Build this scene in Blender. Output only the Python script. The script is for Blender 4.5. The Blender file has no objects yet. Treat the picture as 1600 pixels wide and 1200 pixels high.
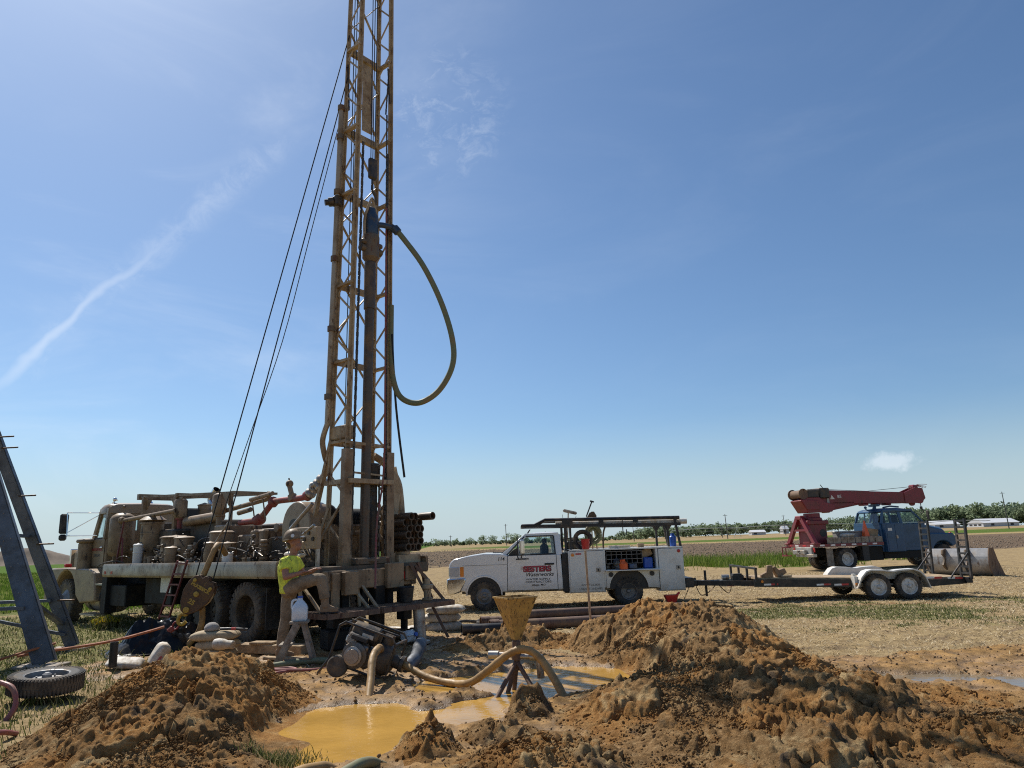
import bpy, bmesh, math, random
import numpy as np
from mathutils import Vector, Matrix, Euler
from math import sin, cos, pi, radians as R

# ------------------------------------------------------------------ camera
scene = bpy.context.scene
col = scene.collection
CAM_H = 1.6
cam_d = bpy.data.cameras.new('camera'); cam = bpy.data.objects.new('camera', cam_d); col.objects.link(cam)
cam_d.sensor_width = 36; cam_d.lens = 1115/1600*36; cam_d.clip_start = .05; cam_d.clip_end = 9000
PITCH = math.atan(247/1115); ROLL = R(1.9)
_f = Vector((0, cos(PITCH), sin(PITCH))); _u = Vector((0, -sin(PITCH), cos(PITCH))); _r = Vector((1, 0, 0))
_right = _r*cos(ROLL)-_u*sin(ROLL); _up = _u*cos(ROLL)+_r*sin(ROLL)
cam.matrix_world = Matrix(((_right.x, _up.x, -_f.x, 0), (_right.y, _up.y, -_f.y, 0), (_right.z, _up.z, -_f.z, CAM_H), (0, 0, 0, 1)))
scene.camera = cam

# ------------------------------------------------------------------ sky, sun, exposure
SUN_EL = R(52); SUN_AZ = R(-40)          # azimuth from +Y towards +X: behind the rig, to the left
SKY_STRENGTH = .09
world = bpy.data.worlds.new('World'); scene.world = world; world.use_nodes = True
def build_sky():
    nt = world.node_tree; N = nt.nodes; L = nt.links; N.clear()
    out = N.new('ShaderNodeOutputWorld'); bg = N.new('ShaderNodeBackground'); L.new(bg.outputs[0], out.inputs[0])
    sky = N.new('ShaderNodeTexSky'); sky.sky_type = 'NISHITA'; sky.sun_disc = False
    sky.sun_elevation = SUN_EL; sky.sun_rotation = SUN_AZ
    sky.altitude = 0; sky.air_density = 1.0; sky.dust_density = .7; sky.ozone_density = 4.5
    bg.inputs[1].default_value = SKY_STRENGTH
    tc = N.new('ShaderNodeTexCoord')
    def math_(op, a, b=None, clamp=False):
        n = N.new('ShaderNodeMath'); n.operation = op; n.use_clamp = clamp
        for i, v in enumerate((a, b)):
            if v is None: continue
            if isinstance(v, (int, float)): n.inputs[i].default_value = v
            else: L.new(v, n.inputs[i])
        return n.outputs[0]
    def dot(v):
        n = N.new('ShaderNodeVectorMath'); n.operation = 'DOT_PRODUCT'; L.new(tc.outputs['Generated'], n.inputs[0]); n.inputs[1].default_value = v; return n.outputs['Value']
    def smooth(x, a, b):
        n = N.new('ShaderNodeMapRange'); n.interpolation_type = 'SMOOTHSTEP'; L.new(x, n.inputs[0]); n.inputs[1].default_value = a; n.inputs[2].default_value = b; return n.outputs[0]
    def noise(scale, detail, rough, dist=0., stretch=None):
        n = N.new('ShaderNodeTexNoise'); n.inputs['Scale'].default_value = scale; n.inputs['Detail'].default_value = detail; n.inputs['Roughness'].default_value = rough; n.inputs['Distortion'].default_value = dist
        if stretch:
            m = N.new('ShaderNodeMapping'); m.inputs['Rotation'].default_value = stretch[0]; m.inputs['Scale'].default_value = stretch[1]
            L.new(tc.outputs['Generated'], m.inputs[0]); L.new(m.outputs[0], n.inputs['Vector'])
        else: L.new(tc.outputs['Generated'], n.inputs['Vector'])
        return n.outputs['Fac']
    # an old contrail spreading across the left of the sky (a great circle through two directions)
    d1 = Vector((-.577, .791, .204)).normalized(); d2 = Vector((-.27, .815, .513)).normalized()
    n_ = d1.cross(d2).normalized(); mid = (d1+d2).normalized(); along = (d2-d1).normalized()
    wob = math_('MULTIPLY', math_('SUBTRACT', noise(7, 4, .6), .5), .045)
    dist = math_('ABSOLUTE', math_('ADD', dot(n_), wob))
    run = dot(along)
    a0 = along.dot(d1); a1 = along.dot(d2)
    rng = math_('MULTIPLY', smooth(run, a0-.06, a0+.05), math_('SUBTRACT', 1., smooth(run, a1-.06, a1+.05)))
    wide = math_('SUBTRACT', 1., smooth(dist, .0, .030))
    thin = math_('SUBTRACT', 1., smooth(dist, .0, .009))
    tex = smooth(noise(26, 6, .7, .6), .32, .75)
    front = smooth(dot(mid), .6, .8)
    spread = smooth(run, a0+.05, a1-.1)
    c_thin = math_('MULTIPLY', math_('MULTIPLY', thin, math_('SUBTRACT', 1., math_('MULTIPLY', spread, .85))), .34)
    c_wide = math_('MULTIPLY', math_('MULTIPLY', wide, tex), .2)
    trail = math_('MULTIPLY', math_('MULTIPLY', math_('MAXIMUM', c_thin, c_wide), rng), front)
    # thin cirrus veil, streaks
    veil = math_('MULTIPLY', smooth(noise(2.2, 6, .62, .8, ((0, .5, -.6), (1, 1, 3.2))), .42, .82), .30)
    left = smooth(dot(Vector((-.62, .6, .5)).normalized()), .72, .98)
    veil = math_('MULTIPLY', veil, math_('ADD', math_('MULTIPLY', left, .85), .15))
    d3 = Vector((-.075, .83, .545)).normalized()
    puff = math_('MULTIPLY', math_('MULTIPLY', smooth(dot(d3), .9945, 1.0), smooth(noise(30, 7, .72, .5, ((0, 0, .5), (1, 2.2, 1))), .42, .78)), .24)
    # one small cumulus low on the right
    d4 = Vector((.463, .882, .081)).normalized()
    t4 = Vector((d4.y, -d4.x, 0)).normalized(); u4 = t4.cross(d4).normalized()
    ex = math_('MULTIPLY', dot(t4), 30.); eyv = math_('MULTIPLY', dot(u4), 72.)
    rr = math_('SQRT', math_('ADD', math_('MULTIPLY', ex, ex), math_('MULTIPLY', eyv, eyv)))
    rr = math_('ADD', rr, math_('MULTIPLY', math_('SUBTRACT', noise(60, 5, .65), .5), 1.5))
    cum = math_('MULTIPLY', math_('MULTIPLY', math_('SUBTRACT', 1., smooth(rr, .35, 1.05)), smooth(dot(d4), .9, .95)), .42)
    fac = math_('MAXIMUM', math_('MAXIMUM', trail, veil), math_('MAXIMUM', puff, cum), True)
    mix = N.new('ShaderNodeMix'); mix.data_type = 'RGBA'; L.new(fac, mix.inputs['Factor'])
    hs = N.new('ShaderNodeHueSaturation'); L.new(sky.outputs[0], hs.inputs['Color']); hs.inputs['Saturation'].default_value = 1.0
    tint = N.new('ShaderNodeMix'); tint.data_type = 'RGBA'; tint.blend_type = 'MULTIPLY'; tint.inputs['Factor'].default_value = 1; L.new(hs.outputs[0], tint.inputs['A']); tint.inputs['B'].default_value = (.915, 1.03, 1.085, 1)
    # pale haze low over the fields, the same all round the horizon
    low = math_('MULTIPLY', math_('SUBTRACT', 1., smooth(dot((0, 0, 1)), .0, .17)), .8)
    hz = N.new('ShaderNodeMix'); hz.data_type = 'RGBA'; L.new(low, hz.inputs['Factor']); L.new(tint.outputs['Result'], hz.inputs['A']); hz.inputs['B'].default_value = (5.3, 6.55, 7.25, 1)
    L.new(hz.outputs['Result'], mix.inputs['A']); mix.inputs['B'].default_value = (9.6, 10.2, 11.0, 1)
    L.new(mix.outputs['Result'], bg.inputs[0])
build_sky()
sun_d = bpy.data.lights.new('sun', 'SUN'); sun_d.energy = 5.0; sun_d.angle = R(.53); sun_d.color = (1, .95, .87)
sun = bpy.data.objects.new('sun', sun_d); col.objects.link(sun)
_sd = Vector((sin(SUN_AZ)*cos(SUN_EL), cos(SUN_AZ)*cos(SUN_EL), sin(SUN_EL)))
sun.rotation_euler = _sd.to_track_quat('Z', 'Y').to_euler(); sun.location = (0, 0, 30)
scene.view_settings.view_transform = 'Standard'; scene.view_settings.look = 'None'
scene.view_settings.exposure = .15; scene.view_settings.gamma = 1; scene.view_settings.use_curve_mapping = False
scene.render.engine = 'CYCLES'; scene.cycles.max_bounces = 6; scene.cycles.use_denoising = False; scene.cycles.filter_width = 1.1
scene.cycles.transparent_max_bounces = 12; scene.cycles.sample_clamp_indirect = 6

# ------------------------------------------------------------------ helpers: numbers
rng0 = np.random.default_rng(7); random.seed(11)
def V(*a): return Vector(a if len(a) > 1 else a[0])
def sstep(a, b, x):
    t = np.clip((np.asarray(x, float)-a)/(b-a), 0, 1); return t*t*(3-2*t)
_perm = np.random.default_rng(3).random((256, 256))
def vnoise(x, y):
    x = np.asarray(x, float); y = np.asarray(y, float)
    xi = np.floor(x).astype(int); yi = np.floor(y).astype(int); xf = x-xi; yf = y-yi
    u = xf*xf*(3-2*xf); v = yf*yf*(3-2*yf)
    g = lambda i, j: _perm[(xi+i) & 255, (yi+j) & 255]
    return (g(0, 0)*(1-u)+g(1, 0)*u)*(1-v)+(g(0, 1)*(1-u)+g(1, 1)*u)*v
def fbm(x, y, oct=4, gain=.5):
    s = 0; a = 1; t = 0
    for o in range(oct):
        s = s+a*vnoise(x*2**o+17.3*o, y*2**o+9.1*o); t += a; a *= gain
    return s/t-.5
def arc(cx, cz, r, a0, a1, n=10):
    return [(cx+r*cos(R(a0+(a1-a0)*i/n)), cz+r*sin(R(a0+(a1-a0)*i/n))) for i in range(n+1)]
def bez(p0, p1, p2, p3, n=12):
    p0, p1, p2, p3 = map(Vector, (p0, p1, p2, p3)); o = []
    for i in range(n+1):
        t = i/n; o.append(p0*(1-t)**3+p1*3*t*(1-t)**2+p2*3*t*t*(1-t)+p3*t**3)
    return o
def spline(pts, n=8):
    P = [Vector(p) for p in pts]; o = []
    for i in range(len(P)-1):
        a = P[max(i-1, 0)]; b = P[i]; c = P[i+1]; d = P[min(i+2, len(P)-1)]
        for k in range(n):
            t = k/n; o.append(.5*((2*b)+(c-a)*t+(2*a-5*b+4*c-d)*t*t+(3*b-a-3*c+d)*t**3))
    o.append(P[-1]); return o

# ------------------------------------------------------------------ helpers: materials
MAT = {}
def rgb(c): return (c[0], c[1], c[2], 1)
def paint(name, c, rough=.5, metal=0., dirt=None, amt=.45, scale=2.5, bump=.08, bscale=40, vary=.15, rust=None, ramt=.35, rscale=6, coat=0., alpha=None, spec=.5, splash=None):
    """base colour broken by large dirt patches, small rust spots and fine relief, all in the thing's own space"""
    m = bpy.data.materials.new(name); m.use_nodes = True; nt = m.node_tree; N = nt.nodes; L = nt.links
    b = N['Principled BSDF']; b.inputs['Roughness'].default_value = rough; b.inputs['Metallic'].default_value = metal
    b.inputs['Specular IOR Level'].default_value = spec
    if coat: b.inputs['Coat Weight'].default_value = coat; b.inputs['Coat Roughness'].default_value = .08
    tc = N.new('ShaderNodeTexCoord')
    def noise(s, d=5, r=.6, drip=False):      # drip: stains drawn out downwards
        n = N.new('ShaderNodeTexNoise'); n.inputs['Scale'].default_value = s; n.inputs['Detail'].default_value = d; n.inputs['Roughness'].default_value = r
        if drip: mp = N.new('ShaderNodeMapping'); mp.inputs['Scale'].default_value = (1, 1, .3); L.new(tc.outputs['Object'], mp.inputs[0]); L.new(mp.outputs[0], n.inputs['Vector'])
        else: L.new(tc.outputs['Object'], n.inputs['Vector'])
        return n.outputs['Fac']
    def mr(x, a, b_, c_=0., d_=1.):
        n = N.new('ShaderNodeMapRange'); L.new(x, n.inputs[0]); n.inputs[1].default_value = a; n.inputs[2].default_value = b_; n.inputs[3].default_value = c_; n.inputs[4].default_value = d_; return n.outputs[0]
    def mix(f, a, c_):
        n = N.new('ShaderNodeMix'); n.data_type = 'RGBA'
        for s, v in (('Factor', f), ('A', a), ('B', c_)):
            if isinstance(v, tuple): n.inputs[s].default_value = v
            elif isinstance(v, (int, float)): n.inputs[s].default_value = v
            else: L.new(v, n.inputs[s])
        return n.outputs['Result']
    nf = noise(bscale, 4)
    cur = rgb(c)
    if vary:
        cur = mix(mr(noise(scale*3.7, 6, .7), .3, .7), rgb([x*(1-vary) for x in c]), rgb([min(1, x*(1+vary)) for x in c]))
    dm = None
    if dirt is not None:
        dm = mr(noise(scale, 8, .68), .62-.35*amt, .78-.28*amt); cur = mix(dm, cur, rgb(dirt))
    if rust is not None:
        cur = mix(mr(noise(rscale, 8, .72, True), .66-.25*ramt, .70-.22*ramt), cur, rgb(rust))
    if splash is not None:          # road dirt thrown up along the sills: (bottom, top, colour)
        sp = N.new('ShaderNodeSeparateXYZ'); L.new(tc.outputs['Object'], sp.inputs[0]); hgt = mr(sp.outputs[2], splash[1], splash[0])
        ml = N.new('ShaderNodeMath'); ml.operation = 'MULTIPLY'; ml.use_clamp = True; L.new(hgt, ml.inputs[0]); L.new(mr(noise(7, 9, .75), .3, .66, 0., 1.1), ml.inputs[1]); cur = mix(ml.outputs[0], cur, rgb(splash[2]))
    if isinstance(cur, tuple): b.inputs['Base Color'].default_value = cur
    else: L.new(cur, b.inputs['Base Color'])
    if dm is not None:
        L.new(mr(dm, 0, 1, rough, min(.95, rough+.3)), b.inputs['Roughness'])
    if bump:
        bn = N.new('ShaderNodeBump'); bn.inputs['Strength'].default_value = bump; bn.inputs['Distance'].default_value = .01; L.new(nf, bn.inputs['Height']); L.new(bn.outputs[0], b.inputs['Normal'])
    MAT[name] = m; return m
def glass(name, tint=(.75, .85, .87), rough=.02):
    m = bpy.data.materials.new(name); m.use_nodes = True; nt = m.node_tree; N = nt.nodes; L = nt.links; N.clear()
    o = N.new('ShaderNodeOutputMaterial'); t = N.new('ShaderNodeBsdfTransparent'); t.inputs[0].default_value = rgb(tint)
    g = N.new('ShaderNodeBsdfGlossy'); g.inputs['Roughness'].default_value = rough; g.inputs[0].default_value = (1, 1, 1, 1)
    lw = N.new('ShaderNodeLayerWeight'); lw.inputs[0].default_value = .5
    pw = N.new('ShaderNodeMath'); pw.operation = 'POWER'; L.new(lw.outputs['Facing'], pw.inputs[0]); pw.inputs[1].default_value = 4
    fr = N.new('ShaderNodeMapRange'); L.new(pw.outputs[0], fr.inputs[0]); fr.inputs[3].default_value = .04; fr.inputs[4].default_value = .9
    x = N.new('ShaderNodeMixShader'); L.new(fr.outputs[0], x.inputs[0]); L.new(t.outputs[0], x.inputs[1]); L.new(g.outputs[0], x.inputs[2]); L.new(x.outputs[0], o.inputs[0])
    MAT[name] = m; return m
DUST = (.27, .2, .13); MUD = (.16, .105, .06)
paint('rig_tan', (.27, .185, .105), .45, 0, (.16, .1, .052), .45, 2.2, .1, 30, .14, (.045, .025, .015), .34, 8)
paint('rig_tan_clean', (.31, .22, .132), .34, 0, (.2, .135, .075), .35, 1.6, .05, 30, .1, (.09, .055, .03), .12, 7)
paint('mast_paint', (.4, .3, .18), .5, 0, (.23, .15, .08), .45, 3, .12, 40, .22, (.11, .05, .026), .34, 9)
paint('mast_dark', (.13, .1, .07), .55, .2, (.2, .13, .07), .5, 3, .12, 40, .2, (.12, .05, .025), .45, 9)
paint('deck_lip', (.38, .3, .205), .33, .3, (.22, .15, .085), .5, 1.2, .05, 30, .12, (.08, .04, .02), .3, 9)
paint('grease', (.035, .03, .026), .38, .2, (.11, .08, .05), .45, 5, .2, 60, .25)
paint('engine_dark', (.075, .062, .048), .5, .3, (.17, .125, .08), .5, 5, .2, 60, .3, (.1, .05, .03), .4, 12)
paint('chassis_black', (.012, .0115, .011), .6, .0, (.05, .037, .024), .4, 3, .1, 40, .2, None, 0, 6, 0, None, .3)
paint('chain_steel', (.1, .075, .055), .45, .6, (.13, .07, .035), .5, 8, .1, 60, .3)
paint('drill_pipe', (.075, .055, .038), .42, .1, (.17, .11, .06), .4, 3, .1, 30, .2, (.1, .048, .025), .4, 6)
paint('worn_steel', (.4, .38, .35), .35, .7, (.3, .22, .14), .5, 3, .06, 30, .15, (.2, .1, .05), .3, 6)
paint('red_pipe', (.25, .04, .035), .5, 0, (.2, .11, .07), .5, 4, .1, 40, .2)
paint('ladder_red', (.17, .03, .03), .5, 0, (.14, .07, .05), .4, 5, .1, 40, .15)
paint('swivel_blue', (.03, .055, .1), .4, .2, (.1, .08, .06), .4, 6, .1, 40, .2)
paint('hose_green', (.15, .165, .085), .55, 0, (.22, .17, .09), .4, 4, .1, 60, .12)
paint('cable', (.025, .024, .024), .5, .5, None, 0, 3, .1, 200, .2)
paint('rubber', (.028, .027, .026), .78, 0, (.15, .115, .08), .5, 4, .15, 70, .2)
paint('rubber_dusty', (.07, .06, .048), .85, 0, (.19, .15, .105), .5, 3, .15, 70, .2)
paint('rim_tan', (.07, .058, .046), .55, .2, (.13, .1, .065), .45, 6, .1, 50, .2)
paint('rim_white', (.62, .6, .56), .45, .1, (.35, .28, .2), .35, 6, .06, 50, .1)
paint('rim_grey', (.2, .2, .2), .45, .4, (.26, .2, .14), .4, 6, .06, 50, .1)
paint('chrome', (.72, .72, .72), .12, 1, (.4, .33, .25), .25, 4, .02, 40, .05)
paint('truck_white', (.76, .76, .75), .2, 0, (.6, .56, .49), .16, .9, .02, 30, .02, None, 0, 6, .5, None, .5, (.4, .75, (.46, .39, .29)))
paint('panel_white', (.72, .71, .66), .4, 0, (.56, .5, .41), .22, 1.4, .03, 30, .04, None, 0, 6, 0, None, .5, (.36, .8, (.42, .34, .24)))
paint('black_trim', (.018, .018, .019), .5, 0, (.09, .075, .06), .35, 4, .05, 40, .2)
paint('black_steel', (.02, .02, .021), .42, .2, (.12, .09, .065), .35, 3, .06, 40, .2)
paint('interior', (.035, .033, .03), .8)
paint('amber', (.75, .25, .03), .25); paint('red_lens', (.45, .02, .02), .25); paint('lamp_lens', (.6, .62, .65), .15, .3)
paint('reflect_red', (.5, .03, .03), .35, 0, (.3, .15, .1), .3, 5); paint('reflect_white', (.78, .77, .75), .35, 0, (.5, .42, .33), .3, 5)
paint('crane_red', (.2, .022, .03), .42, 0, (.16, .06, .05), .4, 2, .06, 30, .15, (.08, .03, .025), .25, 7)
paint('crane_blue', (.022, .075, .155), .35, 0, (.05, .085, .12), .35, 1.2, .03, 30, .12)
paint('tower_grey', (.125, .135, .15), .5, .4, (.09, .095, .1), .5, 3, .08, 60, .15, (.16, .12, .09), .12, 9)
paint('trailer_blue', (.06, .13, .27), .4, 0, (.2, .16, .11), .5, 2.2, .06, 40, .15)
paint('wood_grey', (.3, .255, .2), .8, 0, (.16, .12, .085), .5, 6, .3, 60, .2)
paint('wood_tan', (.4, .29, .17), .8, 0, (.22, .145, .08), .45, 5, .3, 60, .2)
paint('handle_wood', (.42, .29, .17), .6, 0, (.25, .16, .1), .4, 6, .1, 60, .15)
paint('hopper_yellow', (.46, .28, .075), .5, 0, (.34, .2, .065), .5, 5, .12, 50, .18, (.07, .038, .016), .45, 30)
paint('hose_mud', (.36, .215, .075), .5, 0, (.22, .13, .05), .45, 5, .1, 50, .12)
paint('hose_orange', (.42, .13, .055), .5, 0, (.36, .16, .08), .4, 6, .06, 60, .12)
paint('hose_pink', (.28, .085, .07), .5, 0, (.26, .14, .095), .45, 6, .06, 60, .12)
paint('pvc_pipe', (.6, .57, .5), .4, 0, (.42, .3, .16), .5, 4, .04, 40, .1)
paint('engine_grey', (.16, .15, .135), .5, .5, (.24, .17, .1), .5, 8, .15, 60, .3)
paint('pump_black', (.03, .028, .026), .45, .2, (.2, .14, .08), .45, 6, .12, 60, .25)
paint('steel_rust', (.14, .085, .06), .65, .2, (.24, .16, .1), .5, 3, .15, 40, .2, (.09, .045, .03), .5, 5)
paint('block_brown', (.085, .048, .028), .5, .3, (.15, .085, .04), .5, 8, .15, 60, .25, (.2, .13, .03), .25, 14)
paint('block_yellow', (.42, .28, .04), .5, 0, (.22, .13, .04), .4, 20)
paint('burlap', (.42, .33, .21), .85, 0, (.3, .22, .13), .45, 5, .3, 120, .12)
paint('white_bag', (.58, .53, .45), .6, 0, (.36, .27, .17), .5, 5, .35, 22, .12)
paint('bag_red', (.4, .1, .09), .6)
paint('black_plastic', (.006, .006, .0065), .28, 0, (.05, .042, .034), .15, 3, .8, 6, .3, None, 0, 6, 0, None, .3)
paint('beanie', (.34, .31, .28), .95, 0, None, 0, 6, .6, 160, .25)
paint('strap_orange', (.42, .13, .05), .7, 0, (.28, .14, .08), .4, 9)
paint('yellow_plastic', (.62, .46, .1), .5); paint('clear_jug', (.75, .8, .84), .18, 0, None, 0, 4, .02, 20, .04)
MAT['clear_jug'].node_tree.nodes['Principled BSDF'].inputs['Transmission Weight'].default_value = .15
paint('red_plastic', (.55, .03, .025), .35, 0, (.4, .1, .07), .2, 6); paint('orange_plastic', (.75, .12, .02), .4); paint('blue_plastic', (.02, .09, .4), .35)
paint('stone_white', (.8, .79, .77), .5)
paint('letter_red', (.4, .03, .05), .4); paint('letter_black', (.015, .015, .02), .5); paint('letter_grey', (.1, .1, .1), .5)
paint('bucket_steel', (.38, .365, .345), .42, .4, (.24, .2, .16), .5, 1.6, .08, 40, .2, (.15, .1, .07), .15, 4)
paint('mesh_grey', (.34, .33, .31), .5, .3, (.28, .24, .18), .4, 3)
glass('window_glass'); glass('dark_glass', (.35, .42, .45)); glass('clear_bag', (.8, .82, .84), .15)

# ------------------------------------------------------------------ helpers: meshes
class M:
    def __init__(s): s.v = []; s.f = []
    def add(s, vs, fs):
        k = len(s.v); s.v += [tuple(p) for p in vs]; s.f += [tuple(i+k for i in q) for q in fs]; return s
    def box(s, c, d, rot=None, ch=0.):
        hx, hy, hz = d[0]/2, d[1]/2, d[2]/2; c = Vector(c)
        ch = min(ch, .45*min(d)); vs = []; fs = []
        if ch <= 0:
            vs = [Vector((x*hx, y*hy, z*hz)) for x in (-1, 1) for y in (-1, 1) for z in (-1, 1)]
            fs = [(0, 1, 3, 2), (4, 6, 7, 5), (0, 4, 5, 1), (2, 3, 7, 6), (0, 2, 6, 4), (1, 5, 7, 3)]
        else:
            idx = {}
            for x in (-1, 1):
                for y in (-1, 1):
                    for z in (-1, 1):
                        for a in range(3):
                            p = [x*(hx-ch), y*(hy-ch), z*(hz-ch)]; p[a] = (x*hx, y*hy, z*hz)[a]; idx[(x, y, z, a)] = len(vs); vs.append(Vector(p))
            for a in range(3):
                b_, c_ = (a+1) % 3, (a+2) % 3
                for sgn in (-1, 1):
                    q = []
                    for u, w in ((-1, -1), (1, -1), (1, 1), (-1, 1)):
                        k = [0, 0, 0]; k[a] = sgn; k[b_] = u; k[c_] = w; q.append(idx[(*k, a)])
                    fs.append(tuple(q if sgn > 0 else q[::-1]))
                for u in (-1, 1):
                    for w in (-1, 1):
                        k0 = [0, 0, 0]; k0[b_] = u; k0[c_] = w; k1 = k0[:]; k0[a] = -1; k1[a] = 1
                        q = [idx[(*k0, b_)], idx[(*k1, b_)], idx[(*k1, c_)], idx[(*k0, c_)]]; fs.append(tuple(q if u*w > 0 else q[::-1]))
            for x in (-1, 1):
                for y in (-1, 1):
                    for z in (-1, 1):
                        q = [idx[(x, y, z, a)] for a in range(3)]; fs.append(tuple(q if x*y*z > 0 else q[::-1]))
        if rot is not None:
            m = rot if isinstance(rot, Matrix) else Euler(rot).to_matrix(); vs = [m @ p for p in vs]
        return s.add([p+c for p in vs], fs)
    def span(s, a, b, ch=0.):
        return s.box([(a[i]+b[i])/2 for i in range(3)], [abs(b[i]-a[i]) for i in range(3)], None, ch)
    def beam(s, p, q, w, h=None, up=(0, 0, 1), ch=0.):
        p = Vector(p); q = Vector(q); d = q-p; L_ = d.length
        if L_ < 1e-6: return s
        z = d/L_; u = Vector(up)
        if abs(z.dot(u)) > .98: u = Vector((1, 0, 0))
        x = u.cross(z).normalized(); y = z.cross(x)
        return s.box((p+q)/2, (w, h or w, L_), Matrix((x, y, z)).transposed(), ch)
    def angle(s, p, q, w, t, up=(0, 0, 1)):      # an L section
        p = Vector(p); q = Vector(q); z = (q-p).normalized(); u = Vector(up)
        if abs(z.dot(u)) > .98: u = Vector((1, 0, 0))
        x = u.cross(z).normalized(); y = z.cross(x)
        s.beam(p+y*(w/2-t/2), q+y*(w/2-t/2), w, t, up); return s.beam(p+x*(w/2-t/2), q+x*(w/2-t/2), t, w-.004, up)
    def tube(s, pts, r, n=8, cap=True):
        P = [Vector(p) for p in pts]; k = len(s.v); m = len(P); prev = None
        for i, p in enumerate(P):
            d = (P[min(i+1, m-1)]-P[max(i-1, 0)])
            d = d.normalized() if d.length > 1e-9 else Vector((0, 0, 1))
            if prev is None:
                a = Vector((0, 0, 1)) if abs(d.z) < .9 else Vector((1, 0, 0)); x = (a-d*a.dot(d)).normalized()
            else:
                x = prev-d*prev.dot(d); x = x.normalized() if x.length > 1e-6 else prev
            prev = x; y = d.cross(x); rr = r[i] if isinstance(r, (list, tuple)) else r
            for j in range(n):
                t = 2*pi*j/n; s.v.append(tuple(p+x*(cos(t)*rr)+y*(sin(t)*rr)))
        for i in range(m-1):
            for j in range(n):
                a = k+i*n+j; b = k+i*n+(j+1) % n; s.f.append((a, b, b+n, a+n))
        if cap:
            s.f.append(tuple(k+j for j in range(n))[::-1]); s.f.append(tuple(k+(m-1)*n+j for j in range(n)))
        return s
    def lathe(s, prof, o, axis=(0, 0, 1), n=20, cap=True):
        o = Vector(o); z = Vector(axis).normalized(); a = Vector((0, 0, 1)) if abs(z.z) < .9 else Vector((1, 0, 0)); x = (a-z*a.dot(z)).normalized(); y = z.cross(x); k = len(s.v)
        for t, r in prof:
            for j in range(n):
                q = 2*pi*j/n; s.v.append(tuple(o+z*t+x*(cos(q)*r)+y*(sin(q)*r)))
        for i in range(len(prof)-1):
            for j in range(n):
                a = k+i*n+j; b = k+i*n+(j+1) % n; s.f.append((a, b, b+n, a+n))
        if cap:
            if prof[0][1] > 1e-4: s.f.append(tuple(k+j for j in range(n))[::-1])
            if prof[-1][1] > 1e-4: s.f.append(tuple(k+(len(prof)-1)*n+j for j in range(n)))
        return s
    def cyl(s, p, q, r, n=14): return s.tube([p, q], r, n)
    def pipe(s, p, q, r, t, n=16):               # an open-ended pipe with a wall
        p = Vector(p); q = Vector(q); L_ = (q-p).length
        return s.lathe([(0, r-t), (0, r), (L_, r), (L_, r-t), (0, r-t)], p, q-p, n, False)
    def prism(s, poly, o, ux, uy, depth):        # polygon in the (ux, uy) plane pushed along depth
        o = Vector(o); ux = Vector(ux); uy = Vector(uy); d = Vector(depth); n = len(poly)
        a = [o+ux*p[0]+uy*p[1] for p in poly]; vs = a+[p+d for p in a]
        flip = sum(poly[i][0]*poly[(i+1) % n][1]-poly[(i+1) % n][0]*poly[i][1] for i in range(n)) < 0
        if ux.cross(uy).dot(d) < 0: flip = not flip
        fs = [tuple(range(n))[::-1], tuple(range(n, 2*n))]+[(i, (i+1) % n, n+(i+1) % n, n+i) for i in range(n)]
        if flip: fs = [q[::-1] for q in fs]
        return s.add(vs, fs)
    def loft(s, rings, cap=True):
        k = len(s.v); n = len(rings[0])
        for r in rings: s.v += [tuple(p) for p in r]
        for i in range(len(rings)-1):
            for j in range(n):
                a = k+i*n+j; b = k+i*n+(j+1) % n; s.f.append((a, b, b+n, a+n))
        if cap: s.f.append(tuple(k+j for j in range(n))[::-1]); s.f.append(tuple(k+(len(rings)-1)*n+j for j in range(n)))
        return s
    def quad(s, a, b, c, d): return s.add([a, b, c, d], [(0, 1, 2, 3)])
    def ball(s, c, r, n=10, m=7, sc=(1, 1, 1)):
        c = Vector(c); k = len(s.v); s.v.append((c.x, c.y, c.z-r*sc[2]))
        for i in range(1, m):
            t = -pi/2+pi*i/m
            for j in range(n):
                q = 2*pi*j/n; s.v.append((c.x+r*sc[0]*cos(t)*cos(q), c.y+r*sc[1]*cos(t)*sin(q), c.z+r*sc[2]*sin(t)))
        s.v.append((c.x, c.y, c.z+r*sc[2])); e = len(s.v)-1
        for j in range(n):
            s.f.append((k, k+1+(j+1) % n, k+1+j)); s.f.append((e, e-n+j, e-n+(j+1) % n))
        for i in range(m-2):
            for j in range(n):
                a = k+1+i*n+j; b = k+1+i*n+(j+1) % n; s.f.append((a, b, b+n, a+n))
        return s
    def chain(s, p, q, r, step=None):            # links along a straight run
        p = Vector(p); q = Vector(q); d = q-p; L_ = d.length; step = step or r*3.2; n = max(1, int(L_/step)); z = d/L_
        a = Vector((0, 0, 1)) if abs(z.z) < .9 else Vector((1, 0, 0)); x = (a-z*a.dot(z)).normalized(); y = z.cross(x)
        for i in range(n):
            c = p+z*((i+.5)*L_/n); w = x if i % 2 else y
            s.box(c, (r*2, r*.8, L_/n*1.12), Matrix((w, z.cross(w), z)).transposed(), r*.3)
        return s
    def obj(s, name, mat, parent=None, origin=None, sharp=32, bevel=0., mats=None):
        v = np.array(s.v, dtype=float).reshape(-1, 3)
        if origin is not None: v = v-np.array(origin, float)
        me = bpy.data.meshes.new(name); me.from_pydata(v.tolist(), [], s.f); me.update()
        bm = bmesh.new(); bm.from_mesh(me); bmesh.ops.recalc_face_normals(bm, faces=bm.faces); bm.to_mesh(me); bm.free()
        return link(name, me, mat, parent, sharp, bevel)
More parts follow.
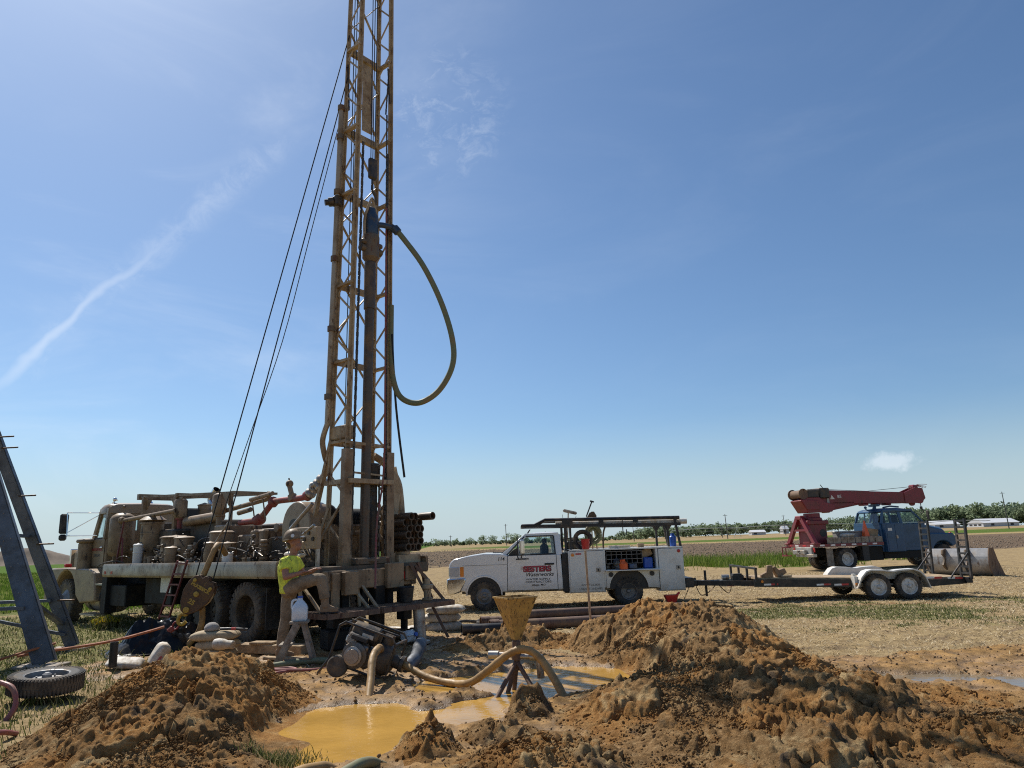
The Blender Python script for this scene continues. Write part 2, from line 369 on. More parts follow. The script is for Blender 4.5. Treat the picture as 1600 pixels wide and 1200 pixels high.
def link(name, me, mat, parent=None, sharp=32, bevel=0.):
    me.materials.append(MAT[mat] if isinstance(mat, str) else mat)
    if sharp:
        me.polygons.foreach_set('use_smooth', [True]*len(me.polygons)); me.set_sharp_from_angle(angle=R(sharp))
    o = bpy.data.objects.new(name, me); col.objects.link(o)
    if parent: o.parent = parent
    if bevel:
        b = o.modifiers.new('edge', 'BEVEL'); b.width = bevel; b.segments = 2; b.limit_method = 'ANGLE'; b.angle_limit = R(35); b.harden_normals = False
    return o
def tag(o, label, cat, group=None, kind=None):
    o['label'] = label; o['category'] = cat
    if group: o['group'] = group
    if kind: o['kind'] = kind
    return o
def thing(name, label, cat, loc=(0, 0, 0), rz=0., group=None):
    o = bpy.data.objects.new(name, None); col.objects.link(o); o.location = loc; o.rotation_euler = (0, 0, rz); o.empty_display_size = .3
    return tag(o, label, cat, group)
def fast_mesh(name, v, f, mat, smooth=False, kind=None, parent=None, attrs=None):
    """numpy triangles or quads straight into a mesh"""
    v = np.asarray(v, np.float32); f = np.asarray(f, np.int32); n, k = f.shape
    me = bpy.data.meshes.new(name); me.vertices.add(len(v)); me.vertices.foreach_set('co', v.ravel())
    me.loops.add(n*k); me.loops.foreach_set('vertex_index', f.ravel()); me.polygons.add(n)
    me.polygons.foreach_set('loop_start', np.arange(0, n*k, k, dtype=np.int32)); me.polygons.foreach_set('loop_total', np.full(n, k, np.int32))
    if smooth: me.polygons.foreach_set('use_smooth', np.ones(n, bool))
    me.update(calc_edges=True)
    for an, data in (attrs or {}).items():
        a = me.color_attributes.new(an, 'FLOAT_COLOR', 'POINT'); d = np.ones((len(v), 4), np.float32); d[:, :data.shape[1]] = data; a.data.foreach_set('color', d.ravel())
    me.materials.append(MAT[mat] if isinstance(mat, str) else mat)
    o = bpy.data.objects.new(name, me); col.objects.link(o)
    if kind: o['kind'] = kind
    if parent: o.parent = parent
    return o
def text(s, size, loc, rot, mat, parent, name='lettering', extrude=.001, shear=0., align='CENTER', offset=0., sx=1.):
    c = bpy.data.curves.new(name, 'FONT'); c.body = s; c.size = size; c.extrude = extrude; c.align_x = align; c.shear = shear; c.offset = offset
    t = bpy.data.objects.new(name+'_curve', c); col.objects.link(t); bpy.context.view_layer.update()
    me = bpy.data.meshes.new_from_object(t.evaluated_get(bpy.context.evaluated_depsgraph_get())); bpy.data.objects.remove(t); bpy.data.curves.remove(c)
    me.materials.clear(); me.materials.append(MAT[mat]); o = bpy.data.objects.new(name, me); col.objects.link(o)
    o.location = loc; o.rotation_euler = rot; o.scale = (sx, 1, 1); o.parent = parent; return o
def wheel(parent, c, r, w, out, rim='rim_grey', tyre='rubber', dish=0., hub=.22, lugs=34, rimr=.6, bolts=8, face=0., name='wheel'):
    """rim disc with its tyre as child; out = unit vector of the visible face"""
    c = Vector(c); out = Vector(out).normalized(); R_ = r*rimr; m = M()
    # rim: barrel + disc (dish > 0 sinks the disc inwards)
    m.lathe([(-w*.42, R_*1.0), (-w*.42, R_*.93), (w*.36-dish, R_*.88), (w*.42, R_*.95), (w*.46, R_*1.03), (w*.40, R_*1.06)], c, out, 28, False)
    z = w*.36-dish
    m.lathe([(z-.02, R_*.9), (z, R_*.88), (z+face*.4, R_*.66), (z+face, R_*.5), (z+face*.9, R_*.42), (z+face*.9, r*hub*.62)], c, out, 28, False)
    m.lathe([(z+face*.8, r*hub*.7), (z+face+.05, r*hub*.62), (z+face+.07, r*hub*.3), (z+face+.07, 0.001)], c, out, 14, False)
    a = Vector((0, 0, 1)); x = (a-out*a.dot(out)).normalized(); y = out.cross(x)
    for i in range(bolts):
        t = 2*pi*i/bolts; p = c+x*(cos(t)*R_*.46)+y*(sin(t)*R_*.46)+out*(z+face*.9); m.cyl(p, p+out*.03, r*.03, 6)
    o = m.obj(name, rim, parent)
    t = M()
    t.lathe([(-w*.45, R_*1.0), (-w*.5, R_*1.18), (-w*.5, r*.82), (-w*.44, r*.93), (-w*.36, r*.975), (0, r*.985), (w*.36, r*.975), (w*.44, r*.93), (w*.5, r*.82), (w*.51, r*.76), (w*.495, r*.74), (w*.5, R_*1.18), (w*.45, R_*1.0)], c, out, 40, False)
    for i in range(lugs):
        for k, sgn in enumerate((-1, 1)):
            an = 2*pi*(i+.5*k)/lugs; rad = x*cos(an)+y*sin(an); tg = out.cross(rad)
            p = c+rad*(r*.972)+out*(sgn*w*.25); t.box(p, (r*.05, w*.42, 2*pi*r/lugs*.52), Matrix((rad, out, tg)).transposed())
            p = c+rad*(r*.9)+out*(sgn*w*.475); t.box(p, (r*.12, w*.05, 2*pi*r/lugs*.45), Matrix((rad, out, tg)).transposed())
    t.obj('tyre', tyre, o)
    return o
# ================================================================== the ground
def ell(x, y, cx, cy, rx, ry, a=0.):
    dx = x-cx; dy = y-cy; c, s = cos(a), sin(a); return np.sqrt(((dx*c+dy*s)/rx)**2+((-dx*s+dy*c)/ry)**2)
def pond_d(x, y):
    w = fbm(x*2.3, y*2.3, 4)*.45
    d = np.minimum(ell(x, y, -1.6, 7.15, .78, 1.12), ell(x, y, -.75, 7.45, .62, .5, .2))
    d = np.minimum(d, ell(x, y, .42, 9.25, 1.12, .92)); d = np.minimum(d, ell(x, y, -.2, 8.1, .75, .38, .3)+.05); d = np.minimum(d, ell(x, y, -.75, 9.1, .9, .7)+.28+fbm(x*3.1+7, y*4.4, 4)*.8)
    return d+w
def puddle_d(x, y): return np.minimum(ell(x, y, 4.7, 8.55, 1.5, .34, -.3), ell(x, y, 6.2, 8.1, 1.3, .4, -.15))+fbm(x*1.8, y*1.8, 4)*.5
def mud_w(x, y):
    n = fbm(x*.9, y*.9, 4)*1.3
    m = 1-sstep(.75, 1.15, ell(x, y, -.6, 8.2, 3.6, 3.3)+n*.3)
    m = np.maximum(m, 1-sstep(.7, 1.2, ell(x, y, -4.5, 11.2, 2.1, 1.3)+n*.4))
    m = np.maximum(m, 1-sstep(.7, 1.2, ell(x, y, 5.4, 7.6, 2.9, 1.7)+n*.4))
    m = np.maximum(m, .8*(1-sstep(.7, 1.2, ell(x, y, -1.5, 12.4, 2.2, 1.3)+n*.5)))
    m = np.maximum(m, .9*(1-sstep(.6, 1.25, ell(x, y, 7.2, 9.7, 3.6, .55, .06)+n*.6)))
    for dy in (0, 1.7): m = np.maximum(m, .55*(1-sstep(.12, .3, np.abs(y-(16.6+dy+.5*np.sin(x*.35)+(x-5)*.06))+n*.12))*sstep(1, 3, x))
    return np.clip(m, 0, 1)
def gz(x, y):
    x = np.asarray(x, float); y = np.asarray(y, float)
    z = -.2*sstep(13.5, 18.5, y)*sstep(-5, -1, x)
    z = z+1.6*sstep(180, 420, y)*sstep(60, 260, x)
    near = 1-sstep(14, 40, y)
    m = mud_w(x, y)*near
    z = z+near*fbm(x*1.1, y*1.1, 4)*.07+m*fbm(x*5.5, y*5.5, 4, .6)*.13
    z = z+(1-sstep(22, 34, y))*(1-m)*(fbm(x*4.5, y*6, 4, .6)*.075)
    z = z+.05*fbm(x*.35, y*.35, 3)*(1-sstep(60, 120, y))
    z = z-.2*(1-sstep(.72, 1.12, pond_d(x, y)))*near
    z = z-.12*(1-sstep(.6, 1.1, puddle_d(x, y)))*near
    return z
GZ = lambda x, y: float(gz(np.array([x]), np.array([y]))[0])

def ground_zones(x, y):
    n = fbm(x*.5, y*.5, 5); nn = fbm(x*2.2, y*2.2, 4)
    mud = mud_w(x, y)
    # green: weeds on the left, patches on the right, the crop field far left, a strip behind the trailer
    left = sstep(-4.6, -6.0, x+n*2.5)*sstep(8, 9.5, y)*(1-sstep(17, 24, y+n*8)*.55)
    patch = (1-sstep(.35, 1.25, ell(x, y, 6.2, 15.9, 4.6, 2.9)+n*2.6+nn*.9))
    tall = (1-sstep(.55, 1.15, ell(x, y, 15, 49, 8.5, 8)+n*2.2+nn*.5))
    crop = sstep(21, 25, y+n*4-.1*x)*sstep(-5.5, -8.5, x+y*.11)
    farg = sstep(205, 215, y)*(1-sstep(300, 320, y)*.7)*sstep(-60, 0, x-0)*.62
    green = np.clip(np.maximum.reduce([left*.7, patch*.75, tall*.6, crop*1.0, farg]), 0, 1)
    plow = sstep(50, 58, y-.25*np.maximum(x-10, 0)+n*9)*(1-sstep(185, 200, y))*sstep(-14, -8, x+y*.13)
    return np.stack([mud, green, plow*(1-crop)], 1)

def ground_material():
    m = bpy.data.materials.new('ground'); m.use_nodes = True; nt = m.node_tree; N = nt.nodes; L = nt.links; b = N['Principled BSDF']
    at = N.new('ShaderNodeVertexColor'); at.layer_name = 'zone'; sep = N.new('ShaderNodeSeparateColor'); L.new(at.outputs[0], sep.inputs[0])
    tc = N.new('ShaderNodeTexCoord')
    def noise(s, d=6, r=.65, st=None, dist=0.):
        n = N.new('ShaderNodeTexNoise'); n.inputs['Scale'].default_value = s; n.inputs['Detail'].default_value = d; n.inputs['Roughness'].default_value = r; n.inputs['Distortion'].default_value = dist
        if st:
            mp = N.new('ShaderNodeMapping'); mp.inputs['Scale'].default_value = st; L.new(tc.outputs['Object'], mp.inputs[0]); L.new(mp.outputs[0], n.inputs['Vector'])
        else: L.new(tc.outputs['Object'], n.inputs['Vector'])
        return n.outputs['Fac']
    def ramp(x, stops):
        r = N.new('ShaderNodeValToRGB'); L.new(x, r.inputs[0]); e = r.color_ramp.elements
        while len(e) < len(stops): e.new(.5)
        for k, (p, c) in enumerate(stops): e[k].position = p; e[k].color = rgb(c)
        return r.outputs[0]
    def mr(x, a, b_, lo=0., hi=1.):
        n = N.new('ShaderNodeMapRange'); L.new(x, n.inputs[0]); n.inputs[1].default_value = a; n.inputs[2].default_value = b_; n.inputs[3].default_value = lo; n.inputs[4].default_value = hi; return n.outputs[0]
    def mix(f, a, c):
        n = N.new('ShaderNodeMix'); n.data_type = 'RGBA'; L.new(f, n.inputs['Factor']) if not isinstance(f, float) else None; L.new(a, n.inputs['A']); L.new(c, n.inputs['B']); return n.outputs['Result']
    def edge(w, s):      # break a zone's edge with noise
        n = N.new('ShaderNodeMath'); n.operation = 'ADD'; L.new(w, n.inputs[0]); L.new(mr(noise(s, 8, .75), .2, .8, -.35, .35), n.inputs[1]); return mr(n.outputs[0], .35, .62)
    fine = noise(11, 10, .82, (.55, 1.25, 1))
    straw = ramp(fine, [(.3, (.1, .07, .036)), (.45, (.27, .195, .1)), (.6, (.42, .315, .165)), (.78, (.58, .465, .27))])
    straw2 = ramp(noise(5, 8, .7), [(.3, (.14, .097, .05)), (.52, (.32, .23, .12)), (.72, (.46, .35, .185))])
    base = mix(mr(noise(.9, 5), .4, .62), straw, straw2)
    soil = ramp(noise(9, 8, .75), [(.3, (.1, .07, .045)), (.55, (.2, .145, .09)), (.75, (.3, .225, .14))])
    base = mix(mr(noise(2.3, 9, .78, (.6, 1.3, 1), .4), .5, .62), base, soil)
    green = ramp(noise(18, 8, .75), [(.3, (.05, .06, .022)), (.46, (.12, .13, .045)), (.58, (.25, .21, .095)), (.75, (.4, .33, .19))])
    crop = ramp(noise(.6, 8, .7, (1, .25, 1)), [(.3, (.045, .09, .01)), (.7, (.085, .145, .018))])
    far = N.new('ShaderNodeSeparateXYZ'); L.new(tc.outputs['Object'], far.inputs[0])
    green = mix(mr(far.outputs[1], 20, 28), green, crop)
    plow = ramp(noise(1.3, 9, .8, (.5, 1.6, 1)), [(.3, (.075, .05, .034)), (.5, (.155, .11, .074)), (.68, (.26, .195, .13)), (.8, (.36, .285, .205))])
    wheat = ramp(noise(.05, 4), [(.3, (.4, .29, .13)), (.7, (.34, .27, .12))])
    plow = mix(mr(far.outputs[1], 168, 184), plow, wheat)
    mudc = ramp(noise(4.5, 8, .68), [(.25, (.08, .05, .027)), (.42, (.2, .12, .052)), (.58, (.35, .205, .08)), (.75, (.46, .29, .125))])
    c = mix(edge(sep.outputs[2], 1.2), base, plow)
    c = mix(edge(sep.outputs[1], 3.), c, green)
    mw = edge(sep.outputs[0], 2.5)
    c = mix(mw, c, mudc); L.new(c, b.inputs['Base Color'])
    wet = N.new('ShaderNodeMath'); wet.operation = 'MULTIPLY'; L.new(mw, wet.inputs[0]); L.new(mr(far.outputs[2], .03, -.04), wet.inputs[1])
    L.new(mr(wet.outputs[0], 0., 1., .92, .3), b.inputs['Roughness']); L.new(mr(wet.outputs[0], 0., 1., .04, .5), b.inputs['Specular IOR Level'])
    bn = N.new('ShaderNodeBump'); bn.inputs['Strength'].default_value = .8; bn.inputs['Distance'].default_value = .03; L.new(noise(22, 9, .75), bn.inputs['Height'])
    bn2 = N.new('ShaderNodeBump'); bn2.inputs['Strength'].default_value = .9; L.new(mr(sep.outputs[2], 0, 1, .0, .25), bn2.inputs['Distance']); L.new(noise(2.2, 9, .8, (.6, 1.4, 1)), bn2.inputs['Height']); L.new(bn.outputs[0], bn2.inputs['Normal'])
    L.new(bn2.outputs[0], b.inputs['Normal']); MAT['ground'] = m
def dirt_material(name, orange=0.):
    m = bpy.data.materials.new(name); m.use_nodes = True; nt = m.node_tree; N = nt.nodes; L = nt.links; b = N['Principled BSDF']; b.inputs['Roughness'].default_value = .95; b.inputs['Specular IOR Level'].default_value = .04
    tc = N.new('ShaderNodeTexCoord'); geo = N.new('ShaderNodeNewGeometry')
    def noise(s, d=6, r=.65, dist=0.):
        n = N.new('ShaderNodeTexNoise'); n.inputs['Scale'].default_value = s; n.inputs['Detail'].default_value = d; n.inputs['Roughness'].default_value = r; n.inputs['Distortion'].default_value = dist; L.new(geo.outputs['Position'], n.inputs['Vector']); return n.outputs['Fac']
    def ramp(x, stops):
        r = N.new('ShaderNodeValToRGB'); L.new(x, r.inputs[0]); e = r.color_ramp.elements
        while len(e) < len(stops): e.new(.5)
        for k, (p, c) in enumerate(stops): e[k].position = p; e[k].color = rgb(c)
        return r.outputs[0]
    def mr(x, a, b_, lo=0., hi=1.):
        n = N.new('ShaderNodeMapRange'); L.new(x, n.inputs[0]); n.inputs[1].default_value = a; n.inputs[2].default_value = b_; n.inputs[3].default_value = lo; n.inputs[4].default_value = hi; return n.outputs[0]
    def mix(f, a, c):
        n = N.new('ShaderNodeMix'); n.data_type = 'RGBA'; L.new(f, n.inputs['Factor']); L.new(a, n.inputs['A']); L.new(c, n.inputs['B']); return n.outputs['Result']
    brown = ramp(noise(14, 8, .7), [(.28, (.12, .069, .031)), (.5, (.3, .178, .079)), (.72, (.52, .34, .17))])
    orang = ramp(noise(9, 8, .7), [(.28, (.2, .092, .032)), (.5, (.4, .205, .072)), (.72, (.56, .34, .14))])
    grey = ramp(noise(17, 8, .7), [(.25, (.06, .042, .028)), (.5, (.13, .095, .064)), (.75, (.22, .165, .115))])
    tan = ramp(noise(11, 8, .7), [(.25, (.36, .24, .12)), (.5, (.5, .35, .175)), (.75, (.6, .44, .235))])
    c = mix(mr(noise(.85, 6, .66, .6), .5-orange, .6-orange), brown, orang)
    c = mix(mr(noise(1.1, 7, .7, 1.), .57, .65), c, grey)
    c = mix(mr(noise(1.5, 8, .72, .8), .55, .63), c, tan)
    L.new(c, b.inputs['Base Color'])
    bn = N.new('ShaderNodeBump'); bn.inputs['Strength'].default_value = 1; bn.inputs['Distance'].default_value = .045; L.new(noise(34, 10, .82), bn.inputs['Height']); L.new(bn.outputs[0], b.inputs['Normal']); MAT[name] = m
def water_material(name, c, rough=.04, tint=0.):
    m = bpy.data.materials.new(name); m.use_nodes = True; nt = m.node_tree; N = nt.nodes; L = nt.links; b = N['Principled BSDF']
    geo = N.new('ShaderNodeNewGeometry'); n = N.new('ShaderNodeTexNoise'); n.inputs['Scale'].default_value = 1.6; n.inputs['Detail'].default_value = 5; L.new(geo.outputs['Position'], n.inputs['Vector'])
    r = N.new('ShaderNodeValToRGB'); L.new(n.outputs['Fac'], r.inputs[0]); r.color_ramp.elements[0].position = .35; r.color_ramp.elements[0].color = rgb([x*.85 for x in c]); r.color_ramp.elements[1].position = .65; r.color_ramp.elements[1].color = rgb([x*1.1 for x in c])
    L.new(r.outputs[0], b.inputs['Base Color']); b.inputs['Roughness'].default_value = rough; b.inputs['IOR'].default_value = 1.33; b.inputs['Specular IOR Level'].default_value = .34
    n2 = N.new('ShaderNodeTexNoise'); n2.inputs['Scale'].default_value = 14; n2.inputs['Detail'].default_value = 3; L.new(geo.outputs['Position'], n2.inputs['Vector'])
    bn = N.new('ShaderNodeBump'); bn.inputs['Strength'].default_value = .35; bn.inputs['Distance'].default_value = .012; L.new(n2.outputs['Fac'], bn.inputs['Height']); L.new(bn.outputs[0], b.inputs['Normal']); MAT[name] = m
ground_material(); dirt_material('dirt_left', .06); dirt_material('dirt_right', .03); water_material('muddy_water', (.44, .25, .058)); water_material('clear_puddle', (.19, .15, .1), .03)

def build_ground():
    a_in = np.linspace(-44, 44, 460); a_out = np.concatenate([np.linspace(46, 180, 30), np.linspace(-178, -46, 30)])
    ang = np.radians(np.concatenate([a_in, a_out])); na = len(ang)
    r = np.concatenate([[.4, 1.5, 3.0], 3.6*np.exp(np.linspace(0, math.log(6000/3.6), 330))])
    # finer steps where the mud lies
    r = np.concatenate([[.4, 1.5, 3.0], np.arange(3.6, 14, .045), np.arange(14, 30, .09), 30*np.exp(np.linspace(0, math.log(6000/30), 170))]); nr = len(r)
    A, RR = np.meshgrid(ang, r); x = (RR*np.sin(A)).ravel(); y = (RR*np.cos(A)).ravel()
    z = gz(x, y)
    i, j = np.meshgrid(np.arange(nr-1), np.arange(na), indexing='ij'); a = i*na+j; b = i*na+(j+1) % na
    f = np.stack([a, a+na, b+na, b], -1).reshape(-1, 4)
    v = np.stack([x, y, z], 1); c = len(v); v = np.vstack([v, [[0, 0, 0]]])
    zz = ground_zones(v[:, 0], v[:, 1])
    f = np.vstack([f]); o = fast_mesh('ground', v, f, 'ground', True, 'structure', attrs={'zone': zz}); return o
build_ground()
def sheet(name, x0, x1, y0, y1, z, mat, n=24):
    X, Y = np.meshgrid(np.linspace(x0, x1, n), np.linspace(y0, y1, n)); v = np.stack([X.ravel(), Y.ravel(), np.full(n*n, z)], 1)
    i, j = np.meshgrid(np.arange(n-1), np.arange(n-1), indexing='ij'); a = i*n+j; f = np.stack([a, a+1, a+n+1, a+n], -1).reshape(-1, 4)
    return fast_mesh(name, v, f, mat, True, 'structure')
sheet('pit_water', -2.9, 2.2, 5.6, 10.8, -.052, 'muddy_water')
sheet('puddle_water', 2.9, 8.5, 6.9, 9.6, -.055, 'clear_puddle')

# ------------------------------------------------------------------ spoil heaps
def bump(x, y, cx, cy, rx, ry, h, a=0., p=1.):
    d = np.clip(ell(x, y, cx, cy, rx, ry, a), 0, 1); return h*(.5+.5*np.cos(pi*d))**p
def smax(*a, k=9.):
    return sum(q**5 for q in a)**.2
def heap_left(x, y):
    wx = x+fbm(x*1.4, y*1.4, 3)*.35; wy = y+fbm(x*1.4+50, y*1.4, 3)*.35
    h = smax(bump(wx, wy, -3.45, 7.7, 1.55, 2.3, .60), bump(wx, wy, -2.95, 8.2, .85, .95, .43), bump(wx, wy, -3.0, 6.2, 1.5, 1.7, .30), bump(wx, wy, -2.45, 5.6, .8, .8, .16))
    cut = sstep(.25, 0., pond_d(x, y)-.95); return h*(1-.75*cut)-.06
def heap_right(x, y):
    wx = x+fbm(x*1.1+9, y*1.1, 3)*.5; wy = y+fbm(x*1.1+40, y*1.1+7, 3)*.5
    h = smax(bump(wx, wy, 2.3, 11.1, 1.3, 1.1, .54), bump(wx, wy, 1.8, 11.3, 1.4, 1.1, .62), bump(wx, wy, 2.8, 10.9, 1.25, 1.4, .61), bump(wx, wy, .1, 11.9, 1.6, .75, .30, 0., .7),
             bump(wx, wy, 2.3, 7.4, 2.9, 4.4, .22, 0., .8), bump(wx, wy, 2.4, 10.6, 1.9, 6.6, .54), bump(wx, wy, 1.3, 7.2, 1.2, 2.2, .3), bump(wx, wy, 2.9, 7.4, 1.4, 2.0, .33),
             bump(wx, wy, .1, 7.25, .5, .45, .28), bump(wx, wy, -.8, 6.05, .55, .5, .26), bump(wx, wy, -.2, 6.5, .7, .5, .2), bump(wx, wy, 0.2, 5.6, 1.3, .9, .24),
             bump(wx, wy, 3.9, 7.4, 1.4, .6, .17, -.3), bump(wx, wy, 4.9, 6.4, 1.2, .7, .2), bump(wx, wy, 3.7, 5.9, 1.6, 1.2, .28), bump(wx, wy, 2.1, 5.5, 1.5, .9, .27))
    cut = np.maximum(sstep(.22, 0., pond_d(x, y)-.98), sstep(.5, 0., puddle_d(x, y)-.85)); return h*(1-.9*cut)-.07
def build_heap(name, label, fn, x0, x1, y0, y1, step, mat, nb, seed, nclod):
    g = np.random.default_rng(seed)
    xs = np.arange(x0, x1, step); ys = np.arange(y0, y1, step); X, Y = np.meshgrid(xs, ys); h = fn(X, Y)
    base = gz(X, Y); vis = np.clip(h*6, 0, 1)
    h = h+vis*(fbm(X*2.6, Y*2.6, 5, .55)*.16)
    for fq, am in ((3.5, .04), (8, .017), (19, .02), (34, .016)):      # crumbly relief: creased noise
        h = h+vis*am*(1.9*fbm(X*fq+fq, Y*fq+3, 2, .6)+.25-.8*np.abs(fbm(X*fq*1.3+5, Y*fq*1.3+3, 2, .5)))*(.12+1.7*vnoise(X*1.1+fq, Y*1.1)**1.4)
    # gullies and broken edges
    rid = np.abs(fbm(X*1.9+30, Y*1.9+5, 4)); h = h-vis*.11*(1-sstep(0, .05, rid)); h = h+vis*.1*(sstep(.0, .03, fbm(X*1.3+70, Y*1.3+11, 4))-.5)*(h > .12)
    add = np.zeros_like(h)
    for k in range(nb):           # angular clods half sunk in the slope
        cx = g.uniform(x0+.1, x1-.1); cy = y0+.1+(y1-y0-.2)*g.random()**1.3; r = .016+.04*g.random()**3+(.05*g.random() if g.random() < .03 else 0)
        i0 = max(int((cx-r*1.5-x0)/step), 0); i1 = min(int((cx+r*1.5-x0)/step)+2, len(xs)); j0 = max(int((cy-r*1.5-y0)/step), 0); j1 = min(int((cy+r*1.5-y0)/step)+2, len(ys))
        if i1 <= i0 or j1 <= j0: continue
        a = g.uniform(0, pi); dx = X[j0:j1, i0:i1]-cx; dy = Y[j0:j1, i0:i1]-cy; u = (dx*cos(a)+dy*sin(a))/r; w = (-dx*sin(a)+dy*cos(a))/(r*g.uniform(.6, 1))
        d = np.maximum(np.maximum(np.abs(u), np.abs(w)), (np.abs(u)+np.abs(w))*.72)
        add[j0:j1, i0:i1] = np.maximum(add[j0:j1, i0:i1], np.clip((1-d)*2.6, 0, 1)*r*(g.uniform(.5, 1.1)+g.uniform(-.35, .35)*u+g.uniform(-.35, .35)*w)*(d < 1))
    Z = np.maximum(h, -.5)+add*np.clip(h*8, 0, 1)
    keep = (h > base-.06)
    ny, nx = X.shape; idx = np.arange(nx*ny).reshape(ny, nx)
    q = np.stack([idx[:-1, :-1], idx[:-1, 1:], idx[1:, 1:], idx[1:, :-1]], -1)
    kq = keep[:-1, :-1] | keep[:-1, 1:] | keep[1:, 1:] | keep[1:, :-1]; f = q[kq]
    used = np.zeros(nx*ny, bool); used[f.ravel()] = True; remap = np.cumsum(used)-1
    v = np.stack([X.ravel(), Y.ravel(), Z.ravel()], 1)[used]
    root = tag(fast_mesh(name, v, remap[f], mat, True), label, 'dirt heap', 'spoil heaps round the mud pit')
    return root, (lambda x, y: float(np.maximum(fn(np.array([x]), np.array([y])), gz(np.array([x]), np.array([y])))[0]))
heapL, HLf = build_heap('spoil_heap', 'brown crumbly dirt heap at bottom left beside the lying spare wheel', heap_left, -5.6, -1.5, 4.2, 9.8, .0135, 'dirt_left', 5200, 5, 90)
heapR, HRf = build_heap('spoil_heap', 'long high heap of brown and orange dirt right of the muddy water pit', heap_right, -1.7, 6.3, 4.2, 12.8, .0145, 'dirt_right', 10000, 6, 160)

# clods lying on the heaps and mud
def clod_shapes(n, seed, sub=2):
    g = np.random.default_rng(seed); out = []
    for k in range(n):
        bm = bmesh.new(); bmesh.ops.create_icosphere(bm, subdivisions=sub, radius=1)
        v = np.array([q.co[:] for q in bm.verts]); f = np.array([[w.index for w in q.verts] for q in bm.faces]); bm.free()
        for _ in range(11):
            d = g.normal(size=3); d /= np.linalg.norm(d); cut = g.uniform(.3, .75); t = v@d; v = np.where((t > cut)[:, None], v-np.outer(t-cut, d)*.9, v)
        v *= (1+.13*np.array([fbm(np.array([p[0]*2.3+k*3]), np.array([p[1]*2.3+p[2]*1.7]), 3)[0] for p in v]))[:, None]; v *= g.uniform(.7, 1.1, 3); out.append((v, f))
    return out
CL = clod_shapes(8, 21, 2); CLS = clod_shapes(8, 22, 1)
def rot_rand(g):
    q = g.normal(size=4); q /= np.linalg.norm(q); w, x, y, z = q
    return np.array([[1-2*(y*y+z*z), 2*(x*y-z*w), 2*(x*z+y*w)], [2*(x*y+z*w), 1-2*(x*x+z*z), 2*(y*z-x*w)], [2*(x*z-y*w), 2*(y*z+x*w), 1-2*(x*x+y*y)]])
def clod_scatter(name, pts, rad, mat, shapes, seed, parent=None):
    g = np.random.default_rng(seed); VS = []; FS = []; k = 0
    for p, r in zip(pts, rad):
        v, f = shapes[g.integers(len(shapes))]; w = v@rot_rand(g).T*r+p; VS.append(w); FS.append(f+k); k += len(v)
    return fast_mesh(name, np.vstack(VS), np.vstack(FS), mat, False, 'stuff', parent)
def heap_clods(root, fn, x0, x1, y0, y1, nbig, nsmall, mat, seed):
    g = np.random.default_rng(seed)
    meshes = []
    for k, (v, f) in enumerate(CL):
        me = bpy.data.meshes.new('clod'); me.from_pydata(v.tolist(), [], f.tolist()); me.materials.append(MAT[mat]); me.polygons.foreach_set('use_smooth', [True]*len(me.polygons)); me.set_sharp_from_angle(angle=R(18)); meshes.append(me)
    done = 0
    while done < nbig:
        x = g.uniform(x0, x1); y = y0+(y1-y0)*g.random()**1.2; h = float(fn(np.array([x]), np.array([y]))[0])
        if h < .05: continue
        r = .022+.045*g.random()**2+(.015+.04*g.random() if g.random() < .1 else 0)
        o = bpy.data.objects.new('clod', meshes[g.integers(8)]); col.objects.link(o); o.parent = root
        o.location = (x, y, h+r*.05+float(fbm(np.array([x*2.6]), np.array([y*2.6]), 5, .55)[0])*.16*min(1, h*6)); o.scale = (r*1.15, r, r*.9); o.rotation_euler = tuple(g.uniform(0, 6.28, 3)); done += 1
    x = g.uniform(x0, x1, nsmall*3); y = y0+(y1-y0)*g.random(nsmall*3)**1.2; h = fn(x, y); k = h > .0; x, y, h = x[k][:nsmall], y[k][:nsmall], h[k][:nsmall]
    h = h+fbm(x*2.6, y*2.6, 5, .55)*.16*np.clip(h*6, 0, 1)
    r = .004+.019*g.random(len(x))**3.2
    clod_scatter('crumbs', np.stack([x, y, h+r*.1], 1), r, mat, CLS, seed+1, root)
heap_clods(heapL, heap_left, -5.2, -1.8, 4.6, 9.4, 130, 20000, 'dirt_left', 31)
heap_clods(heapR, heap_right, -1.4, 6.0, 4.6, 12.4, 230, 42000, 'dirt_right', 41)
def mud_crumbs():
    g = np.random.default_rng(51); n = 26000; x = g.uniform(-5.5, 7, n); y = g.uniform(5, 13.5, n); z = gz(x, y); k = (mud_w(x, y) > .4) & (z > -.045); x, y, z = x[k], y[k], z[k]
    r = .004+.026*g.random(len(x))**4; o = clod_scatter('mud_crumbs', np.stack([x, y, z+r*.1], 1), r, 'mud_crumb', CLS, 52)
    o['label'] = 'loose crumbs of wet orange mud around the pit'; o['category'] = 'mud'
paint('mud_crumb', (.2, .12, .055), .9, 0, (.3, .19, .09), .5, 3, .2, 60, .3)
mud_crumbs()

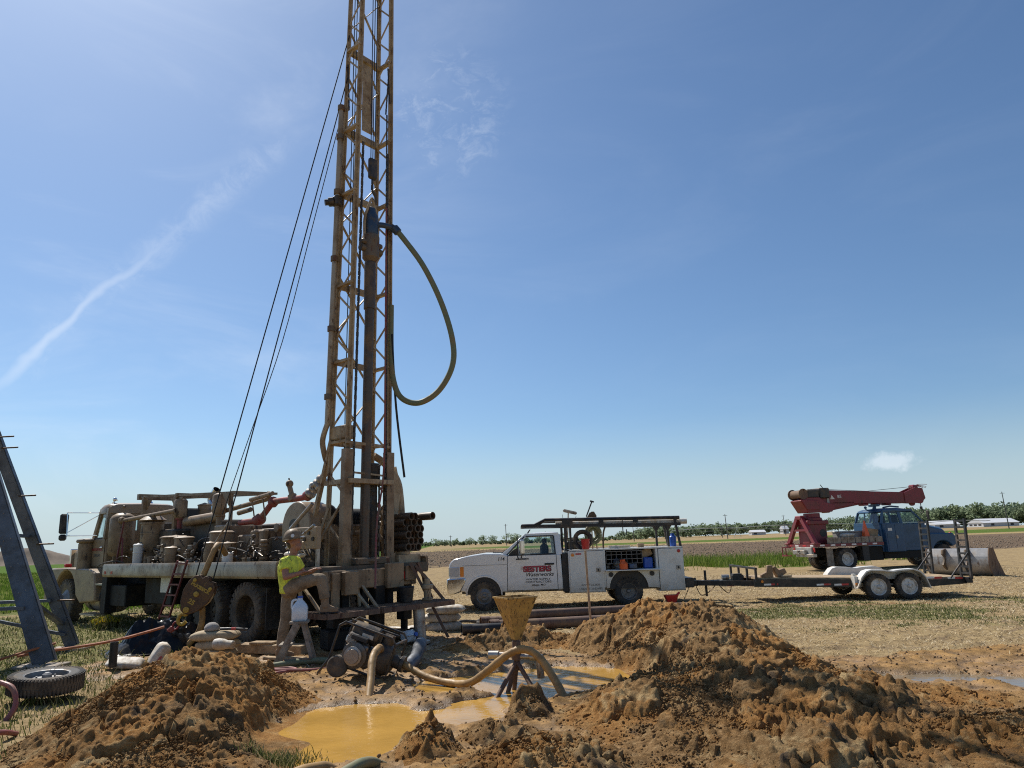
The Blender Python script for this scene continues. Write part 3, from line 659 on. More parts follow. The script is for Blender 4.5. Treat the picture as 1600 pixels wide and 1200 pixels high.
# ------------------------------------------------------------------ grass, straw, weeds
def blades(name, x, y, z, h, w, lean, mat, seed, seg=1):
    g = np.random.default_rng(seed); n = len(x); a = g.uniform(0, 2*pi, n); dx = np.cos(a); dy = np.sin(a); b = g.uniform(0, 2*pi, n)
    lx = np.cos(b)*lean*h; ly = np.sin(b)*lean*h; zz = np.sqrt(np.maximum(h*h-lx*lx-ly*ly, (h*.08)**2))
    p0 = np.stack([x-dx*w, y-dy*w, z-.01], 1); p1 = np.stack([x+dx*w, y+dy*w, z-.01], 1)
    m0 = np.stack([x-dx*w*.75+lx*.4, y-dy*w*.75+ly*.4, z+zz*.6], 1); m1 = np.stack([x+dx*w*.75+lx*.4, y+dy*w*.75+ly*.4, z+zz*.6], 1)
    t = np.stack([x+lx, y+ly, z+zz], 1); v = np.stack([p0, p1, m1, m0, t], 1).reshape(-1, 3); k = np.arange(n)[:, None]*5
    f = np.vstack([k+np.array([0, 1, 2]), k+np.array([0, 2, 3]), k+np.array([3, 2, 4])])
    rnd = np.repeat(g.random((n, 1)), 5, 0)
    return fast_mesh(name, v, f, mat, False, 'stuff', attrs={'tone': np.repeat(rnd, 3, 1)})
def blade_material(name, c0, c1, c2, trans=.25):
    m = bpy.data.materials.new(name); m.use_nodes = True; nt = m.node_tree; N = nt.nodes; L = nt.links; b = N['Principled BSDF']; b.inputs['Roughness'].default_value = .8; b.inputs['Specular IOR Level'].default_value = .08
    at = N.new('ShaderNodeVertexColor'); at.layer_name = 'tone'; r = N.new('ShaderNodeValToRGB'); L.new(at.outputs[0], r.inputs[0]); e = r.color_ramp.elements; e.new(.5)
    for k, (p, c) in enumerate(((0, c0), (.55, c1), (1, c2))): e[k].position = p; e[k].color = rgb(c)
    L.new(r.outputs[0], b.inputs['Base Color'])
    t = N.new('ShaderNodeBsdfTranslucent'); L.new(r.outputs[0], t.inputs[0]); x = N.new('ShaderNodeMixShader'); x.inputs[0].default_value = trans
    L.new(b.outputs[0], x.inputs[1]); L.new(t.outputs[0], x.inputs[2]); L.new(x.outputs[0], N['Material Output'].inputs[0]); MAT[name] = m
blade_material('grass_green', (.06, .085, .02), (.13, .145, .045), (.4, .33, .18), .3); blade_material('straw', (.3, .215, .12), (.5, .39, .23), (.62, .52, .35), .15)
blade_material('tall_weed', (.08, .135, .016), (.135, .2, .03), (.3, .3, .1), .4); blade_material('yellow_flower', (.5, .36, .02), (.6, .45, .03), (.3, .32, .05), .3)
blade_material('leaf', (.03, .06, .012), (.05, .09, .02), (.08, .125, .03), .3); blade_material('leaf_far', (.15, .2, .11), (.2, .25, .15), (.25, .3, .19), .65)  # leaf_far is paler and greyer: distance haze put into the leaf colour
def meadow():
    g = np.random.default_rng(61)
    def pick(n, x0, x1, y0, y1, test):
        x = g.uniform(x0, x1, n); y = y0*(y1/y0)**g.random(n); k = test(x, y) > g.random(n); return x[k], y[k]
    zone = lambda c: (lambda x, y: ground_zones(x, y)[:, c])
    x, y = pick(52000, -14, -4, 8.2, 24, lambda x, y: zone(1)(x, y)*(.25+1.3*vnoise(x*1.3, y*1.3)**2)); h = .03+.12*g.random(len(x))**2
    tag(blades('weeds', x, y, gz(x, y), h, .0035+.0004*y, .55, 'grass_green', 62), 'short green weeds left of the drilling rig', 'weeds')
    x, y = pick(52000, 1.5, 14, 12.2, 20, zone(1)); h = .02+.06*g.random(len(x))**2
    tag(blades('grass', x, y, gz(x, y), h, .004+.0003*y, .65, 'grass_green', 63), 'low green grass patches in front of the flatbed trailer', 'grass')
    x, y = pick(120000, -13, 22, 9.5, 34, lambda x, y: (1-mud_w(x, y))*(1-.5*ground_zones(x, y)[:, 1])*(heap_right(x, y) < 0)); h = .04+.1*g.random(len(x))
    tag(blades('straw', x, y, gz(x, y)+.005, h, .0022+.00035*y, .97, 'straw', 64), 'pale dry straw litter over the trampled ground', 'straw')
    x, y = pick(26000, 6, 25, 39, 60, lambda x, y: (ground_zones(x, y)[:, 1]/.6)**1.5*(.3+.9*vnoise(x*.7, y*.7))); h = (.2+.75*g.random(len(x))**1.6)*(.5+.8*vnoise(x*.5, y*.5))
    tag(blades('tall_weeds', x, y, gz(x, y), h, .018, .4, 'tall_weed', 65), 'tall green weeds along the edge of the plowed field', 'weeds')
    x, y = pick(60000, -60, -7, 22, 75, lambda x, y: (x < -8-(y-22)*.55)*1.); h = .18+.12*g.random(len(x))
    tag(blades('crop', x, y, gz(x, y), h, .012+.0006*y, .35, 'tall_weed', 66), 'bright green crop field left beyond the rig', 'crop')
    x, y = pick(7000, -7.2, -3.4, 5.2, 10, lambda x, y: (heap_left(x, y) < .06)*(pond_d(x, y) > 1.15)*sstep(-4.0, -5.2, x)); h = .04+.12*g.random(len(x))**2
    tag(blades('weeds', x, y, gz(x, y), h, .006, .5, 'grass_green', 67), 'green weeds in the shade below the lying spare wheel', 'weeds')
    # yellow flowering tuft by the front wheel
    n = 420; a = g.uniform(0, 2*pi, n); r = .3*np.sqrt(g.random(n)); x = -9.2+r*np.cos(a); y = 16.6+r*np.sin(a)
    t = tag(blades('flowering_weed', x, y, gz(x, y), .2+.18*g.random(n), .008, .3, 'grass_green', 68), 'yellow flowering weed near the rig front wheel', 'flower'); t['kind'] = 'thing'
    x, y, r = x[:200], y[:200], r[:200]; b = blades('flower_heads', x, y, gz(x, y)+.28-r*.4, np.full(200, .06), .02, .6, 'yellow_flower', 69); b.parent = t
    # tufts of wet grass on the pit edge
    n = 500; x = g.normal(-1.93, .14, n); y = g.normal(6.15, .1, n); tag(blades('grass_tuft', x, y, np.maximum(gz(x, y), heap_left(x, y)), .04+.07*g.random(n), .004, .6, 'grass_green', 70), 'clump of wet grass on the near left edge of the mud pit', 'grass')
    # brown stubble clods in the plowed field, standing proud
    n = 16000; x = g.uniform(-40, 90, n); y = 50*(200/50)**g.random(n); k = ground_zones(x, y)[:, 2] > .5; x, y = x[k], y[k]
    tag(clod_scatter('plowed_clods', np.stack([x, y, gz(x, y)+.01], 1), .05+.1*g.random(len(x)), 'field_clod', CLS, 71), 'dark clods of the plowed field behind the trucks', 'soil')
paint('field_clod', (.16, .115, .078), .95, 0, (.27, .21, .145), .5, .4, 0, 40, .3)
meadow()
# ================================================================== the drilling rig truck (x forward, y left, left face of the tyres at y = 0)
TH = R(39.4); RIG = (-4.81, 13.09, 0.0)
rig = thing('drilling_rig', 'tan truck mounted drilling rig with a tall lattice mast and machinery deck', 'drilling rig', RIG, pi-TH)
def rw(x, y, z):       # rig space to world
    a = pi-TH; return Vector((RIG[0]+x*cos(a)-y*sin(a), RIG[1]+x*sin(a)+y*cos(a), z))
LEFT = (0, 1, 0)
def rig_truck():
    # wheels: front pair, two rear axles with duals
    for y, o in ((-.16, 1), (-2.24, -1)):
        wheel(rig, (8.5, y, .53), .53, .28, (0, o, 0), 'rim_grey', 'rubber_dusty', 0, .24, 30, .58, 10, .1)
    for x in (.08, 1.4):
        for y, o in ((-.15, 1), (-.47, 1), (-1.93, -1), (-2.25, -1)):
            wheel(rig, (x, y, .53), .53, .28, (0, o, 0), 'rim_tan', 'rubber_dusty' if y == -.15 else 'rubber', .17, .2, 30, .6, 10, .0)
    m = M()
    for y in (-.78, -1.62): m.span((9.6, y-.05, .82), (-2.1, y+.05, 1.1))
    for x in (9.3, 6.6, 5, 3.4, 2.3, .7, -.6, -1.9): m.span((x-.06, -1.57, .86), (x+.06, -.83, 1.06))
    m.obj('chassis_frame', 'chassis_black', rig)
    m = M()
    for x in (.08, 1.4):
        m.cyl((x, -.3, .53), (x, -2.1, .53), .09, 10); m.ball((x, -1.2, .55), .24, 12, 8)
        for y in (-.72, -1.68): m.box((x, y, .72), (1.15, .08, .12), None, .03)
    m.cyl((8.5, -.3, .5), (8.5, -2.1, .5), .07, 8); m.cyl((1.4, -1.2, .58), (6.6, -1.2, .85), .06, 10)
    for y in (-.72, -1.68): m.box((8.5, y, .66), (1.2, .08, .1), None, .03)
    m.obj('axles', 'chassis_black', rig)
    # front fenders
    prof = [(9.55, 1.05), (9.55, 1.32), (8.9, 1.33), (7.0, 1.3), (6.75, 1.2), (6.6, .56), (7.5, .5)]+arc(8.5, .55, .72, 170, 20, 10)[0:]
    for y in (0., -1.95):
        p = M().prism(prof, (0, y, 0), (1, 0, 0), (0, 0, 1), (0, -.45, 0)).obj('fender', 'rig_tan_clean', rig, bevel=.035)
    M().box((9.0, -.2, 1.38), (.11, .16, .09), None, .02).obj('marker_lamp', 'red_lens', rig)
    M().span((7.75, -.55, 1.0), (9.75, -1.85, 1.85), .12).obj('hood', 'rig_tan_clean', rig, bevel=.04)
    M().span((9.76, -.5, .85), (9.82, -1.9, 1.8), .02).obj('grille', 'chrome', rig)
    M().span((9.75, -.02, .5), (9.95, -2.38, .75), .04).obj('bumper', 'rig_tan_clean', rig)
    # cab: lower shell, posts, roof, panes
    Y0, Y1 = -.3, -2.0
    lo = M(); lo.span((7.0, Y0, 1.3), (7.85, Y1, 2.02), .03); lo.obj('cab_shell', 'rig_tan_clean', rig, bevel=.03)
    M().span((7.04, Y0+.006, 1.36), (7.74, Y0+.02, 2.0), .006).obj('door', 'rig_tan_clean', rig).location = (0, 0, 0)
    dr = [o for o in rig.children if o.name.startswith('door')][0]
    M().span((7.1, Y0+.02, 1.78), (7.22, Y0+.06, 1.82), .01).obj('door_handle', 'chrome', dr)
    text('WATER WELL', .1, (7.42, Y0+.028, 1.72), (pi/2, 0, pi), 'letter_red', dr); text('DRILLING', .09, (7.42, Y0+.028, 1.58), (pi/2, 0, pi), 'letter_grey', dr)
    up = M()
    for y, s in ((Y0-.03, 1), (Y1+.03, -1)):
        up.beam((7.8, y, 2.0), (7.55, y-.05*s, 2.74), .09, .09); up.beam((7.06, y, 2.0), (7.06, y-.05*s, 2.74), .16, .1)
    up.span((7.0, Y0-.02, 2.0), (7.06, Y1+.02, 2.2), .01); up.span((7.0, Y0-.03, 2.55), (7.06, Y1+.03, 2.78), .01)
    up.span((7.0, -.3, 2.18), (7.06, -.72, 2.57)); up.span((7.0, -1.02, 2.18), (7.06, -1.12, 2.57)); up.span((7.0, -1.56, 2.18), (7.06, -2.0, 2.57))
    up.obj('cab_frame', 'rig_tan_clean', rig, bevel=.015)
    rf = M(); n = 9; rings = []
    for x, zt, ins in ((7.68, 2.64, .06), (7.62, 2.76, .03), (7.45, 2.86, 0), (7.2, 2.88, 0), (7.02, 2.84, .02), (6.97, 2.74, .04)):
        ring = []
        for k in range(n+1):
            t = k/n; a = pi*t; yy = -1.15+(.85-ins)*cos(a)*min(1, 1.0) if False else None
        ys = [Y0-ins, Y0-ins+.0, Y0-ins-.06, Y0-ins-.2, -1.15, Y1+ins+.2, Y1+ins+.06, Y1+ins]; zs = [2.62, zt-.1, zt-.03, zt, zt+.015, zt, zt-.03, zt-.1]
        ring = [(x, a, b) for a, b in zip(ys, zs)]+[(x, Y1+ins, 2.62)]; rings.append(ring)
    rf.loft(rings); rf.obj('cab_roof', 'rig_tan_clean', rig, sharp=50)
    for nm, a in (('side_window', [(7.78, Y0-.03, 2.02), (7.1, Y0-.03, 2.02), (7.1, Y0-.07, 2.66), (7.57, Y0-.07, 2.66)]), ('side_window', [(7.78, Y1+.03, 2.02), (7.1, Y1+.03, 2.02), (7.1, Y1+.07, 2.66), (7.57, Y1+.07, 2.66)]), ('windscreen', [(7.82, Y0-.06, 2.02), (7.82, Y1+.06, 2.02), (7.58, Y1+.1, 2.72), (7.58, Y0-.1, 2.72)]), ('rear_window', [(7.03, -.72, 2.18), (7.03, -1.56, 2.18), (7.03, -1.56, 2.57), (7.03, -.72, 2.57)])):
        M().quad(*a).obj(nm, 'window_glass', rig, sharp=0)
    fr = M()
    for p, q in (((7.76, 2.03), (7.12, 2.03)), ((7.12, 2.03), (7.12, 2.66)), ((7.12, 2.66), (7.56, 2.66)), ((7.76, 2.03), (7.56, 2.66))): fr.beam((p[0], Y0-.02, p[1]), (q[0], Y0-.045, q[1]), .035, .03)
    fr.obj('window_frame', 'black_trim', rig)
    m = M(); m.span((7.1, -.45, 1.9), (7.25, -.9, 2.35), .03); m.tube([Vector((7.55+.02*cos(t), -.7+.2*cos(t), 2.05+.2*sin(t))) for t in np.linspace(0, 2*pi, 17)], .015, 6); m.obj('seat', 'interior', rig)
    m = M(); m.lathe([(0, .06), (.02, .075), (.08, .06), (.11, .03), (.115, .001)], (7.5, -1.5, 2.86), (0, 0, 1), 12); m.cyl((7.35, -.5, 2.88), (7.2, -.5, 2.95), .012, 6); m.ball((7.2, -.5, 2.97), .05, 10, 7); m.tube([(7.45, -.6, 2.86), (7.48, -.6, 2.95), (7.4, -.6, 3.0), (7.3, -.6, 2.96)], .014, 6); m.obj('roof_horn', 'chrome', rig)
    # mirror on its bracket
    m = M(); a = (8.45, .12, 2.7); m.tube([(7.62, -.32, 2.66), a], .014, 6); m.tube([(7.62, -.32, 2.1), (8.4, .1, 2.12)], .014, 6); m.tube([a, (8.4, .1, 2.12)], .014, 6); m.tube([(7.62, -.32, 2.6), (8.4, .1, 2.2)], .012, 6)
    mi = m.obj('mirror_bracket', 'chrome', rig)
    M().box((8.5, .16, 2.42), (.09, .2, .5), None, .035).obj('mirror', 'black_trim', mi); M().box((8.5, .16, 2.08), (.09, .18, .16), None, .05).obj('convex_mirror', 'black_trim', mi)
    # air cleaner, fuel tank, step, toolbox, jack
    m = M(); m.lathe([(0, .14), (.03, .17), (.66, .17), (.69, .15), (.69, .2), (.72, .225), (.77, .21), (.79, .12), (.79, .001)], (7.86, -.17, 1.24), (0, 0, 1), 22); m.obj('air_cleaner', 'rig_tan', rig)
    m = M(); m.lathe([(0, .001), (.01, .26), (.04, .32), (1.24, .32), (1.27, .26), (1.28, .001)], (6.25, -.42, .62), (1, 0, 0), 24); t = m.obj('fuel_tank', 'worn_steel', rig)
    m = M()
    for x in (6.55, 7.2): m.lathe([(-.03, .335), (.03, .335)], (x, -.42, .62), (1, 0, 0), 24, False)
    m.obj('tank_strap', 'black_steel', t); m = M(); m.span((6.3, -.02, .93), (7.4, -.4, .97)); m.span((6.5, .02, .24), (7.35, -.3, .28)); m.obj('step', 'worn_steel', rig)
    M().span((5.1, -.06, .48), (5.95, -.6, .94), .02).obj('toolbox', 'chassis_black', rig)
    def jack(x, y, z1, w=.2):
        m = M(); m.span((x-w/2, y-w/2, .32), (x+w/2, y+w/2, z1), .01); m.cyl((x, y, .04), (x, y, .4), w*.32, 12); m.lathe([(0, w*.9), (.04, w*.9), (.06, w*.35)], (x, y, .01), (0, 0, 1), 14); return m.obj('levelling_jack', 'chassis_black', rig)
    jack(6.05, -.1, 1.15, .26); jack(6.05, -2.3, 1.15, .26); jack(-1.95, -.45, 1.2); jack(-1.95, -1.95, 1.2)
    M().span((3.4, -.25, .8), (3.86, -.3, 1.12)).obj('panel_box', 'panel_white', rig); M().span((3.38, -.26, .55), (4.6, -2.1, 1.1), .02).obj('hydraulic_tank', 'chassis_black', rig)
    M().span((-.62, -.35, .5), (-.95, -.9, 1.1), .02).obj('battery_box', 'chassis_black', rig)
    for x in (2.15, -.62): M().box((x, -.3, .62), (.02, .6, .7), None, .005).obj('mud_flap', 'black_trim', rig)
    # deck with a bright lip along its edge
    M().span((6.15, -.02, 1.14), (-2.1, -2.38, 1.3)).obj('deck_plate', 'engine_dark', rig)
    m = M(); pr = [(0, 1.12), (.03, 1.12), (.05, 1.16), (.05, 1.36), (.03, 1.41), (-.03, 1.41), (-.03, 1.39), (0, 1.37)]
    m.prism(pr, (6.15, 0, 0), (0, 1, 0), (0, 0, 1), (-7.1, 0, 0)); m.obj('deck_rail', 'deck_lip', rig, sharp=25)
    M().span((6.2, -.02, 1.12), (6.15, -2.38, 1.4)).obj('deck_front', 'rig_tan', rig)
    M().prism([(-y, z) for y, z in pr], (6.15, -2.4, 0), (0, 1, 0), (0, 0, 1), (-8.2, 0, 0)).obj('deck_rail', 'rig_tan', rig)
    m = M()
    for k in range(2): M().box((6.0-k*.35, .052, 1.22), (.09, .006, .06)).obj('reflector', 'red_lens', rig)
rig_truck()

def rig_machinery():
    Z = 1.3
    def vessel(name, x, y, z0, z1, r, mat='rig_tan', n=20, parent=rig):
        c = min(r*.55, (z1-z0)*.3); return M().lathe([(0, .001), (.02, r*.5), (c*.5, r*.85), (c, r), (z1-z0-c, r), (z1-z0-c*.5, r*.85), (z1-z0-.02, r*.5), (z1-z0, .001)], (x, y, z0), (0, 0, 1), n).obj(name, mat, parent)
    # air receiver behind the cab on three feet
    t = vessel('air_tank', 6.75, -.55, 1.52, 2.62, .29)
    m = M()
    for a in (0, 2.1, 4.2): M().beam((6.75+.2*cos(a), -.55+.2*sin(a), Z), (6.75+.2*cos(a), -.55+.2*sin(a), 1.62), .06, .03).obj('tank_foot', 'rig_tan', t)
    m.cyl((6.75, -.55, 2.6), (6.75, -.55, 2.74), .02, 8); m.ball((6.75, -.55, 2.76), .04, 8, 6); m.obj('relief_valve', 'rig_tan', t); m = M(); m.cyl((6.45, -.4, 2.42), (6.25, -.35, 2.42), .06, 10); m.ball((6.4, -.38, 2.42), .085, 10, 7); m.obj('tank_fittings', 'rig_tan', t)
    m = M(); m.beam((6.2, -.35, 2.38), (6.35, -.3, Z), .035, .03); m.beam((6.2, -.35, 2.0), (5.95, -.28, Z), .035, .03); m.obj('red_brace', 'ladder_red', rig)
    # gantry frame over the engine
    m = M()
    m.beam((6.6, -.85, 3.0), (2.2, -.95, 2.82), .05, .05); m.beam((6.6, -1.9, 3.0), (2.2, -1.9, 2.82), .05, .05)
    m.beam((6.35, -.86, Z), (6.35, -.86, 2.98), .11, .09); m.beam((4.75, -.9, Z), (4.75, -.9, 2.92), .12, .1); m.beam((4.6, -1.9, Z), (4.6, -1.9, 2.92), .12, .1); m.beam((2.4, -.95, Z+.3), (2.4, -.95, 2.84), .06, .06)
    m.beam((6.6, -.8, 3.0), (6.6, -1.95, 3.0), .12, .14); m.beam((4.7, -.85, 2.92), (4.7, -1.95, 2.92), .1, .1); m.beam((2.4, -.95, 2.83), (2.4, -1.9, 2.83), .07, .07)
    for x, s in ((6.35, -1), (4.75, 1), (4.75, -1), (2.4, 1)): m.prism([(0, 0), (.3*s, 0), (0, -.28)], (x, -.89, 2.9-(6.35-x)*.018), (1, 0, 0), (0, 0, 1), (0, -.02, 0))
    m.obj('gantry', 'rig_tan', rig)
    # engine and compressor group
    M().span((5.6, -.75, Z), (4.5, -1.7, 2.15), .05).obj('engine', 'engine_dark', rig)
    M().span((6.2, -.9, Z), (5.75, -2.1, 2.35), .04).obj('radiator', 'engine_dark', rig)
    M().span((4.45, -1.1, 1.6), (3.2, -2.0, 2.3), .04).obj('compressor', 'engine_dark', rig)
    M().span((5.1, -1.05, 2.35), (4.55, -1.6, 2.62), .03).obj('intake_box', 'black_trim', rig)
    def drum(name, x, y, z0, z1, r, lid=.04, mat='rig_tan', cone=0.):
        h = z1-z0; return M().lathe([(0, r*.92), (h*.06, r), (h*.55, r), (h*.56, r*1.05), (h*.6, r*1.05), (h*.61, r), (h*.9, r), (h*.9, r*1.09), (h*.95, r*1.09), (h, r*.8), (h+cone, r*.35), (h+cone+.02, .001)], (x, y, z0), (0, 0, 1), 20).obj(name, mat, rig)
    drum('air_filter', 5.45, -.7, 1.68, 2.36, .25, cone=.03); M().lathe([(0, .14), (.35, .14)], (5.45, -.7, Z), (0, 0, 1), 14).obj('filter_stand', 'rig_tan', rig)
    M().lathe([(0, .26), (.02, .3), (.08, .22), (.12, .16), (.12, .001)], (5.45, -.7, 2.36), (0, 0, 1), 20).obj('rain_cap', 'rig_tan', rig)
    drum('separator', 4.05, -.6, 1.42, 1.98, .3); drum('separator', 3.55, -.55, 1.5, 1.95, .2); drum('oil_filter', 3.5, -.28, 1.36, 1.74, .15); drum('oil_filter', 1.95, -.3, 1.4, 1.8, .12); drum('separator', 2.1, -.62, 1.5, 2.02, .24); drum('oil_filter', 1.5, -.42, 1.42, 1.78, .16); drum('fuel_filter', 5.2, -.3, 1.36, 1.84, .1, mat='panel_white')
    drum('oil_can', 1.12, -.22, 1.36, 1.58, .1, mat='panel_white'); drum('exhaust_cap', 4.6, -1.5, 2.4, 2.72, .15, cone=.02)
    for x in (4.65, 2.88):
        v = vessel('pulsation_dampener', x, -.95, 2.36, 2.86, .15); M().lathe([(0, .1), (.04, .1), (.05, .06), (.34, .06), (.36, .1), (.42, .1)], (x, -.95, 2.0), (0, 0, 1), 14).obj('neck', 'red_pipe' if x > 4 else 'rig_tan', v)
    m = M(); m.cyl((6.3, -.36, 2.4), (4.6, -.8, 2.56), .05, 10); m.cyl((4.4, -1.2, 2.36), (1.0, -1.0, 2.62), .05, 10); m.cyl((4.4, -1.0, 2.3), (2.9, -1.0, 2.36), .11, 12); m.obj('air_line', 'rig_tan', rig)
    m = M(); m.tube(spline([(5.2, -2.0, 2.0), (5.2, -2.0, 2.7), (5.25, -2.0, 2.9), (5.05, -2.02, 3.12)], 5), .09, 14, False); m.obj('exhaust_stack', 'chrome', rig)
    # small busy parts: valves, hoses, fittings along the deck edge
    g = np.random.default_rng(81)
    for x, y, n, w in ((3.9, -.22, 26, .22), (2.6, -.22, 30, .24), (5.5, -.45, 18, .2), (.35, -.35, 24, .2), (.0, -.6, 18, .25), (-1.2, -.3, 16, .22)):
        m = M(); z0 = Z
        for k in range(n):
            p = Vector((x+g.normal(0, w*.55), y+g.normal(0, .07), z0+.05+abs(g.normal(0, .22)))); s = g.uniform(.025, .08)
            if k % 3 == 0: m.box(p, (s*1.5, s, s*1.2), (0, 0, g.uniform(0, 1)), .008)
            elif k % 3 == 1: m.cyl(p, p+Vector(tuple(g.normal(0, .06, 3))), s*.45, 8)
            else: m.ball(p, s*.55, 8, 5)
        m.span((x-w, y-.1, z0), (x+w, y+.05, z0+.1), .01); m.obj('valve_block', 'engine_grey' if x > 2 else 'engine_dark', rig)
    m = M()
    for k in range(46):
        x = g.uniform(-1.6, 5.8); y = g.uniform(-.9, -.25); p = Vector((x, y, Z+g.uniform(.02, .5))); q = p+Vector((g.normal(0, .45), g.normal(0, .2), g.uniform(-.25, .35))); q.z = max(q.z, Z+.03)
        c1 = p+Vector((g.normal(0, .1), .1, g.uniform(0, .3))); m.tube(bez(p, c1, q+Vector((0, .08, g.uniform(-.1, .25))), q, 7), g.uniform(.008, .018), 6)
    m.obj('hydraulic_hoses', 'grease', rig)['kind'] = 'stuff'
    m = M()
    for k in range(60):
        x = g.uniform(-1.5, 5.6); y = g.uniform(-1.6, -.3); s = g.uniform(.04, .16); p = Vector((x, y, Z+s*.5+(g.uniform(.1, .75) if g.random() < .5 and y < -.6 else 0)))
        if k % 2: m.box(p, (s*1.6, s*1.2, s), (0, 0, g.uniform(-.2, .2)), .012)
        else: m.lathe([(0, s*.5), (s*.9, s*.5), (s*.95, s*.62), (s*1.1, s*.62), (s*1.15, s*.3)], p, ((0, 0, 1), (1, 0, 0), (0, 1, 0))[k % 3], 10)
    m.obj('deck_fittings', 'rig_tan', rig)['kind'] = 'stuff'
    for x0, x1, y0, y1, h, mt in ((2.7, 2.2, -.75, -1.6, .85, 'rig_tan'), (1.75, 1.05, -.75, -1.6, .62, 'rig_tan'), (.95, .6, -.65, -1.4, .7, 'rig_tan'), (.5, -.2, -.75, -1.8, .55, 'engine_dark'), (-.2, -1.1, -.9, -2.0, .72, 'rig_tan'), (3.1, 2.75, -.8, -2.0, .7, 'engine_dark'), (1.9, -.4, -1.75, -2.2, .75, 'engine_dark')):
        M().span((x0, y0, Z), (x1, y1, Z+h), .03).obj('gear_case', mt, rig)
    drum('vertical_pump', .66, -.5, 1.36, 1.98, .075); 
    m = M()
    for k in range(6): m.lathe([(0, .05), (.02, .07), (.05, .07), (.06, .05)], (.1, -.35, 1.36+k*.075), (0, 0, 1), 10)
    m.obj('valve_stack', 'rig_tan', rig)
    for p, q, r in (((1.7, -.25, 1.75), (1.35, -.32, 2.15), .018), ((-.05, -.25, 1.5), (.3, -.3, 1.6), .01), ((-.9, -.25, 1.95), (-1.45, -.3, 2.36), .035)): M().cyl(p, q, r, 8).obj('lever', 'worn_steel', rig)
    # work lamps
    m = M(); m.cyl((1.55, -.9, 2.62), (.75, -.9, 2.7), .045, 10); m.cyl((1.9, -.85, 2.37), (1.45, -.85, 2.42), .05, 10)
    for x in (1.5, 1.1): m.beam((x, -.9, 2.62), (x-.1, -.92, 2.2), .02, .02)
    m.obj('work_lamp', 'rig_tan', rig)
    # mud line: red pipe rising to the standpipe on the mast
    pl = spline([(2.0, -.95, 2.18), (1.35, -.95, 2.2), (1.2, -.95, 2.25), (.9, -.98, 2.5), (.72, -1.0, 2.55), (-.1, -1.0, 2.56), (-.32, -1.0, 2.6)], 5)
    p = M().tube(pl, .062, 12).obj('mud_line', 'red_pipe', rig)
    m = M()
    for q, d in ((pl[5], (1, 0, 0)), (pl[9], (1, 0, -.6)), (pl[17], (1, 0, -.7)), (pl[-2], (1, 0, -.4))): M().lathe([(-.05, .1), (.05, .1)], q, d, 14).obj('flange', 'red_pipe', p)
    m.ball((1.25, -.95, 2.22), .12, 12, 8); m.obj('elbow', 'red_pipe', p)
    m = M(); m.cyl((.2, -1.0, 2.55), (.32, -1.0, 2.8), .05, 10); m.ball((.33, -1.0, 2.86), .075, 12, 8); m.cyl((.33, -1.0, 2.9), (.36, -1.0, 2.97), .015, 6); m.lathe([(-.02, .075), (.02, .075)], (.95, -.93, 2.68), (.3, 1, 0), 14); m.cyl((.9, -.95, 2.5), (.94, -.94, 2.66), .02, 6); m.lathe([(-.06, .085), (.06, .085)], (.21, -1., 2.58), (.4, 0, 1), 12); m.obj('gauge', 'rig_tan', p)
    m = M()
    for k in range(4): t = k/3; q = Vector((-.38, -1.0, 2.63)).lerp(Vector((-.72, -1.0, 2.86)), t); m.lathe([(-.045, .075), (-.02, .11), (.02, .11), (.045, .075)], q, (-.34, 0, .23), 12)
    m.box((-.5, -.95, 2.76), (.12, .1, .12), (0, .6, 0), .03); m.box((-.65, -1.0, 2.72), (.1, .16, .08), (0, .6, 0), .02); m.obj('hammer_union', 'worn_steel', p)
    # hoist drum with its rounded guard, wire drum
    gd = [(.0, 1.75), (-.9, 1.75)]+arc(-.45, 2.02, .42, 0, 180, 12)[::-1]
    gd = [(-.02, 1.75), (-.02, 2.02)]+arc(-.45, 2.02, .43, 0, 180, 12)+[(-.88, 1.75)]
    d = M().prism(gd, (-.15, -.55, .0), (1, 0, 0), (0, 0, 1), (0, -.5, 0)).obj('drum_guard', 'rig_tan_clean', rig, bevel=.02)
    M().lathe([(0, .001), (0, .14), (.01, .14), (.012, .001)], (-.55, -.54, 2.0), (0, 1, 0), 14).obj('opening_shade', 'grease', d)  # dark disc in place of an opening, its inner shade as colour
    m = M(); m.lathe([(0, .36), (.03, .36), (.03, .26), (.95, .26), (.95, .36), (.98, .36)], (-.75, -1.1, 2.05), (0, -1, 0), 22)
    for k in range(22): m.lathe([(-.016, .262), (0, .283), (.016, .262)], (-.75, -1.16-k*.04, 2.05), (0, 1, 0), 20, False)
    m.obj('wire_drum', 'cable', rig)
    # driller's control panel
    M().span((-1.15, -.14, 1.6), (-1.82, -.24, 1.96), .012).obj('control_panel', 'rig_tan_clean', rig); m = M(); m.lathe([(0, .001)]+[(0, .0)], (0, 0, 0)) if False else None
    for k in range(5): m.lathe([(0, .035), (.02, .035), (.02, .001)], (-1.25-.12*(k % 5), -.14, 1.86 if k % 2 else 1.76), (0, 1, 0), 10)
    m.obj('gauge', 'grease', rig)
    m = M()
    for x in (-1.2, -1.78): m.beam((x, -.2, Z-.1), (x, -.2, 1.62), .05, .05)
    for k in range(6): m.cyl((-1.2-.1*k, -.1, 1.5), (-1.22-.1*k, .05, 1.72), .01, 6); 
    m.cyl((-1.15, -.02, 1.62), (-1.95, .0, 1.98), .025, 8); m.obj('control_levers', 'worn_steel', rig)
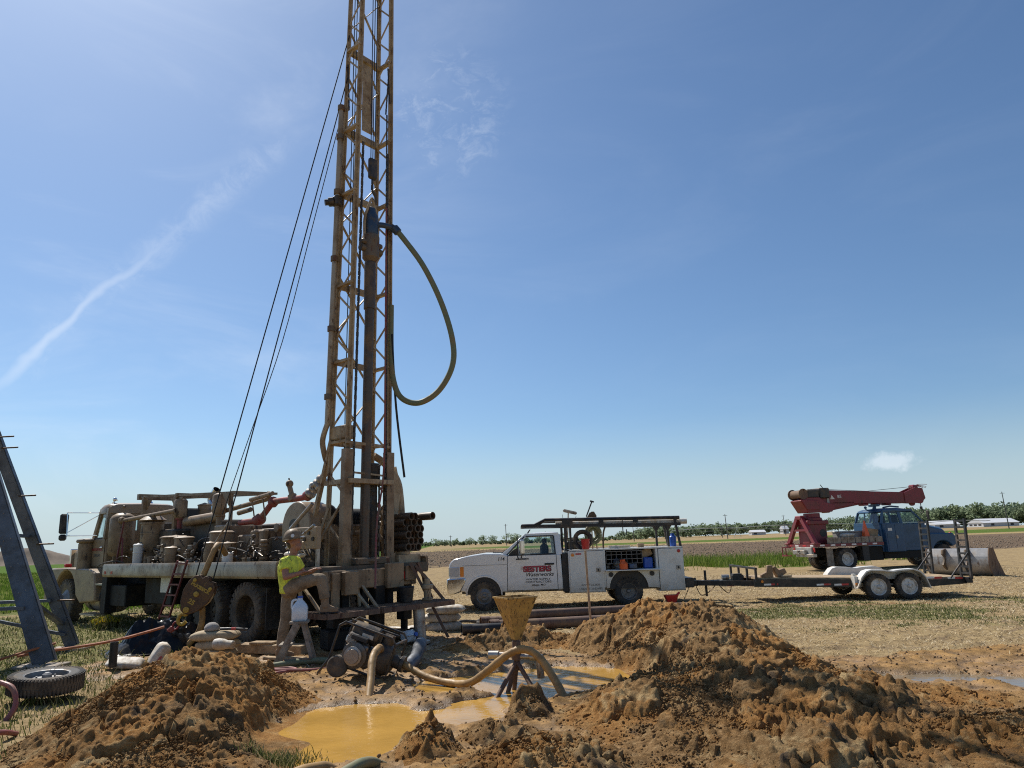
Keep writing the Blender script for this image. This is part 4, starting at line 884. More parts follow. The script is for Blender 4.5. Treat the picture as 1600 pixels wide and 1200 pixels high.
    m = M(); m.ball((-1.3, .0, 1.52), .09, 10, 6, (1.6, 1, .6)); m.ball((-1.45, .02, 1.48), .08, 9, 6, (1.5, 1, .7)); m.ball((-1.62, .0, 1.5), .06, 9, 6, (1.4, 1, .6)); o = m.obj('rag', 'white_bag', None, (-1.3, 0, 1.44)); o.location = rw(-1.3, 0, 1.44); o.rotation_euler = (0, 0, pi-TH); tag(o, 'crumpled white rag on the rig control levers beside the worker', 'rag')
rig_machinery()

MX0, MX1, MYL, MYR = -1.8, -1.32, -.72, -1.68       # mast legs: rear face, front face, left, right
def mast_leg(ix, iy, z):                             # position of a leg at height z (slight taper and lean)
    t = (z-1.25)/12.5; cx, cy = -1.56, -1.2; k = 1.04-.24*t; bx = .24*k; by = .47*k
    return Vector((cx+(bx if ix else -bx)-.05*t, cy+(by if iy == 0 else -by)-.13*t, z))
def rig_mast():
    ZT = 14.6; root = rig
    for ix in (0, 1):
        for iy in (0, 1):
            m = M(); w = .074 if ix == 0 else .066
            zs = [1.25 if ix == 0 else 1.3, 4, 8, 12, ZT]
            for a, b in zip(zs[:-1], zs[1:]): m.angle(mast_leg(ix, iy, a), mast_leg(ix, iy, b), w, .022, (1, 0, 0))
            m.obj('mast_leg', 'mast_paint', root)
    heavy = M(); 
    for iy in (0, 1):   # wide lower channel of the rear legs
        p = mast_leg(0, iy, 1.2); q = mast_leg(0, iy, 3.1); heavy.beam(p, q+Vector((0, 0, .2)), .17, .12, (1, 0, 0)); heavy.beam(p+Vector((0, 0, .02)), p+Vector((0, 0, .28)), .19, .17, (1, 0, 0))
    heavy.obj('leg_channel', 'rig_tan', root)
    _levels = [1.35, 2.9, 3.45, 4.6, 6.0, 7.35, 8.6, 9.95, 11.2, 12.5, 13.8]
    br = lambda: M()
    girt = [3.45, 4.95, 6.45, 8.35, 9.75, 11.6, 13.4]
    for z in girt:
        m = M(); m.beam(mast_leg(1, 0, z), mast_leg(1, 1, z), .1, .05); 
        for iy in (0, 1): m.beam(mast_leg(1, iy, z), mast_leg(0, iy, z), .09, .045)
        m.beam(mast_leg(1, 0, z)+Vector((-.08, 0, .0)), mast_leg(1, 1, z)+Vector((-.08, 0, 0)), .12, .012, (1, 0, 0)); m.obj('girt', 'mast_paint', root)
    zz = np.linspace(3.4, ZT-.3, 11)
    for k in range(10):    # X bracing on the closed front face
        m = M(); a, b = zz[k], zz[k+1]; s = k % 2
        m.beam(mast_leg(1, s, a), mast_leg(1, 1-s, b), .045, .02); 
        if k % 2 == 0: m.beam(mast_leg(1, 1-s, a), mast_leg(1, s, b), .045, .02)
        m.obj('cross_brace', 'mast_paint', root)
    zs = np.linspace(1.6, ZT-.2, 31)
    for iy in (0, 1):
        for k in range(30):
            m = M(); a, b = zs[k], zs[k+1]; s = k % 2; m.beam(mast_leg(s, iy, a), mast_leg(1-s, iy, b), .035, .018, (0, 1, 0)); m.obj('lacing_bar', 'mast_paint', root)
    # rear platforms/guides low on the mast, A legs that carry it
    m = M()
    for iy, s in ((0, 1), (1, -1)):
        p = mast_leg(1, iy, 3.5); m.beam(p, Vector((-.75, p.y+.12*s, 1.3)), .09, .05); m.beam(mast_leg(1, iy, 2.3), Vector((-1.05, p.y+.2*s, 1.3)), .06, .04); m.beam(mast_leg(0, iy, 2.5), Vector((-1.1, p.y+.28*s, 1.35)), .05, .03)
    m.obj('mast_support', 'mast_paint', root)
    m = M(); m.span((-1.15, -.72, 2.7), (-1.95, -1.7, 2.78)); m.span((-1.3, -.74, 3.5), (-1.75, -.95, 3.75), .02); m.beam((-1.82, -.7, 2.9), (-1.82, -1.7, 2.86), .04, .03); m.beam((-1.82, -.7, 3.42), (-1.82, -1.7, 3.4), .06, .05); m.obj('crossmember', 'mast_paint', root)
    # pull-down chains along both rails
    for iy, dy in ((0, -.11), (1, .1)):
        m = M(); off = Vector((-.03, dy, 0)); m.chain(mast_leg(0, iy, 1.3)+off, mast_leg(0, iy, 9.4)+off, .03, .085); m.obj('pulldown_chain', 'grease', root)
    m = M(); off = Vector((-.02, .24, 0)); m.chain(mast_leg(0, 1, 1.3)+off, mast_leg(0, 1, 3.05)+off, .022, .075); m.span((-1.72, -1.38, 1.3), (-1.62, -1.5, 3.06)); m.span((-1.75, -1.34, 2.7), (-1.58, -1.54, 3.1), .02); m.obj('chain_case', 'grease', root)
    # backboard plate high up
    a = mast_leg(1, 0, 9.95)+Vector((-.06, -.5, 0)); b = mast_leg(1, 0, 11.5)+Vector((-.06, -.5, 0)); M().span((a.x-.012, a.y-.13, a.z), (a.x+.012, a.y+.13, b.z)).obj('guard_plate', 'mast_paint', root)
    # standpipe up the left side with a valve
    x0 = mast_leg(1, 0, 4)+Vector((.02, .1, 0)); sp = [(-.74, -1.0, 2.87), (-1.05, -.9, 3.05), (-1.2, -.72, 3.2), (-1.22, -.64, 3.5), x0-Vector((0, 0, .2)), mast_leg(1, 0, 7)+Vector((.02, .1, 0)), mast_leg(1, 0, 10.3)+Vector((.02, .1, 0))]
    st = M().tube(spline(sp[:5], 6)+[Vector(q) for q in sp[5:]], .05, 12).obj('standpipe', 'deck_lip', root)
    m = M()
    for z in (4.3, 5.6, 7.0, 8.4, 9.6, 10.25): M().lathe([(-.05, .075), (.05, .075)], mast_leg(1, 0, z)+Vector((.02, .1, 0)), (0, 0, 1), 12).obj('collar', 'mast_dark', st)
    v0 = mast_leg(1, 0, 8.2)+Vector((.02, .1, 0)); m.lathe([(0, .05), (.06, .05), (.08, .09), (.16, .09), (.18, .06), (.24, .06)], v0, (.5, .8, -.2), 12); m.box(v0, (.16, .16, .22), None, .03); m.obj('valve', 'grease', st)
    # swivel, kelly and travelling hook hanging in the open face
    K = Vector((-1.78, -1.16, 0)); kz = lambda z: Vector((K.x-.003*(z-1.3), K.y-.011*(z-1.3), z))
    k = M(); k.cyl(kz(.9), kz(7.05), .088, 18); k.lathe([(0, .11), (.9, .11), (.95, .095)], kz(6.0), (0, 0, 1), 18); ke = k.obj('kelly', 'drill_pipe', root)
    m = M(); m.lathe([(0, .1), (.08, .16), (.5, .17), (.55, .15)], kz(6.95), (0, 0, 1), 18); m.box(kz(7.32), (.16, .5, .1), None, .03); m.lathe([(-.25, .07), (.25, .07)], kz(7.2)+Vector((0, .0, 0)), (0, 1, 0), 12); m.obj('top_drive_sub', 'mast_dark', root)
    s = M(); s.lathe([(0, .12), (.06, .14), (.4, .13), (.48, .09), (.56, .08), (.6, .03)], kz(7.5), (0, 0, 1), 18); s.tube(spline([kz(7.72), kz(7.76)+Vector((-.1, -.22, 0)), kz(7.74)+Vector((-.16, -.46, 0))], 5), .055, 12); s.lathe([(-.08, .075), (.08, .075)], kz(7.74)+Vector((-.15, -.46, 0)), (-.3, -.9, -.3), 12); sv = s.obj('swivel', 'swivel_blue', root)
    b = M(); 
    for yy in (-.15, .15): b.tube(spline([kz(7.35)+Vector((0, yy, 0)), kz(7.8)+Vector((0, yy*1.1, 0)), kz(8.15)+Vector((0, yy*.4, 0)), kz(8.3)], 5), .028, 8)
    b.obj('bail', 'mast_paint', sv)
    h = M(); h.tube(spline([kz(8.3)+Vector((0, .02, 0)), kz(8.22)+Vector((0, -.08, 0)), kz(8.34)+Vector((0, -.1, 0)), kz(8.46)], 4), .03, 8); h.chain(kz(8.46), kz(8.7), .03, .09); h.span(tuple(kz(8.7)+Vector((-.05, -.1, 0))), tuple(kz(9.15)+Vector((.05, .1, 0))), .03); h.obj('travelling_block', 'grease', root)
    m = M()
    for dy in (-.05, .0, .05): m.cyl(kz(9.1)+Vector((0, dy, 0)), kz(14.7)+Vector((.05, dy*1.3, 0)), .009, 6)
    for dy in (.2, .26): m.cyl(Vector((-1.45, -1.2+dy, 2.2)), Vector((-1.5, -1.25+dy, 14.6)), .009, 6)
    m.obj('hoist_rope', 'cable', root)
    m = M(); m.span((-1.15, -.7, 14.5), (-2.0, -1.75, 14.62)); 
    for yy in (-1.0, -1.2, -1.4): m.lathe([(-.04, .22), (-.02, .2), (.02, .2), (.04, .22)], (-1.7, yy, 14.75), (0, 1, 0), 18)
    m.obj('crown_block', 'mast_paint', root)
    # loose chains and lines inside the mast
    m = M(); p = mast_leg(0, 1, 11.4); m.chain(p+Vector((0, .05, 0)), mast_leg(0, 1, 10.3)+Vector((0, .13, 0)), .02, .06); m.chain(p+Vector((0, .08, 0)), mast_leg(0, 1, 10.6)+Vector((0, .03, 0)), .02, .06); p = mast_leg(1, 0, 11.3); m.chain(p, mast_leg(1, 0, 10.2)+Vector((-.1, 0, 0)), .02, .06); m.chain(mast_leg(0, 1, 10.3)+Vector((0, .1, 0)), mast_leg(0, 1, 5)+Vector((0, .1, 0)), .02, .075); m.obj('hanging_chain', 'grease', root)
    m = M(); m.tube(spline([mast_leg(0, 1, 8.2)+Vector((-.03, .12, 0)), mast_leg(0, 1, 5)+Vector((-.05, .14, 0)), mast_leg(0, 1, 3)+Vector((-.1, .2, 0)), (-2.2, -1.1, 2.0), (-2.75, -.62, .95)], 8), .017, 7); m.obj('red_line', 'red_pipe', root)
    m = M(); m.tube(spline([mast_leg(0, 1, 5.6)+Vector((-.04, -.03, 0)), mast_leg(0, 1, 4.2)+Vector((-.06, -.12, 0)), mast_leg(0, 1, 2.85)+Vector((-.1, -.3, 0))], 6), .022, 7); m.obj('drop_hose', 'cable', root)
    # curved hose guide and bracket on the right of the mast foot
    m = M(); m.tube(spline([(-1.3, -1.75, 3.3), (-1.35, -2.0, 3.15), (-1.4, -2.25, 2.85), (-1.42, -2.32, 2.5), (-1.42, -2.36, 2.0)], 6), .07, 12); m.prism([(0, 0), (.34, .05), (.42, .5), (.3, .95), (.18, .6), (.2, .4), (.1, .25), (0, .2)], (-1.5, -1.85, 2.15), (0, -1, 0), (0, 0, 1), (.06, 0, 0)); m.beam((-1.5, -2.0, 1.3), (-1.5, -2.0, 2.6), .1, .08); m.beam((-1.5, -1.7, 2.4), (-1.5, -2.2, 1.3), .06, .05); m.beam((-1.5, -1.7, 1.75), (-1.5, -2.1, 1.75), .05, .05); m.obj('hose_guide', 'mast_paint', root)
rig_mast()

def rig_rear():
    # heavy rear beams, boxes and table
    m = M(); m.span((-2.05, -.05, .93), (-2.22, -2.0, 1.24), .015); m.span((-2.0, -.1, 1.24), (-1.2, -2.3, 1.3)); m.obj('rear_beam', 'rig_tan', rig)
    m = M()
    for y0, y1, z0, z1, d in ((-.35, -.62, .85, 1.22, .12), (-1.25, -1.62, .9, 1.32, .1), (-1.7, -1.95, 1.0, 1.26, .06), (-.15, -.3, .6, 1.2, .05)): M().span((-2.22, y0, z0), (-2.22-d, y1, z1), .012).obj('bracket_box', 'rig_tan', rig)
    m = M(); m.lathe([(0, .26), (.06, .3), (.1, .3), (.12, .2)], (-1.78, -1.16, 1.3), (0, 0, 1), 24); m.span((-1.45, -.8, 1.3), (-2.05, -1.55, 1.42), .02); m.obj('rotary_table', 'mast_dark', rig)
    m = M()
    for y in (-.55, -.95, -1.5, -1.85): M().span((-2.0, y-.07, .5), (-2.1, y+.07, .95), .01).obj('rear_bracket', 'chassis_black', rig)
    m = M()
    for y in (-1.75, -1.92): M().lathe([(0, .085), (.02, .085), (.02, .001)], (-2.225, y, 1.1), (-1, 0, 0), 16).obj('tail_lamp', 'red_lens', rig)
    # fold-down work platforms of expanded metal
    for nm, x0, x1, y0, y1, z in (('work_platform', -2.12, -2.78, .32, -.68, .6), ('work_platform', -2.2, -2.8, -.74, -2.35, .6)):
        p = M()
        p.beam((x0, y0, z), (x1, y0, z), .05, .08); p.beam((x0, y1, z), (x1, y1, z), .05, .08); p.beam((x0, y0, z), (x0, y1, z), .05, .08); p.beam((x1, y0, z), (x1, y1, z), .05, .08)
        o = p.obj(nm, 'steel_rust', rig)
        k = M(); n = int(abs(y1-y0)/.045)
        for i in range(n):
            yy = y0+(y1-y0)*(i+.5)/n; k.beam((x0, yy, z+.035), (x1, yy, z+.035), .012, .02)
        for i in range(12):
            xx = x0+(x1-x0)*(i+.5)/12; k.beam((xx, y0, z+.046), (xx, y1, z+.046), .01, .012)
        k.obj('grating', 'steel_rust', o)
        for yy in (y0-.05, y1+.05): s = M(); s.beam((x0+.05, yy, z), (x0+.12, yy, z+.42), .05, .03); s.beam((x1+.15, yy, z), (x0+.12, yy, z+.48), .05, .03); s.obj('platform_strut', 'mast_paint', o)
    m = M(); m.cyl((-2.75, -1.6, .0), (-2.7, -1.6, .58), .1, 16); m.lathe([(0, .16), (.04, .16)], (-2.75, -1.6, .0), (0, 0, 1), 16); m.obj('platform_leg', 'worn_steel', rig)
    M().span((-2.05, -1.05, .02), (-2.25, -1.25, .95), .01).obj('levelling_jack', 'chassis_black', rig)
    m = M(); m.beam((-2.3, -1.78, 1.3), (-2.75, -2.25, .02), .05, .05); m.beam((-2.3, -1.9, 1.25), (-2.6, -2.35, .6), .05, .05); m.beam((-2.3, -1.95, 1.3), (-2.3, -2.3, .66), .04, .04); m.obj('prop_leg', 'steel_rust', rig)
    # drill pipe rack on the right side
    m = M(); m.span((-1.35, -1.9, 1.42), (-1.45, -2.55, 1.5)); m.beam((-1.4, -1.92, 1.3), (-1.4, -1.92, 2.16), .08, .06); m.obj('pipe_rack', 'mast_paint', rig); m = M(); m.span((3.2, -1.95, 1.42), (3.1, -2.55, 1.5)); m.beam((3.15, -1.95, 1.3), (3.15, -1.95, 2.16), .08, .06); m.obj('pipe_rack', 'mast_paint', rig); m = M(); m.span((-1.5, -1.82, 1.24), (-1.95, -2.35, 1.44)); m.obj('pipe_rack', 'mast_paint', rig)
rig_rear()
# drill pipes stored in the rack, ends toward the rear
g = np.random.default_rng(91)
for r_ in range(6):
    for c_ in range(3 if r_ else 3):
        if r_ == 5 and c_ == 1: pass
        y = -2.04-c_*.155-(.07 if r_ % 2 else 0); z = 1.57+r_*.112; ex = -1.93+g.uniform(-.07, .05)-(.22 if (r_, c_) == (5, 2) else 0)
        m = M(); m.pipe((0, 0, 0), (5.2, 0, 0), .062, .012, 16); m.pipe((.0, 0, 0), (.3, 0, 0), .074, .022, 16); m.lathe([(0, .001), (0, .05)], (.25, 0, 0), (1, 0, 0), 14, False)
        o = m.obj('drill_pipe', 'drill_pipe'); o.location = rw(ex, y, z); o.rotation_euler = (0, 0, pi-TH)
        rows = ('bottom', 'second', 'third', 'fourth', 'fifth', 'top')[r_]; cols = ('inner', 'middle', 'outer')[c_]
        tag(o, f'{cols} drill pipe in the {rows} row of the rack behind the mast', 'drill pipe', 'drill pipes racked on the rig')

# the green mud hose looping from the swivel to the mast
def mud_hose():
    a = rw(-1.99, -1.68, 7.72); pts = [a]+[rw(*p) for p in ((-2.1, -1.8, 7.52), (-2.38, -2.06, 6.95), (-2.62, -2.3, 6.2), (-2.78, -2.43, 5.45), (-2.77, -2.43, 4.92), (-2.55, -2.28, 4.45), (-2.25, -2.05, 4.23), (-1.98, -1.85, 4.34), (-1.85, -1.76, 4.7), (-1.8, -1.74, 5.3), (-1.8, -1.74, 6.2))]
    m = M(); m.tube(spline(pts, 8), .055, 14); m.v = [(p[0]-RIG[0], p[1]-RIG[1], p[2]) for p in m.v]
    o = tag(m.obj('mud_hose', 'hose_green'), 'thick green mud hose looping down beside the mast from the blue swivel', 'hose'); o.location = RIG
    c = M(); p0, p1 = Vector(pts[0]), Vector(pts[1]); c.lathe([(-.06, .06), (-.04, .085), (.08, .085), (.1, .06)], p0, p1-p0, 14); c.v = [(p[0]-RIG[0], p[1]-RIG[1], p[2]) for p in c.v]; c.obj('coupling', 'swivel_blue', o)
mud_hose()
m = M(); a, b = rw(*mast_leg(1, 0, 10.6)), rw(2.1, -.6, 2.35); m.tube(spline([(0, 0, 0), (a-b)*.2+Vector((.05, 0, -.12)), (a-b)*.45+Vector((.1, 0, -.32)), (a-b)*.7+Vector((.05, 0, -.2)), a-b], 5), .009, 6); o = tag(m.obj('slack_rope', 'cable'), 'slack kinked rope nearest the mast left side', 'rope'); o.location = b
# ================================================================== white service truck (front to the left)
TW = (1.0, 21.4, -.2)
truck = thing('service_truck', 'white pickup service truck with utility body and black ladder rack', 'truck', TW)
def service_truck():
    T = truck
    for x, w in ((-1.95, .24),):
        for y, o in ((-.88, -1), (.88, 1)): wheel(T, (x, y, .38), .39, w, (0, o, 0), 'rim_grey', 'rubber', 0, .2, 32, .56, 8, .05)
    for y, o in ((-.92, -1), (-.66, -1), (.66, 1), (.92, 1)): wheel(T, (2.03, y, .38), .39, .22, (0, o, 0), 'rim_grey', 'rubber', .1 if abs(y) > .8 else 0, .24, 32, .56, 8, .0)
    prof = [(-2.86, .52), (-2.9, .8), (-2.92, 1.16), (-2.88, 1.3), (-2.78, 1.38), (-2.4, 1.46), (-1.95, 1.515), (-1.5, 1.5), (-1.15, 1.43), (.2, 1.43), (.23, .48), (-1.43, .46)]+arc(-1.95, .42, .48, 3, 177, 14)+[(-2.5, .5)]
    M().prism(prof, (0, -.98, 0), (1, 0, 0), (0, 0, 1), (0, 1.96, 0)).obj('cab_body', 'truck_white', T, bevel=.05)
    M().prism([(-1.3, .5), (-1.28, 1.425), (.06, 1.425), (.08, .5)], (0, -.979, 0), (1, 0, 0), (0, 0, 1), (0, -.012, 0)).obj('door', 'truck_white', T, bevel=.012)
    d = T.children[-1]
    M().prism([(-1.315, .485), (-1.295, 1.44), (.075, 1.44), (.096, .485)], (0, -.978, 0), (1, 0, 0), (0, 0, 1), (0, -.004, 0)).obj('door_seam', 'black_trim', T)
    M().box((-1.9, -.9815, 1.2), (1.3, .006, .012)).obj('crease_shade', 'mesh_grey', T)  # grey strip: shade of the pressed crease put in as colour
    M().box((-.13, -1.0, 1.18), (.27, .03, .05), None, .015).obj('door_handle', 'black_trim', d)
    rot = (pi/2, 0, 0); yt = -.9945
    text('SESTERS', .2, (-.47, yt, .99), rot, 'letter_black', d, 'logo_outline', .0005, .0, 'CENTER', .014, 1.08)  # dark printed outline behind the red letters
    text('SESTERS', .2, (-.48, yt-.003, .996), rot, 'letter_red', d, 'logo_lettering', .0005, .0, 'CENTER', .007, 1.06)
    m = M()
    for k in range(5): a = R(100+k*28); m.beam((-.86+.02*cos(a), yt-.002, 1.07+.02*sin(a)), (-.86+.075*cos(a), yt-.002, 1.07+.075*sin(a)), .014, .003)
    m.obj('logo_splash', 'letter_red', d)
    text('Waterworks', .15, (-.42, yt, .86), rot, 'letter_black', d, 'lettering', .0005, .35, 'CENTER', .002)
    text('WATER SUPPLY', .075, (-.45, yt, .755), rot, 'letter_black', d, 'lettering', .0005, 0, 'CENTER', .001, 1.3)
    text('CONTRACTORS', .075, (-.45, yt, .685), rot, 'letter_black', d, 'lettering', .0005, 0, 'CENTER', .001, 1.3)
    text('Malga, MO', .07, (-.45, yt, .605), rot, 'letter_black', d, 'lettering', .0005, .3, 'CENTER', .001, 1.2)
    text('114', .13, (-1.47, -.9835, 1.31), rot, 'letter_black', T, 'fleet_number', .0005, .15, 'CENTER', .003)
    # wheel-arch lip, grille, lamps, bumper
    m = M(); m.prism(arc(-1.95, .42, .505, -2, 182, 16)+arc(-1.95, .42, .465, 182, -2, 16), (0, -.975, 0), (1, 0, 0), (0, 0, 1), (0, -.03, 0)); m.obj('arch_lip', 'truck_white', T)
    m = M(); m.prism(arc(-1.95, .42, .5, 0, 180, 14), (0, -.96, 0), (1, 0, 0), (0, 0, 1), (0, .4, 0)); m.obj('wheel_well', 'black_trim', T)
    M().span((-2.93, -.72, .86), (-2.88, .72, 1.26), .02).obj('grille', 'chrome', T)
    for y in (-.84, .84):
        l = M().span((-2.93, y-.15, .88), (-2.6, y+.15, 1.2), .04).obj('headlight', 'lamp_lens', T); M().span((-2.62, y-.152, .9), (-2.5, y+.152, 1.18), .02).obj('turn_signal', 'amber', l)
    m = M(); pb = [(-2.98, .62), (-2.98, .86), (-2.46, .88), (-2.46, .78), (-2.6, .5), (-2.95, .4)]; m.prism(pb, (0, -1.0, 0), (1, 0, 0), (0, 0, 1), (0, 2.0, 0)); m.obj('bumper', 'chrome', T, bevel=.03)
    # greenhouse
    m = M()
    for s in (-1, 1):
        m.beam((-1.42, s*.92, 1.44), (-.76, s*.82, 1.97), .1, .07, (0, 1, 0)); m.beam((.14, s*.93, 1.42), (.1, s*.82, 1.97), .2, .07, (0, 1, 0)); m.beam((-.78, s*.82, 1.97), (.16, s*.82, 1.98), .08, .1); m.beam((-.98, s*.925, 1.42), (-.98, s*.88, 1.72), .045, .05, (0, 1, 0))
    m.span((.14, -.9, 1.42), (.23, .9, 1.52)); m.span((.14, -.84, 1.86), (.22, .84, 1.98)); m.obj('cab_pillars', 'truck_white', T, bevel=.012)
    rings = []
    for x, zt, w in ((-.84, 1.93, .78), (-.72, 2.0, .8), (-.5, 2.04, .82), (0, 2.05, .83), (.16, 2.03, .82), (.22, 1.96, .8)):
        rings.append([(x, -w, 1.93), (x, -w, zt-.05), (x, -w*.9, zt-.01), (x, 0, zt+.02), (x, w*.9, zt-.01), (x, w, zt-.05), (x, w, 1.93)])
    M().loft(rings).obj('roof', 'truck_white', T, sharp=50)
    for nm, q, mt in (('windscreen', [(-1.44, -.88, 1.46), (-1.44, .88, 1.46), (-.8, .78, 1.97), (-.8, -.78, 1.97)], 'window_glass'), ('side_window', [(-1.33, -.93, 1.43), (.05, -.94, 1.43), (.02, -.84, 1.95), (-.76, -.84, 1.95)], 'window_glass'), ('side_window', [(-1.33, .93, 1.43), (.05, .94, 1.43), (.02, .84, 1.95), (-.76, .84, 1.95)], 'window_glass'), ('rear_window', [(.18, -.8, 1.5), (.18, .8, 1.5), (.18, .76, 1.88), (.18, -.76, 1.88)], 'window_glass')):
        M().quad(*q).obj(nm, mt, T, sharp=0)
    m = M(); m.beam((-1.3, -.95, 1.44), (.05, -.955, 1.44), .03, .035); m.beam((.05, -.955, 1.43), (.02, -.86, 1.94), .035, .035); m.beam((.02, -.86, 1.945), (-.76, -.86, 1.945), .03, .03); m.beam((-1.33, -.945, 1.43), (-.8, -.855, 1.94), .035, .03); m.prism([(-1.33, 1.4), (-.97, 1.4), (-.97, 1.66), (-1.12, 1.58)], (0, -.95, 0), (1, 0, 0), (0, 0, 1), (0, .012, 0)); m.obj('window_seal', 'black_trim', T)
    m = M(); m.span((-1.3, -.85, 1.38), (.1, .85, 1.45)); 
    for y in (-.45, .45): m.span((-.32, y-.25, 1.2), (-.12, y+.25, 1.72), .06); m.span((-.27, y-.12, 1.72), (-.17, y+.12, 1.88), .03)
    m.tube([Vector((-.95+.06*sin(t), -.42+.19*cos(t), 1.5+.17*sin(t))) for t in np.linspace(0, 2*pi, 17)], .014, 6); m.obj('seats', 'interior', T)
    # towing mirror
    m = M(); m.tube([(-.98, -.96, 1.9), (-1.0, -1.2, 1.92), (-1.0, -1.2, 1.38), (-.98, -.98, 1.36)], .016, 6); m.tube([(-.9, -1.16, 1.9), (-.9, -1.16, 1.36), (-1.05, -1.2, 1.34), (-.7, -1.2, 1.34)], .02, 6); m.obj('mirror_arm', 'black_trim', T); M().box((-.87, -1.22, 1.66), (.13, .2, .42), None, .04).obj('mirror', 'chrome', T.children[-1])
    m = M(); m.beam((-1.7, -.55, 1.53), (-1.35, -.55, 1.52), .25, .02); m.cyl((-1.45, -.5, 1.5), (-1.3, -.2, 1.62), .012, 6); m.obj('wiper_cowl', 'black_trim', T)
    M().prism([(0, 0), (.05, .0), (.12, .11), (.08, .11)], (-.72, -.3, 2.03), (1, 0, 0), (0, 0, 1), (0, .04, 0)).obj('antenna_fin', 'black_trim', T)
    # frame, running gear
    m = M(); m.span((-2.6, -.5, .42), (3.75, -.38, .56)); m.span((-2.6, .38, .42), (3.75, .5, .56)); m.cyl((2.03, -.8, .38), (2.03, .8, .38), .07, 10); m.ball((2.03, 0, .38), .17, 10, 7); m.span((.3, -.6, .36), (1.3, .6, .46)); m.span((-2.3, -.6, .3), (-1.4, .6, .5)); m.obj('chassis', 'chassis_black', T)
    M().span((.23, -.9, .42), (.42, .9, 1.45)).obj('gap_shade', 'black_trim', T)  # black block painting the shade between cab and utility body
    # utility body
    def panel(a, b, nm='compartment_door', mat='panel_white', bev=.012): return M().span(a, b).obj(nm, mat, T, bevel=bev)
    ub = M(); Yn, Yd = -1.05, -.55
    for s in (-1, 1):
        a, b = s*1.04, s*.55
        ub.span((.4, a, .38), (.44, b, 1.55)); ub.span((3.54, a, .36), (3.58, b, 1.53)); ub.span((.4, a, 1.5), (3.58, b, 1.54)); ub.span((1.36, a, .5), (1.42, b, 1.52)); ub.span((2.82, a, .45), (2.88, b, 1.52)); ub.span((.4, b-.02*s, .4), (3.58, b, 1.54)); ub.span((1.4, a, .92), (2.86, b, .97)); ub.span((.42, a, .38), (1.4, b, .42)); ub.span((2.86, a, .36), (3.58, b, .4))
    ub.span((.4, -.56, .62), (3.58, .56, .68)); ub.obj('utility_body', 'panel_white', T, bevel=.006)
    for s in (-1, 1):
        y0, y1 = s*1.041, s*1.062
        for x0, x1, z0, z1 in ((.43, 1.37, .4, 1.49), (2.89, 3.56, .38, 1.49)):
            dd = panel((x0, y0, z0), (x1, y1, z1)); h = M().box((x1-.16 if x0 < 2 else x1-.14, s*1.07, .98), (.12, .02, .11), None, .01).obj('latch', 'worn_steel', dd); M().box((x1-.16 if x0 < 2 else x1-.14, s*1.078, .98), (.05, .014, .06), None, .005).obj('latch_slot', 'black_trim', dd)
        M().prism([(1.42, .93), (1.42, .48)]+arc(2.03, .46, .53, 178, 2, 14)+[(2.84, .46), (2.84, .93)], (0, y0, 0), (1, 0, 0), (0, 0, 1), (0, s*.02, 0)).obj('wheel_panel', 'panel_white', T, bevel=.006)
    M().prism(arc(2.03, .46, .53, 0, 180, 14), (0, -1.0, 0), (1, 0, 0), (0, 0, 1), (0, .44, 0)).obj('wheel_well', 'black_trim', T)
    m = M(); m.span((1.43, -.6, .98), (2.81, -.57, 1.49)); m.obj('compartment_back', 'interior', T)
    M().span((1.4, -1.3, .94), (2.9, -1.05, .965), .005).obj('fold_down_door', 'panel_white', T)
    m = M()
    for x in (1.55, 2.68): m.lathe([(0, .065), (.03, .065), (.03, .001)], (x, -1.062, .84), (0, -1, 0), 14)
    m.obj('grommet', 'black_trim', T)
    sh = M(); 
    for z in (1.12, 1.24, 1.36, 1.45): sh.span((1.45, -1.0, z), (2.45, -.62, z+.012))
    for k in range(8): sh.span((1.45+k*.143, -1.0, 1.12), (1.458+k*.143, -.62, 1.46))
    sh.obj('parts_bins', 'rim_grey', T)
    text('GVW 26,000', .075, (.98, -1.065, .56), rot, 'letter_grey', T, 'lettering', .0005, 0, 'CENTER', 0, 1.25); text('USDOT 3163482', .075, (.98, -1.065, .46), rot, 'letter_grey', T, 'lettering', .0005, 0, 'CENTER', 0, 1.2)
    m = M(); m.lathe([(0, .045), (.015, .045), (.02, .03), (.02, .001)], (.52, -1.063, 1.4), (0, -1, 0), 14); m.obj('marker_lamp', 'amber', T); M().span((.6, -1.066, 1.4), (.76, -1.063, 1.44)).obj('sticker', 'reflect_red', T); M().lathe([(0, .045), (.015, .045), (.02, .03), (.02, .001)], (3.46, -1.063, 1.42), (0, -1, 0), 14).obj('marker_lamp', 'red_lens', T)
    M().span((3.6, -.95, .42), (3.85, .95, .68), .02).obj('rear_bumper', 'black_steel', T); m = M(); m.span((3.85, -.1, .4), (4.15, .1, .52)); m.cyl((4.1, 0, .45), (4.1, 0, .62), .03, 8); m.obj('hitch', 'black_steel', T)
    # ladder rack
    for y in (-.85, .85):
        m = M(); m.beam((-.88, y, 2.23), (3.62, y, 2.15), .08, .08); m.tube([(-.86, y, 2.235), (-.5, y, 2.24), (-.2, y, 2.38), (3.6, y, 2.33)], .05, 8); m.beam((.36, y, 1.52), (.36, y, 2.36), .07, .07); m.beam((.5, y, 1.52), (.5, y, 2.3), .06, .06)
        m.beam((3.24, y, 1.52), (3.24, y, 2.18), .06, .06); m.beam((3.58, y, 1.5), (3.46, y, 2.3), .06, .06); m.prism([(3.1, 2.16), (3.4, 2.16), (3.26, 1.98), (3.22, 1.98)], (0, y-.01, 0), (1, 0, 0), (0, 0, 1), (0, .02, 0))
        m.obj('rack_rail', 'black_steel', T)
